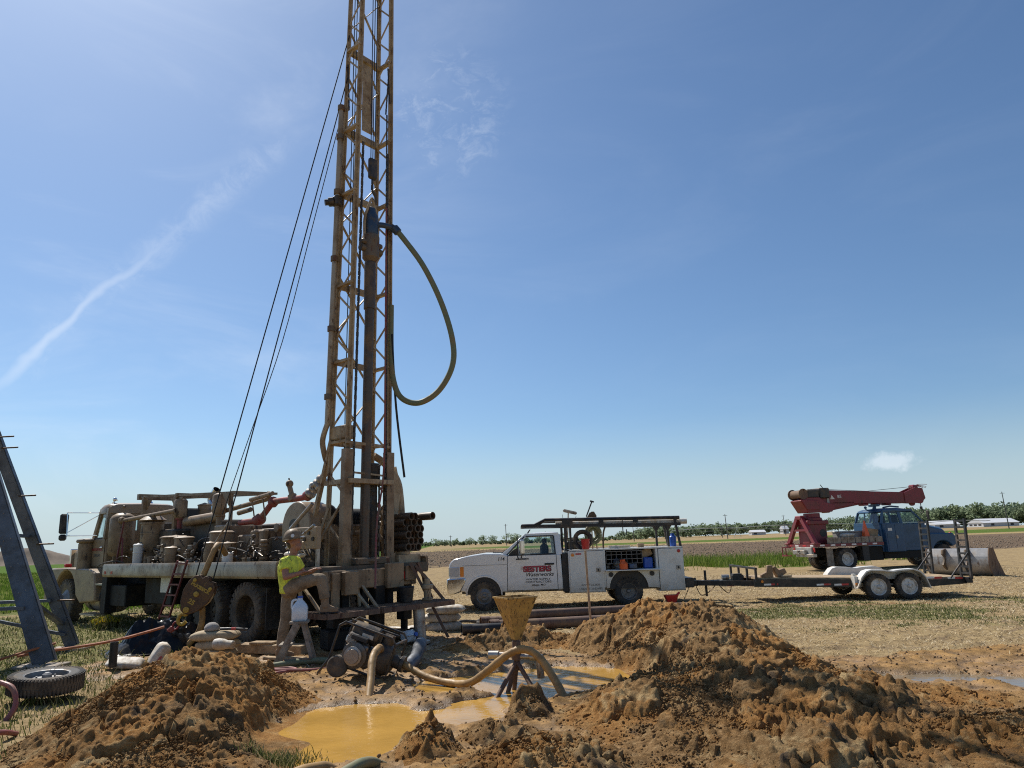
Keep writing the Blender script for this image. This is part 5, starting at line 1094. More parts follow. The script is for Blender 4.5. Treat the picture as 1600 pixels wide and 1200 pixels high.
    for x in (-.86, .4, 1.4, 2.4, 3.5):
        m = M(); z = 2.22-.02*(x+.86) if x < 0 else 2.34-.014*x; m.beam((x, -.86, z), (x, .86, z), .05, .05); m.obj('rack_crossbar', 'black_steel', T)
    M().span((.28, -.9, 2.2), (.58, -.84, 2.38)).obj('rack_plate', 'black_steel', T)
    for x in (1.38, 2.35): M().box((x, -.89, 2.285), (.14, .03, .12), None, .02).obj('tube_clamp', 'black_steel', T)
service_truck()
def truck_load():
    X, Y, Z = TW
    def put(o, p): o.location = (X+p[0], Y+p[1], Z+p[2]); return o
    m = M(); m.lathe([(0, .052), (0, .06), (3.5, .06), (3.5, .075), (3.72, .075), (3.72, .001)], (0, 0, 0), (1, 0, -.012), 14); tag(put(m.obj('pvc_tube', 'pvc_pipe'), (.1, -.74, 2.27)), 'long white plastic tube strapped along the service truck rack', 'tube')
    # hose reel with hose
    m = M(); m.tube([Vector((.24*cos(t), 0, .26+.24*sin(t))) for t in np.linspace(0, 2*pi, 25)], .045, 8); m.tube([Vector((.2*cos(t), .08, .26+.2*sin(t))) for t in np.linspace(0, 2*pi, 25)], .04, 8); r = put(m.obj('hose_reel', 'rubber'), (.85, -.82, 1.54)); tag(r, 'black rubber hose coil standing on the service truck behind the cab', 'hose')
    m = M(); m.lathe([(0, .001), (0, .1), (.28, .12), (.28, .11), (.02, .09), (.02, .001)], (0, 0, 0), (0, 0, 1), 18); b = put(m.obj('red_bucket', 'red_plastic'), (.9, -1.0, 1.545)); tag(b, 'small red plastic cup on top of the utility body', 'bucket')
    m = M(); m.tube([Vector((.2*cos(t), 0, .2+.24*sin(t))) for t in np.linspace(0, 2*pi, 21)], .06, 8); m.tube([Vector((.12*cos(t), .06, .2+.15*sin(t))) for t in np.linspace(0, 2*pi, 21)], .05, 8); tag(put(m.obj('coiled_hose', 'hose_green'), (1.2, -.3, 1.75)), 'dull green coil of hose behind the black hose coil on truck', 'hose')
    m = M(); m.span((-.2, -.14, 0), (.22, .16, .24), .03); m.cyl((-.1, 0, .24), (.15, 0, .3), .06, 10); m.cyl((-.3, 0, .3), (.15, 0, .33), .02, 8); m.ball((.22, 0, .16), .1, 10, 7); tag(put(m.obj('small_engine', 'pump_black'), (.62, -.3, 1.54)), 'small dark engine unit on truck bed behind the cab', 'engine')
    # broom and shovels standing in the bed
    m = M(); m.cyl((0, 0, 0), (.12, 0, 1.7), .018, 8); br = put(m.obj('push_broom', 'handle_wood'), (.42, .1, .9)); tag(br, 'push broom with dark bristles rising above the ladder rack', 'broom')
    h = M(); h.box((.17, 0, 1.72), (.42, .12, .09), (0, .25, 0), .03); h.obj('head', 'wood_grey', br); h = M(); h.tube([(-.05, 0, 1.65), (-.05, 0, 1.5), (.08, 0, 1.3)], .007, 5); h.tube([(.35, 0, 1.6), (.3, 0, 1.45), (.1, 0, 1.3)], .007, 5); h.obj('brace', 'chain_steel', br)
    for k, (x, l, lean, wd) in enumerate(((1.02, 1.72, .08, 0), (1.22, 1.6, .0, 1), (1.42, 1.62, -.15, 1))):
        m = M(); m.cyl((0, 0, 0), (lean, 0, l), .02, 8); s = put(m.obj('shovel', 'handle_wood'), (x, .2, .75)); tag(s, ('shovel handle leaning left on truck rack nearest the broom', 'upright shovel with grey blade between two others on truck', 'shovel leaning back with its blade above the truck rack')[k], 'shovel', 'shovels standing on the service truck')
        if wd: b = M(); b.loft([[(lean-.1, -.02, l-.05), (lean+.1, -.02, l-.05), (lean+.1, .0, l-.05), (lean-.1, .0, l-.05)], [(lean-.11, -.05, l+.12), (lean+.11, -.05, l+.12), (lean+.11, -.03, l+.12), (lean-.11, -.03, l+.12)], [(lean-.04, -.06, l+.24), (lean+.04, -.06, l+.24), (lean+.04, -.04, l+.24), (lean-.04, -.04, l+.24)]]); b.obj('blade', 'chain_steel', s)
        else: b = M(); b.cyl((lean-.02, 0, l), (lean+.16, 0, l+.42), .02, 8); b.box((lean+.17, 0, l+.44), (.12, .04, .05), (0, .3, 0), .01); b.obj('grip', 'black_trim', s)
    m = M(); m.tube(spline([(0, 0, 0), (.02, 0, .4), (.1, 0, .62), (.24, 0, .7)], 5), .025, 8); tag(put(m.obj('bent_pipe', 'chain_steel'), (1.42, -.75, 1.54)), 'grey bent pipe curving up to the truck rack', 'pipe')
    m = M(); m.tube([(0, 0, 0), (0, 0, -.35), (.03, 0, -.42), (.09, 0, -.4), (.1, 0, -.25)], .014, 6); tag(put(m.obj('hanging_hook', 'black_steel'), (1.98, -.9, 2.3)), 'black hook hanging from the middle of the truck rack', 'hook')
    m = M(); m.lathe([(0, .001), (.0, .09), (.26, .1), (.3, .06), (.36, .045), (.36, .001)], (0, 0, 0), (0, 0, 1), 16); tag(put(m.obj('water_bottle', 'blue_plastic'), (3.4, -.7, 1.54)), 'blue bottle standing on the rear corner of the utility body', 'bottle')
    m = M(); m.span((-.3, -.1, 0), (.3, .1, .07), .01); tag(put(m.obj('plastic_tray', 'panel_white'), (1.85, -.85, 1.545)), 'flat white tray on top of the utility body', 'tray')
    m = M(); m.span((-.09, -.06, 0), (.09, .06, .11), .01); tag(put(m.obj('wood_block', 'wood_tan'), (2.45, -.85, 1.545)), 'small tan block on top of the utility body', 'block')
    # in the open compartment
    m = M(); m.lathe([(0, .1), (.02, .12), (.16, .12), (.2, .08), (.23, .05), (.26, .05), (.26, .001)], (0, 0, 0), (0, 0, 1), 16); m.tube([(-.08, 0, .18), (-.08, 0, .25), (.05, 0, .26)], .015, 6); tag(put(m.obj('orange_jug', 'orange_plastic'), (1.9, -1.14, .968)), 'orange jug on the fold-down door of the truck compartment', 'jug')
    m = M(); m.span((-.13, -.1, 0), (.13, .1, .3), .03); tag(put(m.obj('blue_jug', 'blue_plastic'), (2.62, -.86, .972)), 'blue plastic jug inside the open truck compartment', 'jug')
    m = M(); m.span((-.12, -.12, 0), (.1, .1, .14), .02); tag(put(m.obj('blue_box', 'trailer_blue'), (2.2, -.86, .972)), 'dark blue box inside the open truck compartment', 'box')
    m = M(); m.box((0, 0, .12), (.3, .1, .22), (0, -.4, 0), .01); tag(put(m.obj('carton', 'wood_tan'), (2.6, -.8, 1.27)), 'tilted brown carton on top of the blue jug in the compartment', 'carton')
    m = M(); m.ball((0, 0, .16), .13, 9, 7, (.8, .6, 1.2)); m.ball((.04, 0, .06), .1, 8, 6); tag(put(m.obj('clear_bag', 'clear_bag'), (1.72, -1.12, .965)), 'clear plastic bag beside the orange jug on the truck', 'bag')
    g = np.random.default_rng(5)
    nm = ('grey pipe fitting leftmost on the compartment floor', 'dark pump part on the compartment floor', 'white fitting beside the clear bag in compartment', 'grey fitting right of the orange jug')
    for k in range(4):
        m = M(); m.box((0, 0, .07), (.12, .14, .1), (0, 0, .3*k), .03); m.cyl((0, 0, .1), (.08, 0, .18), .04, 10); tag(put(m.obj('pipe_fitting', ('engine_grey', 'pump_black', 'pvc_pipe', 'engine_grey')[k]), (1.5+k*.15+(.28 if k == 3 else 0), -.85, .97)), nm[k], 'fitting', 'fittings in the truck compartment')
    m = M(); m.loft([[(x*.09, y*.09, 0) for x, y in ((-1, -1), (1, -1), (1, 1), (-1, 1))], [(x*.17, y*.17, .24) for x, y in ((-1, -1), (1, -1), (1, 1), (-1, 1))]]); m.cyl((.12, 0, .2), (.24, 0, .3), .03, 8); tag(put(m.obj('red_bin', 'red_plastic'), (3.05, -1.55, .05)), 'red plastic container on the ground under the truck rear bumper', 'container')
truck_load()

# ================================================================== flatbed trailer
TL = (8.6, 20.7, -.2)
trailer = thing('flatbed_trailer', 'black flatbed trailer with white fenders and raised loading ramps', 'trailer', TL)
def flatbed():
    T = trailer; ox, oy, oz = TL; YN, YF = 19.62-oy, 21.75-oy; zt = lambda X: .44-.033*(X-6.4)-oz; L_ = lambda X: X-ox
    for X in (9.46, 10.27):
        for y, o in ((YN, -1), (YF, 1)): wheel(T, (L_(X), y, .34), .34, .2, (0, o, 0), 'rim_white', 'rubber', .02, .22, 30, .62, 5, .02)
    m = M()
    for y in (YN+.22, YF-.22): m.beam((L_(6.3), y, zt(6.3)-.12), (L_(10.9), y, zt(10.9)-.12), .08, .2); m.beam((L_(10.9), y, zt(10.9)-.12), (L_(11.95), y, .42), .08, .17)
    for X in np.arange(6.6, 11, .6): m.beam((L_(X), YN+.25, zt(X)-.12), (L_(X), YF-.25, zt(X)-.12), .05, .08)
    m.beam((L_(11.95), YN, .43), (L_(11.95), YF, .43), .1, .14); m.obj('frame', 'black_steel', T)
    m = M(); m.beam((L_(6.9), YN+.2, zt(6.9)-.13), (L_(5.0), -.05, .52), .1, .13); m.beam((L_(6.9), YF-.2, zt(6.9)-.13), (L_(5.0), .05, .52), .1, .13); m.beam((L_(5.1), 0, .53), (L_(4.75), .0, .55), .14, .12); m.lathe([(0, .06), (.14, .06), (.16, .03)], (L_(4.75), 0, .55), (-1, 0, 0), 10); m.cyl((L_(5.25), .1, .15), (L_(5.25), .1, .85), .035, 10); m.obj('tongue', 'black_steel', T)
    m = M(); m.tube(spline([(L_(4.9), -.1, .5), (L_(5.05), -.1, .2), (L_(5.3), -.1, .3), (L_(5.5), -.1, .5)], 6), .012, 6); m.tube(spline([(L_(5.5), -.15, .5), (L_(5.75), -.15, .25), (L_(5.85), -.15, .3), (L_(5.9), -.15, .5)], 6), .012, 6); m.chain((L_(4.8), .05, .48), (L_(4.6), .05, .1), .012, .05); m.obj('safety_chain', 'chain_steel', T)
    n = 8
    for k in range(n):
        y0 = YN+.27+(YF-YN-.54)*k/n; y1 = YN+.27+(YF-YN-.54)*(k+1)/n-.008; m = M(); yy = (y0+y1)/2; m.beam((L_(6.35), yy, zt(6.35)), (L_(10.9), yy, zt(10.9)), y1-y0, .045); m.beam((L_(10.9), yy, zt(10.9)), (L_(11.9), yy, .5), y1-y0, .045); m.obj('deck_plank', 'wood_tan', T)
    # front rail
    m = M(); 
    for k in range(4): t = k/3; m.beam((L_(6.33-.1*t), YN+.1+(YF-YN-.2)*t, zt(6.3)-.1), (L_(6.33-.1*t), YN+.1+(YF-YN-.2)*t, .9), .07, .05)
    m.beam((L_(6.33), YN+.05, .9), (L_(6.23), YF-.05, .93), .06, .05); m.obj('front_rail', 'black_steel', T)
    # fenders
    for y, s in ((YN-.13, 1), (YF+.13, -1)):
        out = [(8.88, .32), (9.02, .6), (9.16, .75), (9.3, .79), (9.7, .765), (9.87, .74), (10.04, .765), (10.42, .78), (10.6, .72), (10.73, .56), (10.82, .28)]
        inn = [(10.79, .28), (10.7, .55), (10.57, .69), (10.42, .745), (10.04, .73), (9.87, .705), (9.7, .73), (9.3, .755), (9.18, .72), (9.05, .58), (8.91, .32)]
        m = M(); m.prism([(L_(a), b) for a, b in out+inn], (0, y, 0), (1, 0, 0), (0, 0, 1), (0, s*.3, 0)); f = m.obj('fender', 'panel_white', T, sharp=40)
        m = M(); m.prism([(L_(a), b) for a, b in inn]+[(L_(8.91), .46), (L_(10.79), .46)][::-1], (0, y+s*.3, 0), (1, 0, 0), (0, 0, 1), (0, s*.01, 0)); m.obj('fender_back', 'panel_white', f)
    m = M(); m.span((L_(8.88), YN-.02, .3), (L_(8.95), YN+.2, .62)); m.span((L_(8.9), YN+.1, .56), (L_(8.98), YN+.2, .68)); m.obj('fender_bracket', 'panel_white', T); M().lathe([(0, .04), (.02, .04), (.02, .001)], (L_(8.92), YN-.03, .42), (0, -1, 0), 10).obj('marker_lamp', 'amber', T); M().lathe([(0, .035), (.02, .035), (.02, .001)], (L_(6.5), YN+.17, zt(6.5)-.08), (0, -1, 0), 10).obj('marker_lamp', 'amber', T)
    for X in (5.55, 6.05, 6.55, 7.95, 8.42): 
        for k, mt in enumerate(('reflect_white', 'reflect_red')):
            y = YN+.178 if X > 6.2 else YN+.15+(6.9-X)*.47; M().box((L_(X+.09+.19*k), y, (zt(X)-.16 if X > 6.2 else zt(6.3)-.2)), (.19, .004, .045), (0, 0, 0 if X > 6.2 else -.45)).obj('reflector_tape', mt, T)
    for X, mt in ((11.0, 'reflect_white'), (11.2, 'reflect_red'), (11.55, 'reflect_white'), (11.75, 'reflect_red')): M().box((L_(X), YN+.178, .52-.05*(X-11)), (.19, .004, .05)).obj('reflector_tape', mt, T)
    # ramps folded up
    for y0, lb in ((YN-.04, 0), (YF-.4, 1)):
        m = M(); x = L_(11.95)
        for y in (y0, y0+.42): m.beam((x+.0, y, .46), (x+.06, y, 2.03), .05, .07, (0, 1, 0))
        r = m.obj('ramp', 'black_steel', T)
        for k in range(9): M().beam((x+.0+.006*k, y0+.02, .6+k*.172), (x+.006*k, y0+.4, .6+k*.172), .03, .05).obj('rung', 'black_steel', r)
        m = M(); m.beam((x+.03, y0, 1.15), (x-.55, y0, .5), .035, .035); m.beam((x+.03, y0+.42, 1.05), (x+.25, y0+.42, .48), .035, .05); m.beam((x, y0, .5), (x+.28, y0+.42, .48), .05, .04); m.obj('ramp_brace', 'black_steel', r)
flatbed()
def trailer_load():
    ox, oy = TL[0], TL[1]; z = .44-.033*.6+.025
    m = M()
    for k, (dx, s) in enumerate(((0, 1),)):
        m.loft([[(x*.1, y*.05, 0) for x, y in ((-1.4, -1), (1, -1), (1, 1), (-1.4, 1))], [(x*.1, y*.05, .07) for x, y in ((-1.4, -1), (1, -1), (1, 1), (-1.4, 1))], [(.03+x*.06, y*.05, .12) for x, y in ((-1, -1), (1, -1), (1, 1), (-1, 1))], [(.05+x*.055, y*.05, .27) for x, y in ((-1, -1), (1, -1), (1, 1), (-1, 1))]])
    o = tag(m.obj('work_boot', 'boot_leather', bevel=.02), 'upright tan work boot on the trailer deck behind the front rail', 'boot', 'boots on the trailer'); o.location = (6.72, 19.95, z); o.scale = (1.4, 1.4, 1.2)
    o2 = o.copy(); col.objects.link(o2); o2['label'] = 'tan work boot tipped over against the upright boot on trailer'; o2.location = (6.95, 20.05, z+.08); o2.rotation_euler = (0, 1.1, .3)
    m = M(); m.span((-.14, -.1, 0), (.14, .1, .05), .015); o = tag(m.obj('folded_glove', 'burlap'), 'folded tan glove on the trailer deck beside the boots', 'glove'); o.location = (7.22, 20.0, z)
    m = M(); m.span((-.15, -.1, 0), (.15, .1, .16), .01); m.span((-.13, -.08, .16), (.13, .08, .19), .02); o = tag(m.obj('battery_box', 'black_trim'), 'black battery box on the trailer tongue behind its rail', 'box'); o.location = (6.05, 20.5, .36)
    m = M(); m.lathe([(0, .07), (.0, .08), (.2, .08), (.2, .001)], (-.1, 0, .08), (1, 0, 0), 14); m.span((-.14, -.1, 0), (.14, .1, .02)); o = tag(m.obj('winch', 'worn_steel'), 'grey winch drum on the trailer tongue', 'winch'); o.location = (5.75, 20.6, .37)
paint('boot_leather', (.23, .14, .075), .7, 0, (.3, .21, .13), .5, 8, .2, 50, .2)
trailer_load()

# ================================================================== blue crane truck (heading right and away), right side at y = 0
CR = (15.4, 34.52, -.2)
crane = thing('crane_truck', 'blue cab truck carrying a dark red telescopic crane folded over its cab', 'crane truck', CR, R(12))
def crane_truck():
    T = crane; W = 2.4
    for y, o in ((.14, -1), (.42, -1), (1.98, 1), (2.26, 1)): wheel(T, (.08, y, .52), .52, .26, (0, o, 0), 'rim_white' if y == .14 else 'rim_grey', 'rubber', .12 if y in (.14, 2.26) else 0, .2, 28, .58, 8, 0)
    for y, o in ((.3, -1), (2.1, 1)): wheel(T, (5.55, y, .52), .52, .26, (0, o, 0), 'rim_white', 'rubber', 0, .2, 28, .58, 8, .06)
    m = M(); m.span((-1.4, .75, .72), (6.0, .85, .98)); m.span((-1.4, 1.55, .72), (6.0, 1.65, .98)); m.cyl((.08, .3, .52), (.08, 2.1, .52), .09, 10); m.cyl((5.55, .3, .52), (5.55, 2.1, .52), .07, 8); m.span((1.0, .25, .4), (2.2, .7, 1.05), .02); m.span((2.3, .3, .45), (4.8, 2.1, .8)); m.obj('chassis', 'chassis_black', T)
    M().span((-1.5, .02, 1.1), (2.1, W-.02, 1.22)).obj('bed', 'wood_grey', T)
    m = M(); m.span((-1.52, -.01, 1.12), (2.1, .02, 1.24)); m.span((-1.54, 0, 1.12), (-1.5, W, 1.24)); m.span((-1.52, W-.02, 1.12), (2.1, W+.01, 1.24)); m.obj('bed_rail', 'crane_red', T)
    for k in range(6): M().box((-1.2+k*.56, -.013, 1.18), (.24, .004, .07)).obj('reflector_tape', 'reflect_white', T)
    for k in range(4): M().box((-1.54, .3+k*.6, 1.18), (.004, .26, .07)).obj('reflector_tape', 'reflect_white' if k % 2 == 0 else 'reflect_red', T)
    for y in (.08, W-.08):
        for k in range(4): M().span((-.85+k*.75, y-.025, 1.24), (-.14+k*.75, y+.025, 1.52), .008).obj('side_board', 'wood_grey', T)
    m = M()
    for x in (-.5, .25, 1.0, 1.75):
        for y in (.04, W-.04): m.span((x-.04, y-.025, 1.12), (x+.04, y+.025, 1.53))
    m.obj('stake', 'wood_grey', T)
    # rear: step, lamps, tool tray
    m = M(); m.span((-1.65, .2, .66), (-1.52, 1.5, 1.1), .02); m.obj('rear_box', 'mesh_grey', T)
    m = M(); m.span((-1.75, -.05, .66), (-1.56, 1.0, .8), .01); m.span((-1.8, .55, .78), (-1.65, 1.5, .98), .01); m.obj('rear_step', 'worn_steel', T)
    for y in (.12, 1.7): M().box((-1.56, y, .98), (.04, .12, .2), None, .01).obj('tail_lamp', 'red_lens', T)
    m = M(); m.tube([(-1.56, 2.3, 1.1), (-1.85, 2.3, 1.1), (-1.85, 2.3, .7), (-1.56, 2.3, .7)], .03, 6); m.tube([(-1.56, 2.0, 1.1), (-1.85, 2.0, 1.1), (-1.85, 2.0, .7), (-1.56, 2.0, .7)], .03, 6); m.beam((-1.85, 1.95, .72), (-1.85, 2.35, .72), .05, .08); m.obj('rear_ladder', 'crane_red', T)
    m = M(); g = np.random.default_rng(4); 
    for k in range(14): p = (-1.74+g.normal(0, .04), 1.0+g.normal(0, .18), .84+abs(g.normal(0, .05))); m.box(p, (.1, .09, .07), tuple(g.uniform(0, 1, 3)), .01)
    m.obj('shackles', 'grease', T)['kind'] = 'stuff'
    for x in (-.75, ): M().box((x, .15, .62), (.35, .04, .8), (0, 0, 0), .01).obj('mud_flap', 'wood_grey', T)
    M().span((.95, .05, .4), (1.3, .4, 1.1), .01).obj('mud_flap', 'black_trim', T)
    # cabinet behind the cab
    M().span((2.28, -.02, .76), (3.28, .5, 2.12), .02).obj('cabinet', 'crane_blue', T, bevel=.02); c = T.children[-1]; M().span((2.34, -.035, .82), (2.78, -.02, 2.06), .008).obj('cabinet_door', 'crane_blue', c); M().span((2.8, -.035, .82), (3.22, -.02, 2.06), .008).obj('cabinet_door', 'crane_blue', c); M().span((2.4, -.04, 1.75), (2.62, -.036, 1.88)).obj('sticker', 'panel_white', c); M().box((2.86, -.042, 1.45), (.1, .012, .14), None, .004).obj('latch', 'worn_steel', c)
    # cab: lower shell + crew greenhouse
    Y0, Y1 = .22, 2.18
    lo = [(2.2, .78), (2.2, 2.06), (4.72, 2.06), (4.75, .78)]
    M().prism(lo, (0, Y0, 0), (1, 0, 0), (0, 0, 1), (0, Y1-Y0, 0)).obj('cab_shell', 'crane_blue', T, bevel=.04)
    M().span((3.42, Y0-.012, .95), (4.4, Y0+.002, 2.04), .008).obj('door', 'crane_blue', T)
    hd = M(); hd.loft([[(4.7, .5, .9), (4.7, 1.9, .9), (4.7, 1.95, 2.0), (4.7, 1.6, 2.08), (4.7, .8, 2.08), (4.7, .45, 2.0)], [(6.05, .6, .9), (6.05, 1.8, .9), (6.05, 1.8, 1.72), (6.05, 1.55, 1.85), (6.05, .85, 1.85), (6.05, .6, 1.72)], [(6.28, .65, .9), (6.28, 1.75, .9), (6.28, 1.75, 1.45), (6.28, 1.5, 1.55), (6.28, .9, 1.55), (6.28, .65, 1.45)]]); hd.obj('hood', 'crane_blue', T, bevel=.04)
    for y in (Y0-.04, Y1-.46): M().prism([(4.72, .78), (4.72, 1.45), (4.95, 1.58), (6.2, 1.55), (6.32, 1.4), (6.32, 1.0)]+arc(5.55, .58, .62, 32, 160, 10), (0, y, 0), (1, 0, 0), (0, 0, 1), (0, .5, 0)).obj('front_fender', 'crane_blue', T, bevel=.05)
    M().span((6.28, .3, .5), (6.42, 2.1, .78), .03).obj('front_bumper', 'chrome', T); M().box((6.27, .45, 1.5), (.1, .14, .18), None, .03).obj('marker_lamp', 'red_lens', T)
    m = M()
    for y, s in ((Y0+.03, 1), (Y1-.03, -1)):
        for p, q, w in (((4.72, 2.04), (4.1, 2.7), .09), ((3.42, 2.04), (3.35, 2.74), .16), ((2.3, 2.04), (2.5, 2.68), .12), ((2.86, 2.04), (2.86, 2.72), .05), ((4.12, 2.7), (2.5, 2.7), .1)): m.beam((p[0], y, p[1]), (q[0], y+.08*s, q[1]), w, .06, (0, 1, 0))
    m.span((2.2, Y0+.05, 2.0), (2.3, Y1-.05, 2.15)); m.obj('cab_pillars', 'crane_blue', T, bevel=.012)
    rings = []
    for x, zt, w in ((4.16, 2.68, .8), (3.95, 2.78, .84), (3.4, 2.84, .86), (2.8, 2.83, .86), (2.5, 2.78, .84), (2.4, 2.68, .82)): rings.append([(x, 1.2-w, 2.66), (x, 1.2-w, zt-.06), (x, 1.2-w*.88, zt), (x, 1.2, zt+.02), (x, 1.2+w*.88, zt), (x, 1.2+w, zt-.06), (x, 1.2+w, 2.66)])
    M().loft(rings).obj('roof', 'crane_blue', T, sharp=50)
    for nm, q in (('windscreen', [(4.72, .3, 2.06), (4.72, 2.1, 2.06), (4.12, 2.0, 2.7), (4.12, .4, 2.7)]), ('side_window', [(4.65, Y0+.02, 2.05), (3.45, Y0+.02, 2.05), (3.4, Y0+.1, 2.68), (4.1, Y0+.1, 2.68)]), ('side_window', [(3.4, Y0+.02, 2.05), (2.3, Y0+.02, 2.05), (2.5, Y0+.1, 2.68), (3.36, Y0+.1, 2.68)]), ('side_window', [(4.65, Y1-.02, 2.05), (2.3, Y1-.02, 2.05), (2.5, Y1-.1, 2.68), (4.1, Y1-.1, 2.68)]), ('rear_window', [(2.25, .4, 2.15), (2.25, 2.0, 2.15), (2.45, 1.95, 2.66), (2.45, .45, 2.66)])): M().quad(*q).obj(nm, 'window_glass', T, sharp=0)
    m = M(); m.span((2.4, .4, 2.0), (4.6, 2.0, 2.07)); 
    for y in (.75, 1.65): m.span((3.3, y-.25, 2.05), (3.5, y+.25, 2.5), .05)
    m.obj('seats', 'interior', T)
    m = M(); m.tube([(4.55, .25, 2.1), (4.7, -.05, 2.2), (4.7, -.05, 2.7)], .014, 6); m.box((4.7, -.07, 2.45), (.06, .16, .42), None, .02); m.obj('mirror', 'black_trim', T)
    # boom rest on the cab roof and lamps
    m = M(); m.beam((2.55, .9, 1.3), (2.75, 1.1, 3.05), .09, .09); m.beam((2.2, 1.4, 1.3), (2.75, 1.1, 3.05), .09, .09); m.beam((2.75, .8, 3.0), (2.75, 1.5, 3.0), .1, .12); m.tube([(2.7, 1.0, 2.72), (1.9, .6, 2.75), (1.75, .5, 2.82)], .03, 6); m.ball((1.75, .5, 2.88), .07, 8, 6); m.tube([(3.2, 1.1, 2.88), (3.6, 1.1, 2.95), (4.1, 1.1, 2.9)], .04, 6); m.obj('boom_rest', 'crane_blue', T)
    # crane: A legs, pedestal, turret, winch, boom
    for yf, ya in ((.12, 1.1), (W-.12, 1.4)):
        m = M(); m.beam((-1.4, ya, 2.5), (-1.45, yf, 1.24), .2, .16, (1, 0, 0)); m.box((-1.45, yf, 1.27), (.34, .3, .06), None, .01); m.obj('outrigger_leg', 'crane_red', T)
    m = M(); m.beam((-1.42, .62, 1.9), (-1.42, 1.85, 1.9), .12, .1); m.box((-1.38, 1.25, 2.5), (.24, .5, .2), None, .03); m.beam((-1.38, 1.25, 2.5), (-.9, 1.25, 2.3), .2, .16); m.obj('outrigger_cross', 'crane_red', T)
    m = M(); m.span((-1.3, .75, 1.22), (-.3, 1.65, 2.2), .05); m.span((-1.35, .7, 2.15), (-.2, 1.7, 2.35), .03); m.obj('pedestal', 'crane_red', T, bevel=.02); m = M(); m.lathe([(0, .18), (.01, .18), (.01, .001)], (-.55, .745, 1.75), (0, -1, 0), 16); m.obj('hole_shade', 'black_trim', T.children[-1])  # flat dark disc paints the shaded inside of a hole
    m = M(); m.lathe([(0, .45), (.12, .45), (.14, .38), (.35, .38)], (-.75, 1.2, 2.35), (0, 0, 1), 24); m.prism([(-1.55, 3.3), (-1.2, 2.72), (.1, 2.74), (.3, 2.95), (.3, 3.08), (-.2, 3.2), (-.5, 3.45), (-1.2, 3.45)], (0, .75, 0), (1, 0, 0), (0, 0, 1), (0, .9, 0)); m.prism([(-1.55, 3.35), (-1.25, 2.85), (-.6, 2.85), (-.6, 3.3)], (0, .7, 0), (1, 0, 0), (0, 0, 1), (0, .05, 0)); m.obj('turret', 'crane_red', T, bevel=.02)
    m = M(); m.lathe([(0, .26), (.03, .26), (.03, .2), (.9, .2), (.9, .26), (.94, .26)], (-1.35, .75, 3.62), (0, 1, 0), 18); m.obj('winch_drum', 'steel_rust', T); m = M(); m.span((-1.15, .72, 3.42), (-.5, 1.6, 3.84), .06); m.span((-.45, .75, 3.4), (.1, 1.6, 3.9), .05); m.cyl((-.2, .8, 3.85), (-.35, .8, 4.05), .02, 6); m.obj('winch_motor', 'grease', T)
    m = M(); m.loft([[(x, y, z) for y, z in ((.95, lo_), (1.45, lo_), (1.45, hi), (.95, hi))] for x, lo_, hi in ((-.3, 3.1, 3.82), (.4, 3.12, 3.78), (4.5, 3.08, 3.62), (4.9, 3.1, 3.6))]); m.obj('boom', 'crane_red', T, bevel=.02); b = T.children[-1]
    m = M(); m.span((4.8, 1.0, 3.15), (5.4, 1.4, 3.6), .03); m.prism([(4.4, 3.6), (5.1, 3.85), (5.5, 3.8), (5.6, 3.3), (5.3, 3.05), (4.4, 3.1)], (0, .92, 0), (1, 0, 0), (0, 0, 1), (0, .05, 0)); m.prism([(4.4, 3.6), (5.1, 3.85), (5.5, 3.8), (5.6, 3.3), (5.3, 3.05), (4.4, 3.1)], (0, 1.43, 0), (1, 0, 0), (0, 0, 1), (0, .05, 0)); m.lathe([(-.05, .2), (.05, .2)], (5.48, 1.2, 3.25), (0, 1, 0), 18); m.lathe([(-.05, .16), (.05, .16)], (5.0, 1.2, 3.1), (0, 1, 0), 16); m.box((5.2, 1.2, 3.85), (.3, .4, .24), (0, .3, 0), .05); m.obj('boom_head', 'crane_red', b)
    m = M()
    for k in range(9): m.tube(bez((5.1+g.uniform(-.3, .2), 1.2+g.uniform(-.2, .2), 3.7), (5.0+g.normal(0, .2), 1.2, 4.0), (5.4, 1.2, 4.05), (5.3+g.uniform(-.1, .7), 1.2+g.uniform(-.3, .3), 3.85+g.uniform(-.1, .15)), 6), .012, 5)
    m.obj('rope_tangle', 'red_pipe', b); M().tube([(-.1, 1.2, 3.86), (2.5, 1.2, 3.72), (5.1, 1.2, 3.9)], .012, 5).obj('hoist_rope', 'cable', b)
    m = M(); m.beam((.2, 1.2, 2.88), (1.9, 1.2, 3.15), .22, .18); m.prism([(.3, 2.95), (.35, 3.2), (1.5, 3.2), (1.5, 3.05)], (0, .95, 0), (1, 0, 0), (0, 0, 1), (0, .5, 0)); m.cyl((.05, .95, 2.8), (.05, 1.45, 2.8), .1, 12); m.obj('lift_cylinder', 'crane_red', b)
    for x in (2.2, 2.9, 3.5): M().box((x, 1.2, 3.06), (.34, .4, .12), None, .04).obj('boom_pad', 'crane_red', b)
    M().span((.0, .92, 3.12), (.14, .95, 3.8), .01).obj('hose_track', 'mesh_grey', b); M().prism([(.2, 3.35), (.45, 3.35), (.3, 3.55)], (0, .935, 0), (1, 0, 0), (0, 0, 1), (0, .01, 0)).obj('warning_sign', 'panel_white', b); text('BE', .22, (.72, .937, 3.4), (pi/2, 0, 0), 'reflect_white', b, 'boom_lettering')
    m = M(); m.cyl((5.5, 1.2, 3.1), (5.5, 1.2, 2.85), .02, 6); m.box((5.5, 1.2, 2.84), (.12, .1, .12), None, .02); m.tube(spline([(5.5, 1.2, 2.78), (5.6, 1.2, 2.66), (5.5, 1.2, 2.55), (5.4, 1.2, 2.62)], 5), .03, 6); m.obj('crane_hook', 'grease', b)
crane_truck()
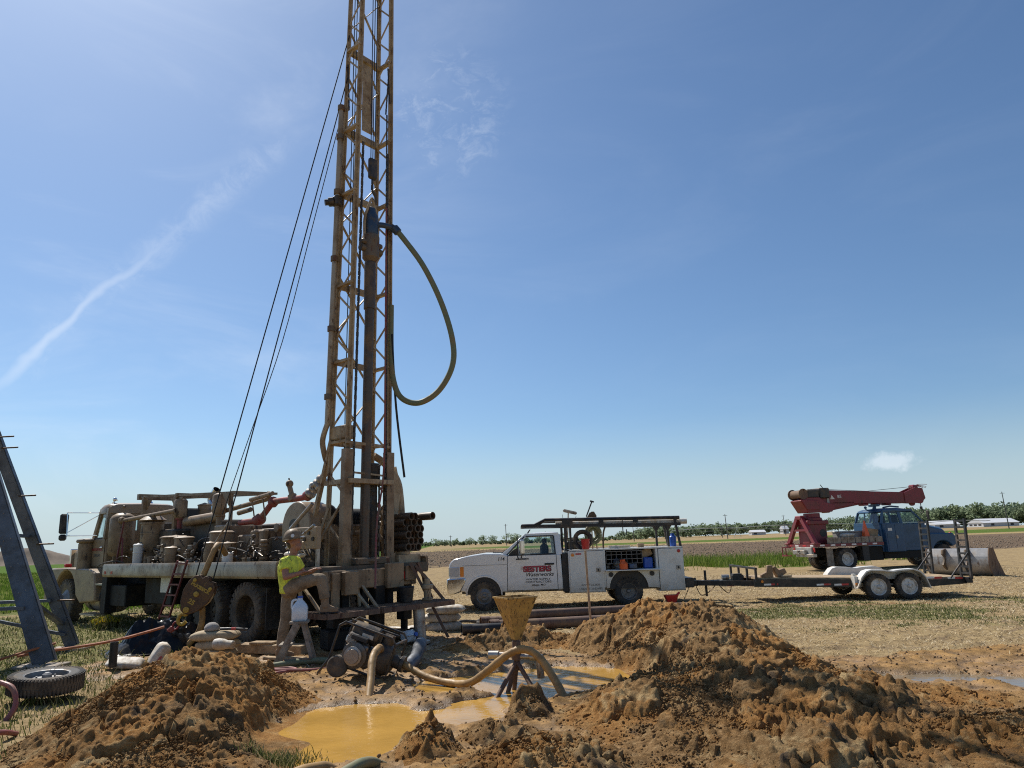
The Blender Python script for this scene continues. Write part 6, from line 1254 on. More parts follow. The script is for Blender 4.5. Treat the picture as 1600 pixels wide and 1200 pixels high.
def crane_load():
    a = R(12)
    def put(o, x, y, z, r=0): o.location = (CR[0]+x*cos(a)-y*sin(a), CR[1]+x*sin(a)+y*cos(a), CR[2]+z); o.rotation_euler = (0, 0, a+r); return o
    m = M(); m.span((-.75, -.3, 0), (.75, .3, .5), .02); m.span((-.77, -.32, .5), (.77, .32, .58), .02); tag(put(m.obj('tool_chest', 'mesh_grey'), 1.0, .9, 1.225), 'long grey metal tool chest on the crane truck bed', 'chest')
    m = M(); m.loft([[(s*.21*c_, s*.21*d_, z) for c_, d_ in ((1, 1), (-1, 1), (-1, -1), (1, -1))] for z, s in ((0, 1), (.04, 1), (.041, .6), (.75, .12), (.78, .08))]); tag(put(m.obj('traffic_cone', 'orange_plastic'), 1.45, .35, 1.49), 'tall orange cone standing on the bed beside the blue cabinet', 'cone')
    m = M(); m.lathe([(0, .001), (0, .16), (.3, .18), (.3, .001)], (0, 0, 0), (0, 0, 1), 14); tag(put(m.obj('orange_drum', 'orange_plastic'), -.35, .4, 1.225), 'small orange tub on the bed next to the crane pedestal', 'tub')
    m = M(); m.ball((0, 0, .1), .3, 10, 6, (1.4, .6, .4)); tag(put(m.obj('white_sack', 'white_bag'), .45, .35, 1.5), 'white sack lying on the crane truck side boards', 'sack')
    m = M(); m.box((0, 0, .3), (.6, .06, .55), (0, .15, 0), .01); tag(put(m.obj('cardboard_panel', 'wood_tan'), 1.85, .4, 1.3), 'tan board leaning on the bed behind the blue cabinet', 'board')
crane_load()

# ================================================================== loader bucket
def loader_bucket():
    B = (16.9, 28.45, -.2); T = thing('loader_bucket', 'worn grey loader bucket lying on the grass behind the trailer ramps', 'bucket', B, R(-58))
    back = [(.28, 1.0), (.1, .98), (.0, .72), (-.04, .45), (.02, .2), (.16, .03), (.95, .0)]; inner = [(p[0]+.03, p[1]+.025) for p in back][::-1]
    up = M(); up.prism([(.28, 1.0), (.1, .98), (-.005, .7), (.03, .69), (.14, .955), (.28, .97)], (-1.15, 0, 0), (0, 1, 0), (0, 0, 1), (2.3, 0, 0)); up.obj('top_plate', 'bucket_steel', T)
    m = M(); m.prism([(.0, .7)]+back[3:]+inner[:4]+[(.03, .7)], (-1.15, 0, 0), (0, 1, 0), (0, 0, 1), (2.3, 0, 0)); m.obj('shell', 'bucket_steel', T, sharp=50)
    for x in (-1.17, 1.15):
        m = M(); m.prism([(.1, 1.02), (.42, 1.02), (.62, .55), (.98, .02), (.98, -.01), (.16, -.0), (.0, .2), (-.05, .45), (-.01, .75)], (x, 0, 0), (0, 1, 0), (0, 0, 1), (.035, 0, 0)); m.obj('end_plate', 'steel_rust', T)
    for x in (-.45, .4):
        m = M(); m.prism([(.1, 1.0), (-.14, .95), (-.2, .8), (-.09, .72), (-.12, .55), (-.22, .4), (-.12, .28), (.02, .2), (.0, .7)], (x, 0, 0), (0, 1, 0), (0, 0, 1), (.06, 0, 0)); m.obj('hook_bracket', 'mast_dark', T)
loader_bucket()
# ================================================================== things standing about the site
def at(o, p, rz=0.): o.location = p; o.rotation_euler = (0, 0, rz); return o
def soften(o, voxel=.012, it=6):
    r = o.modifiers.new('skin', 'REMESH'); r.mode = 'VOXEL'; r.voxel_size = voxel; r.use_smooth_shade = True
    s = o.modifiers.new('soft', 'SMOOTH'); s.iterations = it; s.factor = .5; return o
def pillow(name, mat, L_, W_, H_, seed, parent=None, n=22, sag=0.):
    """a filled sack: rounded box with puckered ends and dents"""
    g = np.random.default_rng(seed); vs = []; m = n
    for i in range(n+1):
        for j in range(m):
            u = -1+2*i/n; t = 2*pi*j/m; e = (1-abs(u)**5)**.5 if abs(u) < 1 else 0
            cy = math.copysign(abs(cos(t))**.55, cos(t)); cz = math.copysign(abs(sin(t))**.7, sin(t))
            k = 1+.14*float(fbm(np.array([u*1.7+seed*3.1]), np.array([t*1.1]), 3)[0])
            x = u*L_/2*(.97+.03*abs(cos(t))); y = cy*W_/2*(.55+.45*e)*k; z = cz*H_/2*max(e, .08)*k
            if z < 0: z *= .75
            vs.append((x, y, z+H_/2*.75-sag*u*u*H_))
    fs = [(i*m+j, i*m+(j+1) % m, (i+1)*m+(j+1) % m, (i+1)*m+j) for i in range(n) for j in range(m)]+[tuple(range(m))[::-1], tuple(n*m+j for j in range(m))]
    q = M(); q.add(vs, fs); return q.obj(name, mat, parent, sharp=60)

# ------------------------------------------------------------------ the driller
paint('skin', (.34, .16, .1), .55, 0, (.27, .12, .08), .3, 12, .1, 90, .08)
paint('shirt', (.8, .84, .08), .85, 0, (.45, .5, .07), .5, 13, .8, 16, .12, (.17, .17, .05), .35, 22)
paint('khaki', (.27, .2, .13), .9, 0, (.15, .105, .065), .5, 6, .8, 14, .15)
paint('hard_hat_tan', (.24, .16, .085), .5, 0, (.13, .09, .055), .5, 16, .06, 60, .2)
paint('hair', (.05, .035, .025), .7)
def driller():
    P0 = Vector((-3.55, 11.3, .0)); P = thing('person', 'worker in yellow shirt, khaki trousers and hard hat resting one foot on the rig platform', 'person', P0)
    def J(x, y, z): return Vector((x, y, z))-P0
    neck = J(-3.46, 11.3, 1.54); head = J(-3.45, 11.3, 1.70)
    b = M()
    b.ball(head+Vector((-.01, 0, .02)), .1, 16, 12, (1.0, .8, 1.16)); b.ball(head+Vector((.04, 0, -.06)), .072, 14, 10, (.95, .85, .9)); b.ball(head+Vector((.1, 0, -.02)), .022, 8, 6, (1, .7, 1.1)); b.ball(head+Vector((.085, 0, -.065)), .026, 8, 6, (.7, 1.2, .5))
    for s in (-1, 1): b.ball(head+Vector((-.005, s*.08, -.01)), .026, 8, 6, (.8, .4, 1.2)); b.ball(head+Vector((.08, s*.032, .015)), .016, 8, 6)
    b.tube([J(-3.5, 11.3, 1.42), J(-3.48, 11.3, 1.5), neck, head+Vector((0, 0, -.04))], [.075, .062, .056, .06], 14)
    arms = (((-3.53, 11.1, 1.42), (-3.47, 10.99, 1.2), (-3.26, 11.1, 1.255), -1), ((-3.48, 11.5, 1.42), (-3.36, 11.58, 1.2), (-3.16, 11.42, 1.28), 1))
    for sh, el, ha, s in arms:
        sh, el, ha = J(*sh), J(*el), J(*ha); b.tube([sh, sh.lerp(el, .5), el], [.058, .054, .043], 12); b.tube([el, el.lerp(ha, .35), ha], [.044, .043, .029], 12); b.ball(el, .045, 10, 8)
        d = (ha-el).normalized(); side = Vector((d.y, -d.x, 0)).normalized()*s; dn = Vector((0, 0, -1)); pc = ha+d*.045; b.ball(pc, .042, 12, 8, (1.05, 1.0, .5))
        for k in range(4):
            r0 = pc+d*.032+side*((k-1.5)*.019); L = (.075, .085, .08, .06)[k]; b.tube([r0, r0+d*(L*.5)+dn*.008, r0+d*(L*.85)+dn*.035], [.0105, .0095, .008], 8)
        t0 = pc-d*.01-side*.036; b.tube([t0, t0-side*.025+d*.03, t0-side*.028+d*.06+dn*.01], [.012, .0105, .009], 8)
    b.tube([J(-3.52, 11.3, 1.0), J(-3.52, 11.3, 1.42)], .09, 12)
    body = soften(b.obj('body', 'skin', P), .007, 4)
    # shirt
    s = M(); rings = []
    for x, z, rx, ry in ((-3.50, .95, .14, .185), (-3.505, 1.05, .145, .19), (-3.525, 1.15, .145, .19), (-3.53, 1.26, .152, .205), (-3.53, 1.36, .152, .22), (-3.52, 1.43, .125, .2), (-3.495, 1.485, .085, .12), (-3.48, 1.51, .065, .075)):
        c = J(x, 11.3, z); rings.append([c+Vector((rx*cos(t), ry*sin(t), 0)) for t in np.linspace(0, 2*pi, 20, endpoint=False)])
    s.loft(rings)
    for sh, el, ha, q in arms:
        sh, el = J(*sh), J(*el); s.tube([sh-Vector((0, q*.05, -.005)), sh, sh.lerp(el, .55)], [.08, .085, .08], 14)
    sh_o = soften(s.obj('shirt', 'shirt', P), .013, 5)
    # trousers
    t = M(); rings = []
    for x, z, rx, ry in ((-3.505, .9, .1, .14), (-3.51, .98, .13, .175), (-3.51, 1.06, .125, .168)):
        c = J(x, 11.3, z); rings.append([c+Vector((rx*cos(a), ry*sin(a), 0)) for a in np.linspace(0, 2*pi, 18, endpoint=False)])
    t.loft(rings)
    t.tube([J(-3.52, 11.4, 1.0), J(-3.55, 11.395, .8), J(-3.565, 11.38, .58), J(-3.6, 11.365, .36), J(-3.615, 11.36, .17)], [.115, .105, .084, .08, .076], 16)
    t.tube([J(-3.49, 11.21, 1.0), J(-3.38, 11.17, 1.06), J(-3.2, 11.15, 1.12), J(-3.0, 11.14, 1.16)], [.125, .118, .1, .085], 16); t.ball(J(-2.985, 11.14, 1.145), .09, 14, 10)
    t.tube([J(-2.975, 11.14, 1.15), J(-2.945, 11.15, 1.0), J(-2.92, 11.16, .86)], [.085, .082, .078], 16); soften(t.obj('trousers', 'khaki', P), .013, 5)
    # boots
    for top, an, to, fl in ((J(-3.612, 11.36, .27), J(-3.62, 11.36, .1), J(-3.45, 11.41, .065), 0), (J(-2.925, 11.16, .9), J(-2.915, 11.17, .74), J(-2.74, 11.2, .7), 0)):
        m = M(); m.tube([top, top.lerp(an, .5), an], [.066, .06, .062], 14); f = (to-an); f.z = 0; f.normalize(); sd = Vector((-f.y, f.x, 0)); z0 = an.z-.075
        rg = []
        for u, w, h in ((-.075, .035, .1), (-.05, .045, .12), (.03, .047, .12), (.1, .05, .085), (.16, .046, .065), (.195, .028, .045)):
            c = Vector((an.x, an.y, 0))+f*u; rg.append([c+sd*(w*q)+Vector((0, 0, z0+h*r)) for q, r in ((-1, 0), (1, 0), (1.02, .5), (.7, 1), (-.7, 1), (-1.02, .5))])
        m.loft(rg); bt = soften(m.obj('boot', 'boot_leather', P), .01, 3)
        so = M(); c = Vector((an.x, an.y, z0-.008)); so.box(c+f*.055, (.285, .1, .03), (0, 0, math.atan2(f.y, f.x)), .014); so.obj('sole', 'black_trim', bt)
    # hard hat, tilted back, with a round sticker
    h = M(); c = head+Vector((-.02, 0, .055)); h.lathe([(0, .138), (.02, .142), (.07, .134), (.115, .11), (.145, .072), (.16, .034), (.163, .001)], c, (-.12, 0, 1), 24); h.lathe([(-.01, .1), (-.012, .165), (.0, .168), (.012, .125)], c, (-.16, 0, 1), 24, False)
    h.tube([c+Vector((-.11, 0, .06)), c+Vector((-.06, 0, .14)), c+Vector((.02, 0, .155)), c+Vector((.09, 0, .1))], .012, 8)
    hat = h.obj('hard_hat', 'hard_hat_tan', P, sharp=50); M().lathe([(0, .028), (.004, .028), (.004, .001)], c+Vector((.03, -.136, .05)), (.15, -1, .25), 14).obj('sticker', 'panel_white', hat); m = M(); m.tube([c+Vector((.1, -.06, .02)), c+Vector((.15, -.05, .03)), c+Vector((.165, 0, .035)), c+Vector((.15, .05, .03)), c+Vector((.1, .06, .02))], .012, 8); m.obj('visor_clip', 'panel_white', hat)
    m = M(); m.ball(head+Vector((-.055, 0, -.02)), .07, 12, 8, (.8, 1.05, 1.0)); soften(m.obj('hair', 'hair', P), .012, 2)
driller()

# ------------------------------------------------------------------ step ladder with a water jug
def step_ladder():
    L = thing('step_ladder', 'small weathered wooden step ladder beside the worker', 'ladder', (-3.17, 10.75, 0), R(10))
    M().span((-.13, -.16, .56), (.13, .16, .6), .008).obj('top_step', 'wood_grey', L)
    for y in (-.15, .15):
        M().beam((-.02, y, .57), (-.3, y*1.25, 0), .09, .03, (0, 1, 0)).obj('front_rail', 'wood_grey', L); M().beam((.06, y, .57), (.22, y*1.2, 0), .05, .03, (0, 1, 0)).obj('rear_leg', 'wood_grey', L)
    M().span((-.26, -.18, .27), (-.08, .18, .3), .006).obj('step', 'wood_grey', L); M().beam((.14, -.17, .27), (.14, .17, .27), .03, .02).obj('brace', 'wood_grey', L)
    M().beam((-.17, -.2, .1), (.2, -.2, .1), .03, .02).obj('brace', 'wood_grey', L)
    return L
step_ladder()
def jug(p, label, rz=0., tip=False):
    s = .095; rings = []
    for z, k, r in ((0, .9, .3), (.02, 1, .3), (.15, 1, .3), (.19, .85, .6), (.23, .5, 1), (.25, .32, 1), (.27, .3, 1)):
        rings.append([(s*k*math.copysign(abs(cos(t))**r, cos(t)), s*k*math.copysign(abs(sin(t))**r, sin(t)), z) for t in np.linspace(0, 2*pi, 20, endpoint=False)])
    m = M(); m.loft(rings); o = tag(m.obj('water_jug', 'clear_jug', sharp=45), label, 'jug', 'plastic gallon jugs'); at(o, p, rz)
    M().lathe([(0, .034), (.025, .034), (.026, .001)], (0, 0, .268), (0, 0, 1), 12).obj('cap', 'blue_plastic', o)
    M().tube(spline([(-.03, 0, .25), (-.085, 0, .24), (-.1, 0, .19), (-.093, 0, .14)], 4), .014, 8).obj('handle', 'clear_jug', o)
    if tip: o.rotation_euler = (R(75), 0, rz)
    return o
jug((-3.17, 10.75, .601), 'clear plastic water jug on the wooden step ladder', .2).scale = (1.15, 1.15, 1.15)
jug((-1.92, 12.45, GZ(-1.92, 12.45)+.1), 'white plastic jug lying on the ground under the rig rear platform', .9, True)

# ------------------------------------------------------------------ mud pump in its tube frame
def mud_pump():
    Pp = Vector((-1.98, 9.55, .0)); T = thing('mud_pump', 'dirty engine driven mud pump in a tilted black tube frame', 'pump', Pp)
    T.rotation_euler = (0, R(19), R(-8)); T.location = (-2.0, 9.55, .12)
    m = M(); W, D, H = .38, .24, .5
    for y in (-D, D):
        m.tube([(-W, y, 0), (-W, y, H-.06), (-W+.06, y, H), (W-.06, y, H), (W, y, H-.06), (W, y, 0), (-W, y, 0)], .016, 8)
    for x in (-W, W): m.tube([(x, -D, H-.06), (x, D, H-.06)], .016, 8); m.tube([(x, -D, .0), (x, D, .0)], .016, 8)
    m.tube([(-W+.05, 0, H), (W-.05, 0, H)], .014, 8); m.tube([(-W, -D, .02), (-W-.08, -D, -.18)], .016, 8)
    m.obj('tube_frame', 'pump_black', T)
    m = M(); m.span((-.26, -.16, .02), (.1, .16, .25), .03); m.lathe([(0, .15), (.1, .16), (.12, .1)], (-.08, -.16, .16), (0, -1, 0), 18); m.span((-.2, -.12, .25), (.02, .1, .32), .02); m.obj('engine', 'engine_grey', T)
    for k in range(7): M().span((-.24, -.215, .27+k*.012*1.6), (-.12, -.1, .278+k*.012*1.6)).obj('cooling_fin', 'worn_steel', T)
    m = M(); m.lathe([(0, .115), (.03, .115), (.035, .09), (.05, .085), (.05, .001)], (-.08, -.28, .16), (0, -1, 0), 20); m.obj('starter_cover', 'worn_steel', T)
    M().lathe([(0, .001), (.0, .1), (.02, .12), (.34, .12), (.36, .1), (.36, .001)], (-.25, -.02, .4), (1, 0, 0), 18).obj('fuel_tank', 'pump_black', T)
    M().span((-.2, -.23, .33), (.02, -.15, .39), .01).obj('air_filter', 'black_trim', T); M().box((-.02, -.145, .4), (.15, .004, .05)).obj('label_plate', 'panel_white', T)
    m = M()
    for k in range(9): a = k*.7; m.tube([(-.15+.1*cos(a), -.19, .16+.1*sin(a)), (-.15+.05*cos(a), -.21, .16+.05*sin(a))], .012, 6)
    m.span((-.27, -.2, .26), (-.14, -.12, .36), .02); m.span((-.05, -.22, .1), (.05, -.16, .3), .015); m.obj('carburettor', 'worn_steel', T)
    m = M(); m.lathe([(0, .1), (.04, .19), (.14, .2), (.2, .17), (.24, .1)], (.12, 0, .18), (1, 0, 0), 22); m.lathe([(0, .08), (.14, .08), (.16, .1), (.2, .1)], (.3, 0, .2), (1, 0, 0), 16); m.lathe([(0, .07), (.14, .07)], (.22, 0, .34), (0, 0, 1), 14); m.obj('pump_casing', 'engine_dark', T)
    for y in (-.26, .26): m = M(); m.lathe([(-.04, .05), (-.045, .115), (-.03, .13), (.03, .13), (.045, .115), (.04, .05), (.05, .03), (.05, .001)], (-.24, y, -.02), (0, math.copysign(1, y), 0), 20); m.obj('wheel', 'rubber_dusty', T)
mud_pump()
def tubething(name, pts, r, mat, label, cat, n=12, k=7, group=None, ends=None):
    P = [Vector(p) for p in pts]; o0 = P[0].copy(); q = spline([p-o0 for p in P], k); gg = np.random.default_rng(len(label)); m = M(); m.tube(q, [r*(1+.05*gg.normal()) for _ in q] if r > .025 else r, n); o = tag(m.obj(name, mat), label, cat, group); o.location = o0
    for q, d in (ends or []): c = M(); c.lathe([(-.06, r*1.05), (-.05, r*1.3), (.05, r*1.3), (.06, r*1.05)], Vector(q)-o0, d, 12); c.obj('coupling', 'worn_steel', o)
    return o
tubething('discharge_pipe', [(-1.78, 9.5, .28), (-1.74, 9.35, .36), (-1.74, 9.15, .38), (-1.76, 8.95, .3), (-1.73, 8.7, .1), (-1.7, 8.35, -.16)], .046, 'hose_mud', 'pale muddy pipe bending from the pump down into the pit water', 'pipe', 14, 6)
tubething('mud_hose', [(-1.62, 9.5, .2), (-1.45, 9.45, .14), (-1.15, 9.25, .03), (-.85, 9.05, -.01), (-.6, 8.8, .03), (-.36, 8.62, .2), (-.14, 8.52, .37), (.04, 8.48, .42), (.2, 8.42, .34), (.36, 8.28, .12), (.5, 8.05, -.14)], .043, 'hose_mud', 'long yellow brown hose arching from the pump over the funnel tripod into the water', 'hose', 14, 8, ends=[((-1.58, 9.49, .19), (1, -.1, -.3))])
tubething('suction_hose', [(-1.5, 9.9, .05), (-1.42, 10.1, .12), (-1.4, 10.4, .22), (-1.42, 10.7, .24), (-1.5, 11.0, .1)], .085, 'tower_grey', 'fat grey suction hose curving behind the mud pump', 'hose', 14, 6)
tubething('ground_hose', [(-3.75, 10.2, .03), (-3.4, 10.35, .05), (-3.0, 10.6, .06), (-2.6, 10.6, .06), (-2.3, 10.4, .08)], .045, 'hose_green', 'dark hose lying on the mud from the ladder to the pump', 'hose', 12, 6)
tubething('thin_hose', [(-3.5, 9.75, .03), (-3.2, 9.85, .04), (-3.0, 10.05, .04), (-3.12, 10.2, .04), (-3.3, 10.1, .05), (-3.2, 9.95, .06), (-2.8, 10.0, .04), (-2.5, 10.1, .05), (-2.35, 9.9, .15)], .02, 'hose_pink', 'thin pinkish hose looped on the mud left of the pump', 'hose', 10, 7)
tubething('steel_pipe', [(-3.0, 9.0, .24), (-2.75, 8.5, .12), (-2.3, 7.75, -.1)], .035, 'worn_steel', 'thin grey pipe sloping over the left heap into the pit water', 'pipe', 12, 4)
tubething('big_hose', [(-1.9, 5.2, -.06), (-1.7, 5.5, .02), (-1.5, 5.78, .01), (-1.35, 5.95, -.12)], .045, 'hose_mud', 'left one of two muddy hoses at the bottom edge of the pit', 'hose', 14, 6)
tubething('big_hose', [(-1.42, 5.1, .0), (-1.28, 5.4, .06), (-1.16, 5.7, .06), (-1.07, 5.9, -.03)], .04, 'hose_green', 'right one of two muddy hoses at the bottom edge of the pit', 'hose', 14, 6)

# ------------------------------------------------------------------ mixing funnel on its stand
def funnel():
    B = Vector((-.05, 8.72, 0)); T = thing('mixing_funnel', 'rusty yellow square funnel on a pipe stand above the mud pit', 'funnel', B, R(28))
    a, b = .19, .042
    out = [[(s*a, t*a, .97) for s, t in ((-1, -1), (1, -1), (1, 1), (-1, 1))], [(s*b, t*b, .5) for s, t in ((-1, -1), (1, -1), (1, 1), (-1, 1))]]
    inn = [[(s*(a-.008), t*(a-.008), .97) for s, t in ((-1, -1), (1, -1), (1, 1), (-1, 1))], [(s*(b-.008), t*(b-.008), .51) for s, t in ((-1, -1), (1, -1), (1, 1), (-1, 1))]]
    m = M(); m.loft([out[1], out[0], inn[0], inn[1]], False); m.obj('hopper', 'hopper_yellow', T)
    m = M()
    for k in range(4): p, q = out[0][k], out[0][(k+1) % 4]; m.beam(p, q, .02, .018)
    m.obj('rim', 'hopper_yellow', T)
    m = M(); m.cyl((0, 0, .16), (0, 0, .54), .035, 12); m.lathe([(0, .05), (.08, .05)], (0, 0, .4), (0, 0, 1), 12); m.lathe([(0, .055), (.08, .055)], (0, 0, .28), (0, 0, 1), 12); m.obj('down_pipe', 'steel_rust', T)
    m = M(); m.cyl((0, 0, .33), (-.18, .16, .33), .03, 12); m.lathe([(0, .045), (.12, .045)], (-.16, .14, .33), (-.75, .66, 0), 12); m.lathe([(0, .045), (.12, .045)], (.12, -.1, .31), (.75, -.66, 0), 12); m.cyl((0, 0, .31), (.2, -.17, .31), .03, 12); m.cyl((.2, -.17, .33), (.21, -.18, .08), .042, 12); m.obj('side_pipe', 'worn_steel', T)
    for k, (x, y) in enumerate(((-0.48, -0.26), (0.04, -0.53), (-0.19, -0.04), (-0.03, 0.06))):
        M().cyl((0, 0, .26), (x, y, -.16), .026, 12).obj('leg', 'steel_rust', T)
funnel()

# ------------------------------------------------------------------ hook block tied back to the tower
def hook_block():
    c = Vector((-5.46, 12.58, .90)); T = thing('hook_block', 'brown oval hook block with yellow lettering hanging before the rig wheels', 'hook block', c)
    tilt = R(-35); T.rotation_euler = (0, R(31), R(6))
    prof = [(-.02, -.34), (.06, -.33), (.17, -.2), (.235, -.02), (.235, .14), (.2, .25), (.14, .3), (.06, .28), (.03, .34), (-.03, .34), (-.06, .28), (-.14, .3), (-.2, .25), (-.235, .14), (-.235, -.02), (-.17, -.2), (-.08, -.33)]
    m = M(); m.prism(prof, (0, -.09, 0), (1, 0, 0), (0, 0, 1), (0, .035, 0)); m.obj('side_plate', 'block_brown', T, bevel=.01); p = T.children[-1]
    m = M(); m.prism(prof, (0, .055, 0), (1, 0, 0), (0, 0, 1), (0, .035, 0)); m.obj('side_plate', 'block_brown', T, bevel=.01)
    m = M()
    m.lathe([(-.05, .24), (-.035, .22), (.035, .22), (.05, .24)], (0, 0, .03), (0, 1, 0), 26); m.obj('sheave', 'mast_paint', T)
    m = M()
    for x, z, r in ((0, .02, .045), (-.15, .2, .03), (.15, .2, .03), (0, -.27, .05)): m.lathe([(0, r), (.03, r), (.035, r*.6), (.035, .001)], (x, -.09, z), (0, -1, 0), 12)
    m.obj('bolt', 'block_yellow', T)
    text('SAN ANTONIO' if False else '25', .11, (0, -.0945, -.16), (pi/2, 0, 0), 'block_yellow', p, 'lettering', .0015, 0, 'CENTER', .004)
    text('McKISSICK', .075, (0, -.0945, .11), (pi/2, 0, 0), 'block_yellow', p, 'lettering', .0015, 0, 'CENTER', .004)
    m = M(); m.tube(spline([(0, 0, -.3), (-.06, 0, -.42), (-.03, 0, -.52), (.05, 0, -.52), (.08, 0, -.45)], 6), .03, 10); m.box((0, 0, -.34), (.09, .1, .1), None, .02); m.obj('hook', 'block_yellow', T)
    m = M(); m.tube([Vector((-.03+.05*cos(t), 0, -.58+.07*sin(t))) for t in np.linspace(0, 2*pi, 13)], .014, 6); m.box((-.06, 0, -.68), (.1, .05, .12), (0, .3, 0), .02); o = m.obj('shackle', 'red_pipe', T)
    return T
hook_block()
for (x, y, z), b, lb in (((-1.3, -.68, 12.0), (-5.52, 12.58, 1.16), 'outermost thin guy cable from upper mast down to the hook block'), ((-1.32, -.68, 11.0), (-5.22, 12.6, 1.13), 'middle guy cable from the mast down to the hook block')):
    m = M(); a = rw(*mast_leg(1, 0, z)); b = Vector(b); m.cyl((0, 0, 0), a-b, .012, 6); o = tag(m.obj('guy_cable', 'cable'), lb, 'cable', 'guy cables of the rig mast'); o.location = b
tubething('tan_hose', [(-5.3, 13.3, 1.55), (-5.35, 13.1, 1.72), (-5.32, 12.85, 1.66), (-5.4, 12.75, 1.35), (-5.5, 12.72, 1.0), (-5.42, 12.72, .6), (-5.45, 12.7, .3), (-5.65, 12.65, .04)], .05, 'hose_mud', 'tan hose hanging over the rig deck behind the hook block', 'hose', 12, 7)
tubething('orange_strap', [(-5.88, 12.35, .42), (-6.1, 12.2, .36), (-6.5, 11.95, .27), (-7.0, 11.6, .22), (-7.2, 11.35, .22), (-7.5, 11.2, .18)], .022, 'strap_orange', 'orange strap pulled from the hook block to the steel tower leg', 'strap', 6, 6)
tubething('tie_rope', [(-7.1, 11.45, .32), (-7.5, 11.0, .2), (-7.9, 10.6, .05)], .018, 'strap_orange', 'brown rope running down left from the tower leg', 'rope', 6, 5)
def red_ladder():
    b = rw(2.62, .12, .36); T = thing('red_ladder', 'narrow dark red steel ladder hung on the rig deck edge', 'ladder', (b.x, b.y, 0))
    a0, a1, b0, b1 = rw(2.85, .2, .34), rw(2.45, .2, .34), rw(2.5, .07, 1.46), rw(2.1, .07, 1.46); o = Vector((b.x, b.y, 0))
    for p, q in ((a0, b0), (a1, b1)): m = M(); m.beam(p-o, q-o, .04, .025); m.obj('rail', 'ladder_red', T)
    for k in range(6): t = (k+.3)/5.6; m = M(); m.beam(a0.lerp(b0, t)-o, a1.lerp(b1, t)-o, .03, .03); m.obj('rung', 'ladder_red', T)
red_ladder()

# ------------------------------------------------------------------ bags, plastic, timber
g = np.random.default_rng(101)
for k, (dx, dz, rz, lb) in enumerate(((.0, .0, .2, 'bottom tan paper sack of the stack beside the rig wheels'), (.03, .13, -.1, 'middle tan paper sack of the stack beside the rig wheels'), (-.02, .26, .12, 'top tan paper sack of the stack carrying a grey knit cap'))):
    o = tag(pillow('paper_sack', 'burlap', .62 if k < 2 else .72, .4, .17, 3+k), lb, 'sack', 'stacked paper sacks by the rig'); at(o, (-4.66+dx, 11.5, .02+dz), rz)
m = M(); m.lathe([(0, .1), (.015, .112), (.05, .11), (.09, .085), (.115, .045), (.122, .001)], (0, 0, 0), (0, 0, 1), 20); o = tag(m.obj('knit_cap', 'beanie', sharp=60), 'grey knit cap on top of the paper sacks', 'cap'); at(o, (-4.72, 11.45, .43))
m = M(); m.tube(spline([(0, 0, 0), (.2, -.03, .0), (.42, 0, -.02)], 4), .02, 8); o = tag(m.obj('hand_tool', 'black_trim'), 'black tool with red mark lying on the top paper sack', 'tool'); at(o, (-4.58, 11.42, .45)); M().box((.22, -.03, .0), (.08, .044, .044), None, .01).obj('red_mark', 'reflect_red', o)
m = M(); m.lathe([(0, .001), (0, .07), (.06, .085), (.14, .08), (.2, .06), (.3, .06), (.31, .05), (.31, .001)], (0, 0, .08), (1, -.2, -.05), 16); o = tag(m.obj('dusty_jar', 'white_bag'), 'dusty pale jug lying before the paper sacks', 'jug'); at(o, (-4.5, 11.05, .2))
def plastic_sheet():
    n = 46; v = []; gg = np.random.default_rng(9)
    for i in range(n):
        for j in range(n):
            u = -1+2*i/(n-1); w = -1+2*j/(n-1); r = math.sqrt(u*u+w*w)
            hump = max(0, 1-((u-.25)**2*1.3+(w*1.0)**2*1.4))**.6*.5+max(0, 1-((u+.45)**2*4+(w+.1)**2*3))*.22
            f = float(np.abs(fbm(np.array([u*2.6+3]), np.array([w*2.6+1]), 3)[0]))*.9+float(np.abs(fbm(np.array([u*7+8]), np.array([w*7]), 2)[0]))*.3
            z = max(.01, hump*(1.05-f*1.2)+.02); wob = 1+.25*float(fbm(np.array([math.atan2(w, u)*1.5+4]), np.array([1.3]), 2)[0])
            v.append((u*.8*wob, w*.62*wob, z))
    f = [(i*n+j, i*n+j+1, (i+1)*n+j+1, (i+1)*n+j) for i in range(n-1) for j in range(n-1)]
    m = M(); m.add(v, f); o = tag(m.obj('black_plastic', 'black_plastic', sharp=24), 'crumpled black plastic sheet over a pile left of the rig wheels', 'plastic sheet'); at(o, (-6.2, 12.75, 0), R(32)); s = o.modifiers.new('thick', 'SOLIDIFY'); s.thickness = .006
plastic_sheet()
o = tag(pillow('crumpled_bag', 'white_bag', .4, .3, .24, 12), 'crumpled upright white bag in front of the black plastic', 'bag'); at(o, (-5.45, 11.5, .0)); o.rotation_euler = (.2, R(-62), .4); o.location = (-5.4, 11.45, .05)
M().box((-.02, -.135, .1), (.1, .03, .05), (.2, .2, 0), .012).obj('red_print', 'bag_red', o)
o = tag(pillow('flat_bag', 'white_bag', .5, .26, .1, 14), 'flattened white bag behind the left dirt heap crest', 'bag'); at(o, (-5.75, 10.95, .04), .25); o.rotation_euler = (.35, .1, .25)
m = M(); m.pipe((0, 0, 0), (0, 0, .34), .055, .008, 14); o = tag(m.obj('black_pipe_stub', 'black_steel'), 'short black pipe standing upright at the back of the left heap', 'pipe'); at(o, (-5.82, 10.75, .05))
m = M(); m.box((0, 0, 0), (.12, .1, .07), (.2, .3, 0), .03); o = tag(m.obj('paper_scrap', 'stone_white'), 'small white scrap on the dirt behind the left heap', 'scrap'); at(o, (-5.1, 10.9, .06))
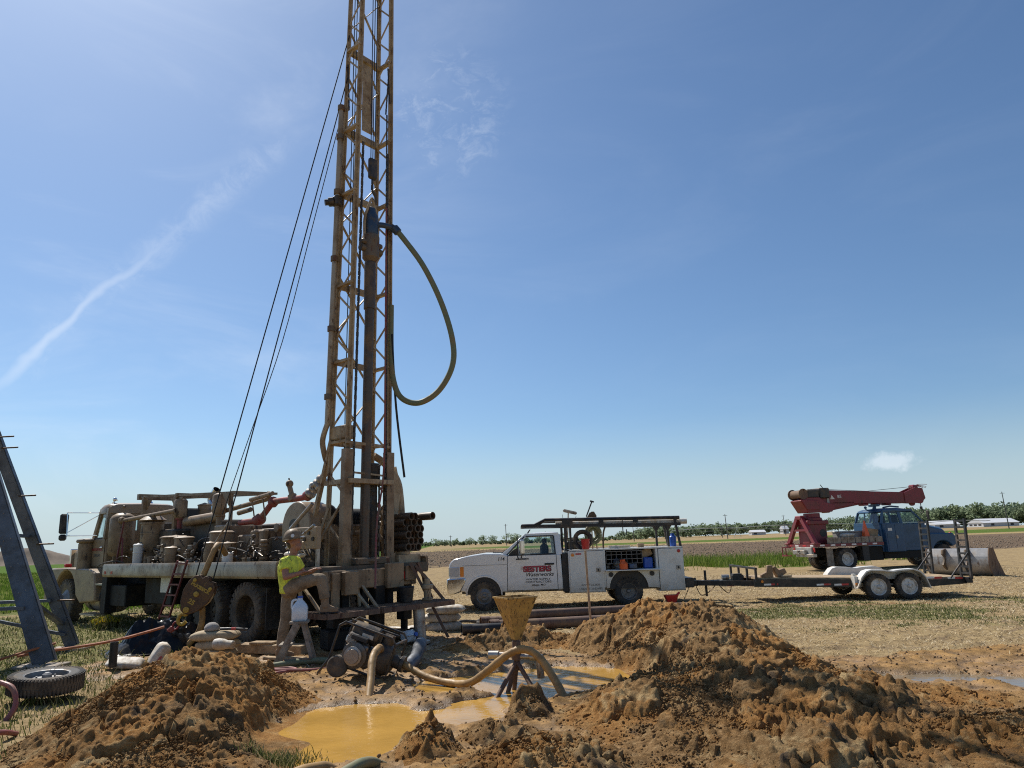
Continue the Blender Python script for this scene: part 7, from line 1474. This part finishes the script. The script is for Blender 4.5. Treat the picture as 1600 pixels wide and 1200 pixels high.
for k, (p, q, w, h, lb) in enumerate((((-4.75, 12.3, .07), (-3.35, 11.75, .07), .26, .14, 'thick tan timber lying beside the rear rig wheel'), ((-4.3, 12.05, .16), (-3.9, 11.95, .16), .2, .04, 'short board lying on the thick timber by the rig wheel'), ((-3.85, 11.35, .02), (-3.2, 11.15, .02), .14, .04, 'thin plank under the standing worker'))):
    p, q = Vector(p), Vector(q); m = M(); m.beam((0, 0, 0), q-p, w, h, (0, 0, 1), .008); o = tag(m.obj('timber', 'wood_tan'), lb, 'timber', 'timbers by the rig wheels'); o.location = p
m = M(); m.span((-.3, -.2, 0), (.3, .2, .3), .02); o = tag(m.obj('dark_crate', 'chassis_black'), 'dark box on the ground in the shade under the rig deck', 'box'); at(o, (-2.9, 12.2, GZ(-2.9, 12.2)), .6)
m = M(); m.lathe([(0, .1), (.02, .11), (.24, .135), (.25, .145), (.26, .135), (.26, .12), (.03, .1), (.03, .001)], (0, 0, 0), (0, 0, 1), 18); o = tag(m.obj('black_bucket', 'black_trim'), 'black bucket on the rear rig platform under the tail lamps', 'bucket'); o.location = rw(-2.5, -1.5, .66); M().tube([Vector((.13*cos(t), 0, .25+.14*sin(t))) for t in np.linspace(0, pi, 9)], .004, 5).obj('handle', 'chain_steel', o)
m = M(); m.lathe([(0, .09), (.04, .09), (.05, .06), (.18, .07), (.2, .1), (.26, .1), (.27, .05), (.36, .05)], (0, 0, 0), (0, 0, 1), 14); o = tag(m.obj('pipe_sub', 'mast_paint'), 'tan pipe coupling standing on the right end of the rig platform', 'coupling'); o.location = rw(-2.55, -1.95, .66)
for k, (x, y, z, rz, lb) in enumerate(((-1.45, 14.3, 0, .2, 'lowest white sack of the pile by the pipe ends'), (-1.5, 14.35, .16, .05, 'middle white sack of the pile by the pipe ends'), (-1.42, 14.32, .31, -.1, 'top white sack of the pile by the pipe ends'))):
    o = tag(pillow('white_sack', 'white_bag', .74, .45, .19, 30+k), lb, 'sack', 'white sacks by the pipes'); at(o, (x, y, z+GZ(-1.45, 14.3)), rz)
o = tag(pillow('white_sack', 'white_bag', .5, .35, .12, 40), 'small flat white sack left of the sack pile under the platform', 'sack', 'white sacks by the pipes'); at(o, (-1.95, 14.2, GZ(-1.95, 14.2)), .5)

# ------------------------------------------------------------------ casing pipes on the ground behind the berm
pn = ('nearest rusty casing pipe behind the berm, end toward the white sacks', 'second rusty casing pipe from the berm', 'third rusty casing pipe from the berm', 'far rusty casing pipe nearest the white truck', 'dark plastic pipe on the ground beside the rusty pipes', 'upper rusty pipe lying on the casing pipes')
for k, (x, y, r, ln, mt, z) in enumerate(((-.28, 13.55, .1, 4.6, 'steel_rust', 0), (-.55, 13.85, .1, 4.8, 'steel_rust', 0), (-.3, 14.15, .1, 4.6, 'steel_rust', 0), (-.75, 14.5, .1, 4.8, 'steel_rust', 0), (-1.05, 13.6, .085, .8, 'black_trim', 0), (-.3, 13.98, .08, 4.3, 'steel_rust', .17))):
    d = Vector((cos(R(17)), sin(R(17)), -.012)); m = M(); m.pipe((0, 0, 0), d*ln, r, .012, 20); m.pipe(d*-.01, d*.16, r*1.12, .02, 20); o = tag(m.obj('casing_pipe', mt), pn[k], 'pipe', 'pipes lying behind the berm'); o.location = (x, y, GZ(x, y)+r*1.1+z)
for k, (x, y, rx, ry) in enumerate(((-.6, 15.6, .7, .35), (-.35, 15.9, .55, .3))):
    P_ = [(x+rx*cos(t), y+ry*sin(t), GZ(x, y)+.06+.03*sin(3*t+k)) for t in np.linspace(.2, 5.6, 12)]
    tubething('black_hose', P_, .03, 'rubber', ('larger black hose coil on the straw before the truck', 'smaller black hose coil on the straw before the truck')[k], 'hose', 10, 5, 'black hose coils')
tubething('white_pipe', [(-3.0, 15.2, -.02), (-2.2, 14.9, -.03), (-1.75, 14.75, -.03)], .05, 'pvc_pipe', 'pale pipe lying on the ground behind the rig platform', 'pipe', 12, 3)
m = M(); m.pipe((0, 0, 0), (1.0, -.25, 0), .09, .01, 18); m.pipe((.85, -.21, 0), (1.05, -.26, 0), .11, .02, 18); o = tag(m.obj('dark_pipe', 'mast_dark'), 'dark pipe lying on the ground under the rig platform', 'pipe'); at(o, (-2.75, 13.2, GZ(-2.75, 13.2)+.1))
# shovel stuck in the heap behind the berm
m = M(); m.cyl((0, 0, -.15), (-.03, 0, 1.12), .019, 10); o = tag(m.obj('shovel', 'handle_wood'), 'shovel with long wooden handle stuck upright in the back of the heap', 'shovel'); o.location = (1.17, 12.35, .3); b = M(); b.loft([[(-.1, -.01, -.12), (.1, -.01, -.12), (.1, .02, -.12), (-.1, .02, -.12)], [(-.1, -.02, -.3), (.1, -.02, -.3), (.1, .01, -.3), (-.1, .01, -.3)], [(-.02, -.01, -.42), (.02, -.01, -.42), (.02, .0, -.42), (-.02, 0, -.42)]]); b.obj('blade', 'chain_steel', o)
m = M(); m.lathe([(0, .05), (.02, .06), (.1, .06), (.12, .04)], (0, 0, 0), (0, 0, 1), 12); m.ball((.02, 0, .06), .08, 9, 6, (1.2, .8, .8)); o = tag(m.obj('white_scrap', 'stone_white'), 'small white plastic scrap on the straw right of the trailer', 'scrap'); at(o, (13.2, 19.0, GZ(13.2, 19.0)))

# ------------------------------------------------------------------ steel tower at the left edge
def tower():
    F = [(-7.12, 11.25), (-7.9, 13.2), (-12.0, 13.0), (-11.6, 11.0)]; ap = Vector((-10.5, 12.1, 6.6)); T = thing('steel_tower', 'tall grey galvanised steel tower leg pair at the left edge', 'tower', (-9.5, 12.1, 0)); o0 = Vector((-9.5, 12.1, 0))
    for k, (x, y) in enumerate(F):
        a = Vector((x, y, .05))-o0; b = ap+Vector(((x+9.5)*.06, (y-12.1)*.06, 0))-o0; d = (b-a).normalized(); u = Vector((1, .2, 0)); u = (u-d*u.dot(d)).normalized(); w = d.cross(u)
        m = M(); hw = .15 if k == 0 else .1; m.loft([[a-u*hw, a+u*hw, a+u*hw+w*.014, a-u*hw+w*.014], [b-u*.08, b+u*.08, b+u*.08+w*.014, b-u*.08+w*.014]]); m.loft([[a+u*hw, a+u*hw+w*.12, a+u*(hw-.014)+w*.12, a+u*(hw-.014)], [b+u*.08, b+u*.08+w*.1, b+u*.066+w*.1, b+u*.066]]); leg = m.obj('tower_leg', 'tower_grey', T)
        q = M()
        for t in np.linspace(.04, .95, 16): p = a.lerp(b, t); q.ball(p+u*.04-w*.004, .009, 6, 4); q.ball(p-u*.06-w*.004, .009, 6, 4)
        q.obj('rivets', 'worn_steel', leg)['kind'] = 'stuff'
        if k == 1:
            for t in (.12, .27, .4, .53, .56): p = a.lerp(b, t); M().cyl(p+u*.05, p+u*.05+Vector((.32, -.03, .0)), .014, 8).obj('climbing_peg', 'chain_steel', leg)
        if k == 0:
            for t in (.53,): p = a.lerp(b, t); M().beam(p-u*.1-w*.02, p+u*.2-w*.02, .07, .02).obj('splice_plate', 'tower_grey', leg)
    A = [Vector((x, y, 0))-o0 for x, y in F]
    L = lambda k, t: (A[k]).lerp(ap-o0, t)
    for p, q in ((L(0, .13), L(3, .13)), (L(1, .04), L(3, .22)), (L(0, .3), L(1, .3)), (L(2, .3), L(3, .3)), (L(1, .13), L(2, .13)), (L(1, .07), L(0, .16))): m = M(); m.beam(p, q, .1, .05); m.obj('tower_brace', 'tower_grey', T)
    for k in (0, 1): m = M(); p = A[k]; m.span((p.x-.35, p.y-.22, 0), (p.x+.3, p.y+.2, .05), .01); m.obj('base_plate', 'wood_grey', T)
tower()
def blue_trailer():
    T = thing('blue_tank_trailer', 'blue steel tank trailer cut by the left picture edge', 'trailer', (-7.28, 8.6, 0))
    m = M(); m.span((-1.6, -.5, .36), (.72, .75, 1.18), .1); m.obj('tank', 'trailer_blue', T, bevel=.05)
    m = M(); m.span((-1.6, -.55, .22), (.8, -.4, .36)); m.span((-1.6, .6, .22), (.8, .75, .36)); m.span((.7, -.5, .22), (.8, .7, .34)); m.obj('frame', 'chassis_black', T)
    wheel(T, (-.6, -.7, .33), .33, .2, (0, -1, 0), 'rim_white', 'rubber', 0, .2, 28, .6, 5, .02); wheel(T, (-.6, .85, .33), .33, .2, (0, 1, 0), 'rim_white', 'rubber', 0, .2, 28, .6, 5, .02)
    m = M(); m.cyl((.72, -.48, .3), (1.02, -.55, .32), .035, 10); m.lathe([(0, .05), (.05, .06), (.1, .06), (.12, .04)], (.88, -.52, .31), (1, -.2, 0), 10); m.box((.92, -.53, .38), (.03, .1, .04), None, .01); m.obj('drain_valve', 'worn_steel', T)
blue_trailer()
sw = thing('spare_wheel', 'old dusty spare wheel lying flat beside the blue trailer', 'wheel', (-5.47, 8.72, .1)); wheel(sw, (0, 0, .11), .385, .19, (.05, -.05, 1), 'rim_grey', 'rubber', .04, .2, 60, .6, 6, .0, 'rim')
tubething('pink_hose', [(-6.2, 8.05, .32), (-5.75, 8.0, .33), (-5.5, 7.95, .34), (-5.3, 7.9, .28), (-5.22, 7.85, .12), (-5.25, 7.75, -.02)], .028, 'hose_pink', 'pink hose bending down from the blue trailer valve', 'hose', 10, 6)
tubething('pink_hose', [(-5.6, 6.95, .0), (-5.1, 6.7, .03), (-4.85, 6.75, .09), (-4.72, 6.95, .07), (-4.75, 7.2, .0)], .024, 'hose_pink', 'thick pink hose curling at the bottom left corner', 'hose', 10, 6)
# ================================================================== far things
def leaf_cloud(cx, cy, z0, w, h, n, size, g, lobes=5):
    """loose leaf clumps spread through several lobes of a crown"""
    L = [(cx+g.normal(0, w*.22), cy+g.normal(0, w*.22), z0+h*g.uniform(.3, .8), w*g.uniform(.2, .36)) for _ in range(lobes)]
    k = g.integers(0, lobes, n); c = np.array(L)[k]; d = g.normal(size=(n, 3)); d /= np.linalg.norm(d, axis=1)[:, None]; r = c[:, 3]*g.random(n)**.35
    p = c[:, :3]+d*r[:, None]*np.array([1, 1, .8]); p[:, 2] = np.maximum(p[:, 2], z0+.05*h)
    a = g.normal(size=(n, 3)); a /= np.linalg.norm(a, axis=1)[:, None]; b = np.cross(a, g.normal(size=(n, 3))); b /= np.linalg.norm(b, axis=1)[:, None]; s = size*g.uniform(.6, 1.3, n)[:, None]
    v = np.stack([p-a*s, p+b*s*.7, p+a*s, p-b*s*.7], 1).reshape(-1, 3); f = np.arange(n*4).reshape(-1, 4); t = np.repeat(g.random((n, 1)), 4, 0); return v, f, np.repeat(t, 3, 1)
def trees():
    g = np.random.default_rng(201); names = ('leftmost', 'second', 'third', 'fourth', 'fifth', 'sixth', 'seventh', 'eighth', 'ninth', 'tenth', 'eleventh', 'twelfth')
    # single trees along the skyline between the rig and the service truck: x, y, height, width
    spec = [(x, y, h*.78, w*.9) for x, y, h, w in ((-76, 690, 9.0, 10), (-68, 690, 6, 9), (-58, 680, 8, 8), (-45, 690, 8, 10), (-33, 690, 11, 10), (-24, 690, 10, 11), (-8, 690, 12.5, 12), (0, 690, 13, 13), (8, 695, 10, 10), (22, 700, 8, 11), (33, 700, 9.5, 12), (45, 700, 11.5, 10))]
    for k, (x, y, h, w) in enumerate(spec):
        z = GZ(x, y); T = thing('skyline_tree', f'{names[k]} skyline tree from the drill pipes toward the truck windscreen', 'tree', (x, y, z), 0, 'single trees on the skyline')
        M().tube([(0, 0, 0), (.1, 0, h*.3), (-.1, .1, h*.6)], [.35, .25, .1], 8).obj('trunk', 'wood_grey', T)
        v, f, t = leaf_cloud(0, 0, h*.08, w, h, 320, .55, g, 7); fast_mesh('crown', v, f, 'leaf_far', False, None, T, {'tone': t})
    def wood(name, x0, x1, y0, y1, n, hfun, label, leaves, size, seed):
        g = np.random.default_rng(seed); V_ = []; F_ = []; T_ = []; k = 0
        for i in range(n):
            x = x0+(x1-x0)*(i+g.random())/n; y = g.uniform(y0, y1); h = hfun(x)*g.uniform(.8, 1.15); w = h*g.uniform(.75, 1.05)
            v, f, t = leaf_cloud(x, y, GZ(x, y)-.5, w, h, leaves, size, g, 6); V_.append(v); F_.append(f+k); T_.append(t); k += len(v)
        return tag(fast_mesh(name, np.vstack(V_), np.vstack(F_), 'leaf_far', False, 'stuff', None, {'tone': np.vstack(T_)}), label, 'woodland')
    wood('far_hedge', -130, 130, 715, 740, 130, lambda x: 5, 'low far hedge along the horizon behind the service truck', 110, .75, 11)
    wood('far_wood', 95, 330, 600, 680, 170, lambda x: 11+max(0, x-200)*.02, 'far wood along the horizon between truck rack and crane', 200, .85, 12)
    wood('near_wood', 270, 460, 490, 560, 170, lambda x: 15+max(0, x-300)*.03, 'dense dark wood on the horizon behind the white barn', 330, 1.0, 13)
trees()
def far_buildings():
    paint('barn_white', (.7, .7, .7), .5, 0, None, 0, .1, 0, 40, .04); paint('barn_wall', (.5, .5, .49), .6, 0, None, 0, .1, 0, 40, .05); paint('barn_dark', (.05, .05, .05), .8)
    def barn(name, label, x, y, L, W, h, hr, rz, vents=2):
        T = thing(name, label, 'barn', (x, y, GZ(x, y)), rz); M().span((-L/2, -W/2, 0), (L/2, W/2, h)).obj('wall', 'barn_wall', T)
        m = M(); m.prism([(-W/2-.4, h), (0, h+hr), (W/2+.4, h)], (-L/2-.3, 0, 0), (0, 1, 0), (0, 0, 1), (L+.6, 0, 0)); m.obj('roof', 'barn_white', T)
        for k in range(vents): M().span((-L*.25+k*L*.55-1.2, -W/2-.06, h*.25), (-L*.25+k*L*.55+1.2, -W/2-.01, h*.8)).obj('window', 'barn_dark', T)
        m = M(); m.span((-L/2-.06, -W/2+.2, 0), (-L/2-.01, W/2-.2, h)); e = m.obj('end_wall', 'barn_white', T)
        for k in range(3): M().span((-L/2-.1, -W*.35+k*W*.28, h*.3), (-L/2-.07, -W*.35+k*W*.28+W*.18, h*.7)).obj('window', 'barn_dark', e)
    barn('white_barn', 'long low white barn before the wood at the far right', 274, 420, 27, 10, 2.2, 2.4, R(18))
    barn('white_barn', 'white barn roof partly hidden behind the blue truck hood', 250, 430, 16, 10, 2.2, 2.2, R(8), 1)
    barn('far_house', 'tiny white farmhouse under the wood left of the crane', 205, 560, 4.5, 5, 3.6, 2.4, R(10), 1)
    barn('far_house', 'tiny low white shed beside the farmhouse left of the crane', 184, 560, 11, 6, 2.2, 1.6, R(5), 1)
far_buildings()
def poles():
    paint('pole_wood', (.11, .1, .09), .9)
    for x, y, h, lb in ((201.8, 300, 15, 'tall utility pole rising above the wood at the far right'), (147, 400, 11, 'utility pole before the far wood left of the crane'), (118, 420, 8, 'short utility pole right of the truck rack'), (-5.5, 380, 11, 'thin utility pole above the service truck hood'), (64, 400, 9, 'utility pole seen under the middle of the truck rack'), (95, 330, 11, 'utility pole seen behind the truck rack rear posts'), (171, 210, 9, 'leaning thin pole behind the crane truck bed'), (16, 400, 7, 'short utility pole behind the truck roof'), (-38, 420, 6.5, 'short utility pole right of the drill pipes')):
        T = thing('utility_pole', lb, 'pole', (x, y, GZ(x, y)), 0, 'far utility poles'); M().tube([(0, 0, 0), (-.35, 0, h)], [.22, .14], 8).obj('post', 'pole_wood', T); m = M(); m.beam((-1.3, 0, h-.6), (.7, 0, h-.6), .16, .14); m.obj('crossarm', 'pole_wood', T)
    T = thing('irrigation_pivot', 'long thin irrigation pipe on wheeled towers before the far wood', 'irrigation line', (95, 330, 0))
    paint('pivot_grey', (.42, .44, .44), .5, .3)
    P_ = [(-25+30*k, 6*k*.3, 4.2+.35*k*(k < 3)) for k in range(6)]
    for a, b in zip(P_[:-1], P_[1:]):
        a, b = Vector(a), Vector(b); pts = [a.lerp(b, t)+Vector((0, 0, .5*math.sin(pi*t))) for t in np.linspace(0, 1, 7)]; M().tube(pts, .13, 6).obj('span_pipe', 'pivot_grey', T)
        m = M(); m.tube([a, a.lerp(b, .3)-Vector((0, 0, .9)), a.lerp(b, .7)-Vector((0, 0, .9)), b], .035, 4); m.obj('truss_rod', 'pivot_grey', T)
        m = M(); m.beam(a, (a.x-1.6, a.y, .5), .15, .1); m.beam(a, (a.x+1.6, a.y, .5), .15, .1); m.beam((a.x-1.8, a.y, .6), (a.x+1.8, a.y, .6), .15, .12); m.obj('wheeled_tower', 'pivot_grey', T)
poles()
def far_mound():
    n = 40; X, Y = np.meshgrid(np.linspace(-1, 1, n), np.linspace(-1, 1, n)); d = np.clip(ell(X, Y, 0, 0, 1, 1), 0, 1); Z = (.5+.5*np.cos(pi*d))*4.4*(1+.5*fbm(X*3, Y*3, 4))-.2
    v = np.stack([X.ravel()*19-118, Y.ravel()*12+176, Z.ravel()], 1); i, j = np.meshgrid(np.arange(n-1), np.arange(n-1), indexing='ij'); a = i*n+j; f = np.stack([a, a+1, a+n+1, a+n], -1).reshape(-1, 4)
    paint('mound_soil', (.1, .075, .055), .95, 0, (.16, .12, .085), .5, .2, 0, 40, .2)
    o = fast_mesh('hill', v, f, 'mound_soil', True, 'structure'); o['label'] = 'far dark soil mound beyond the green crop field'
far_mound()
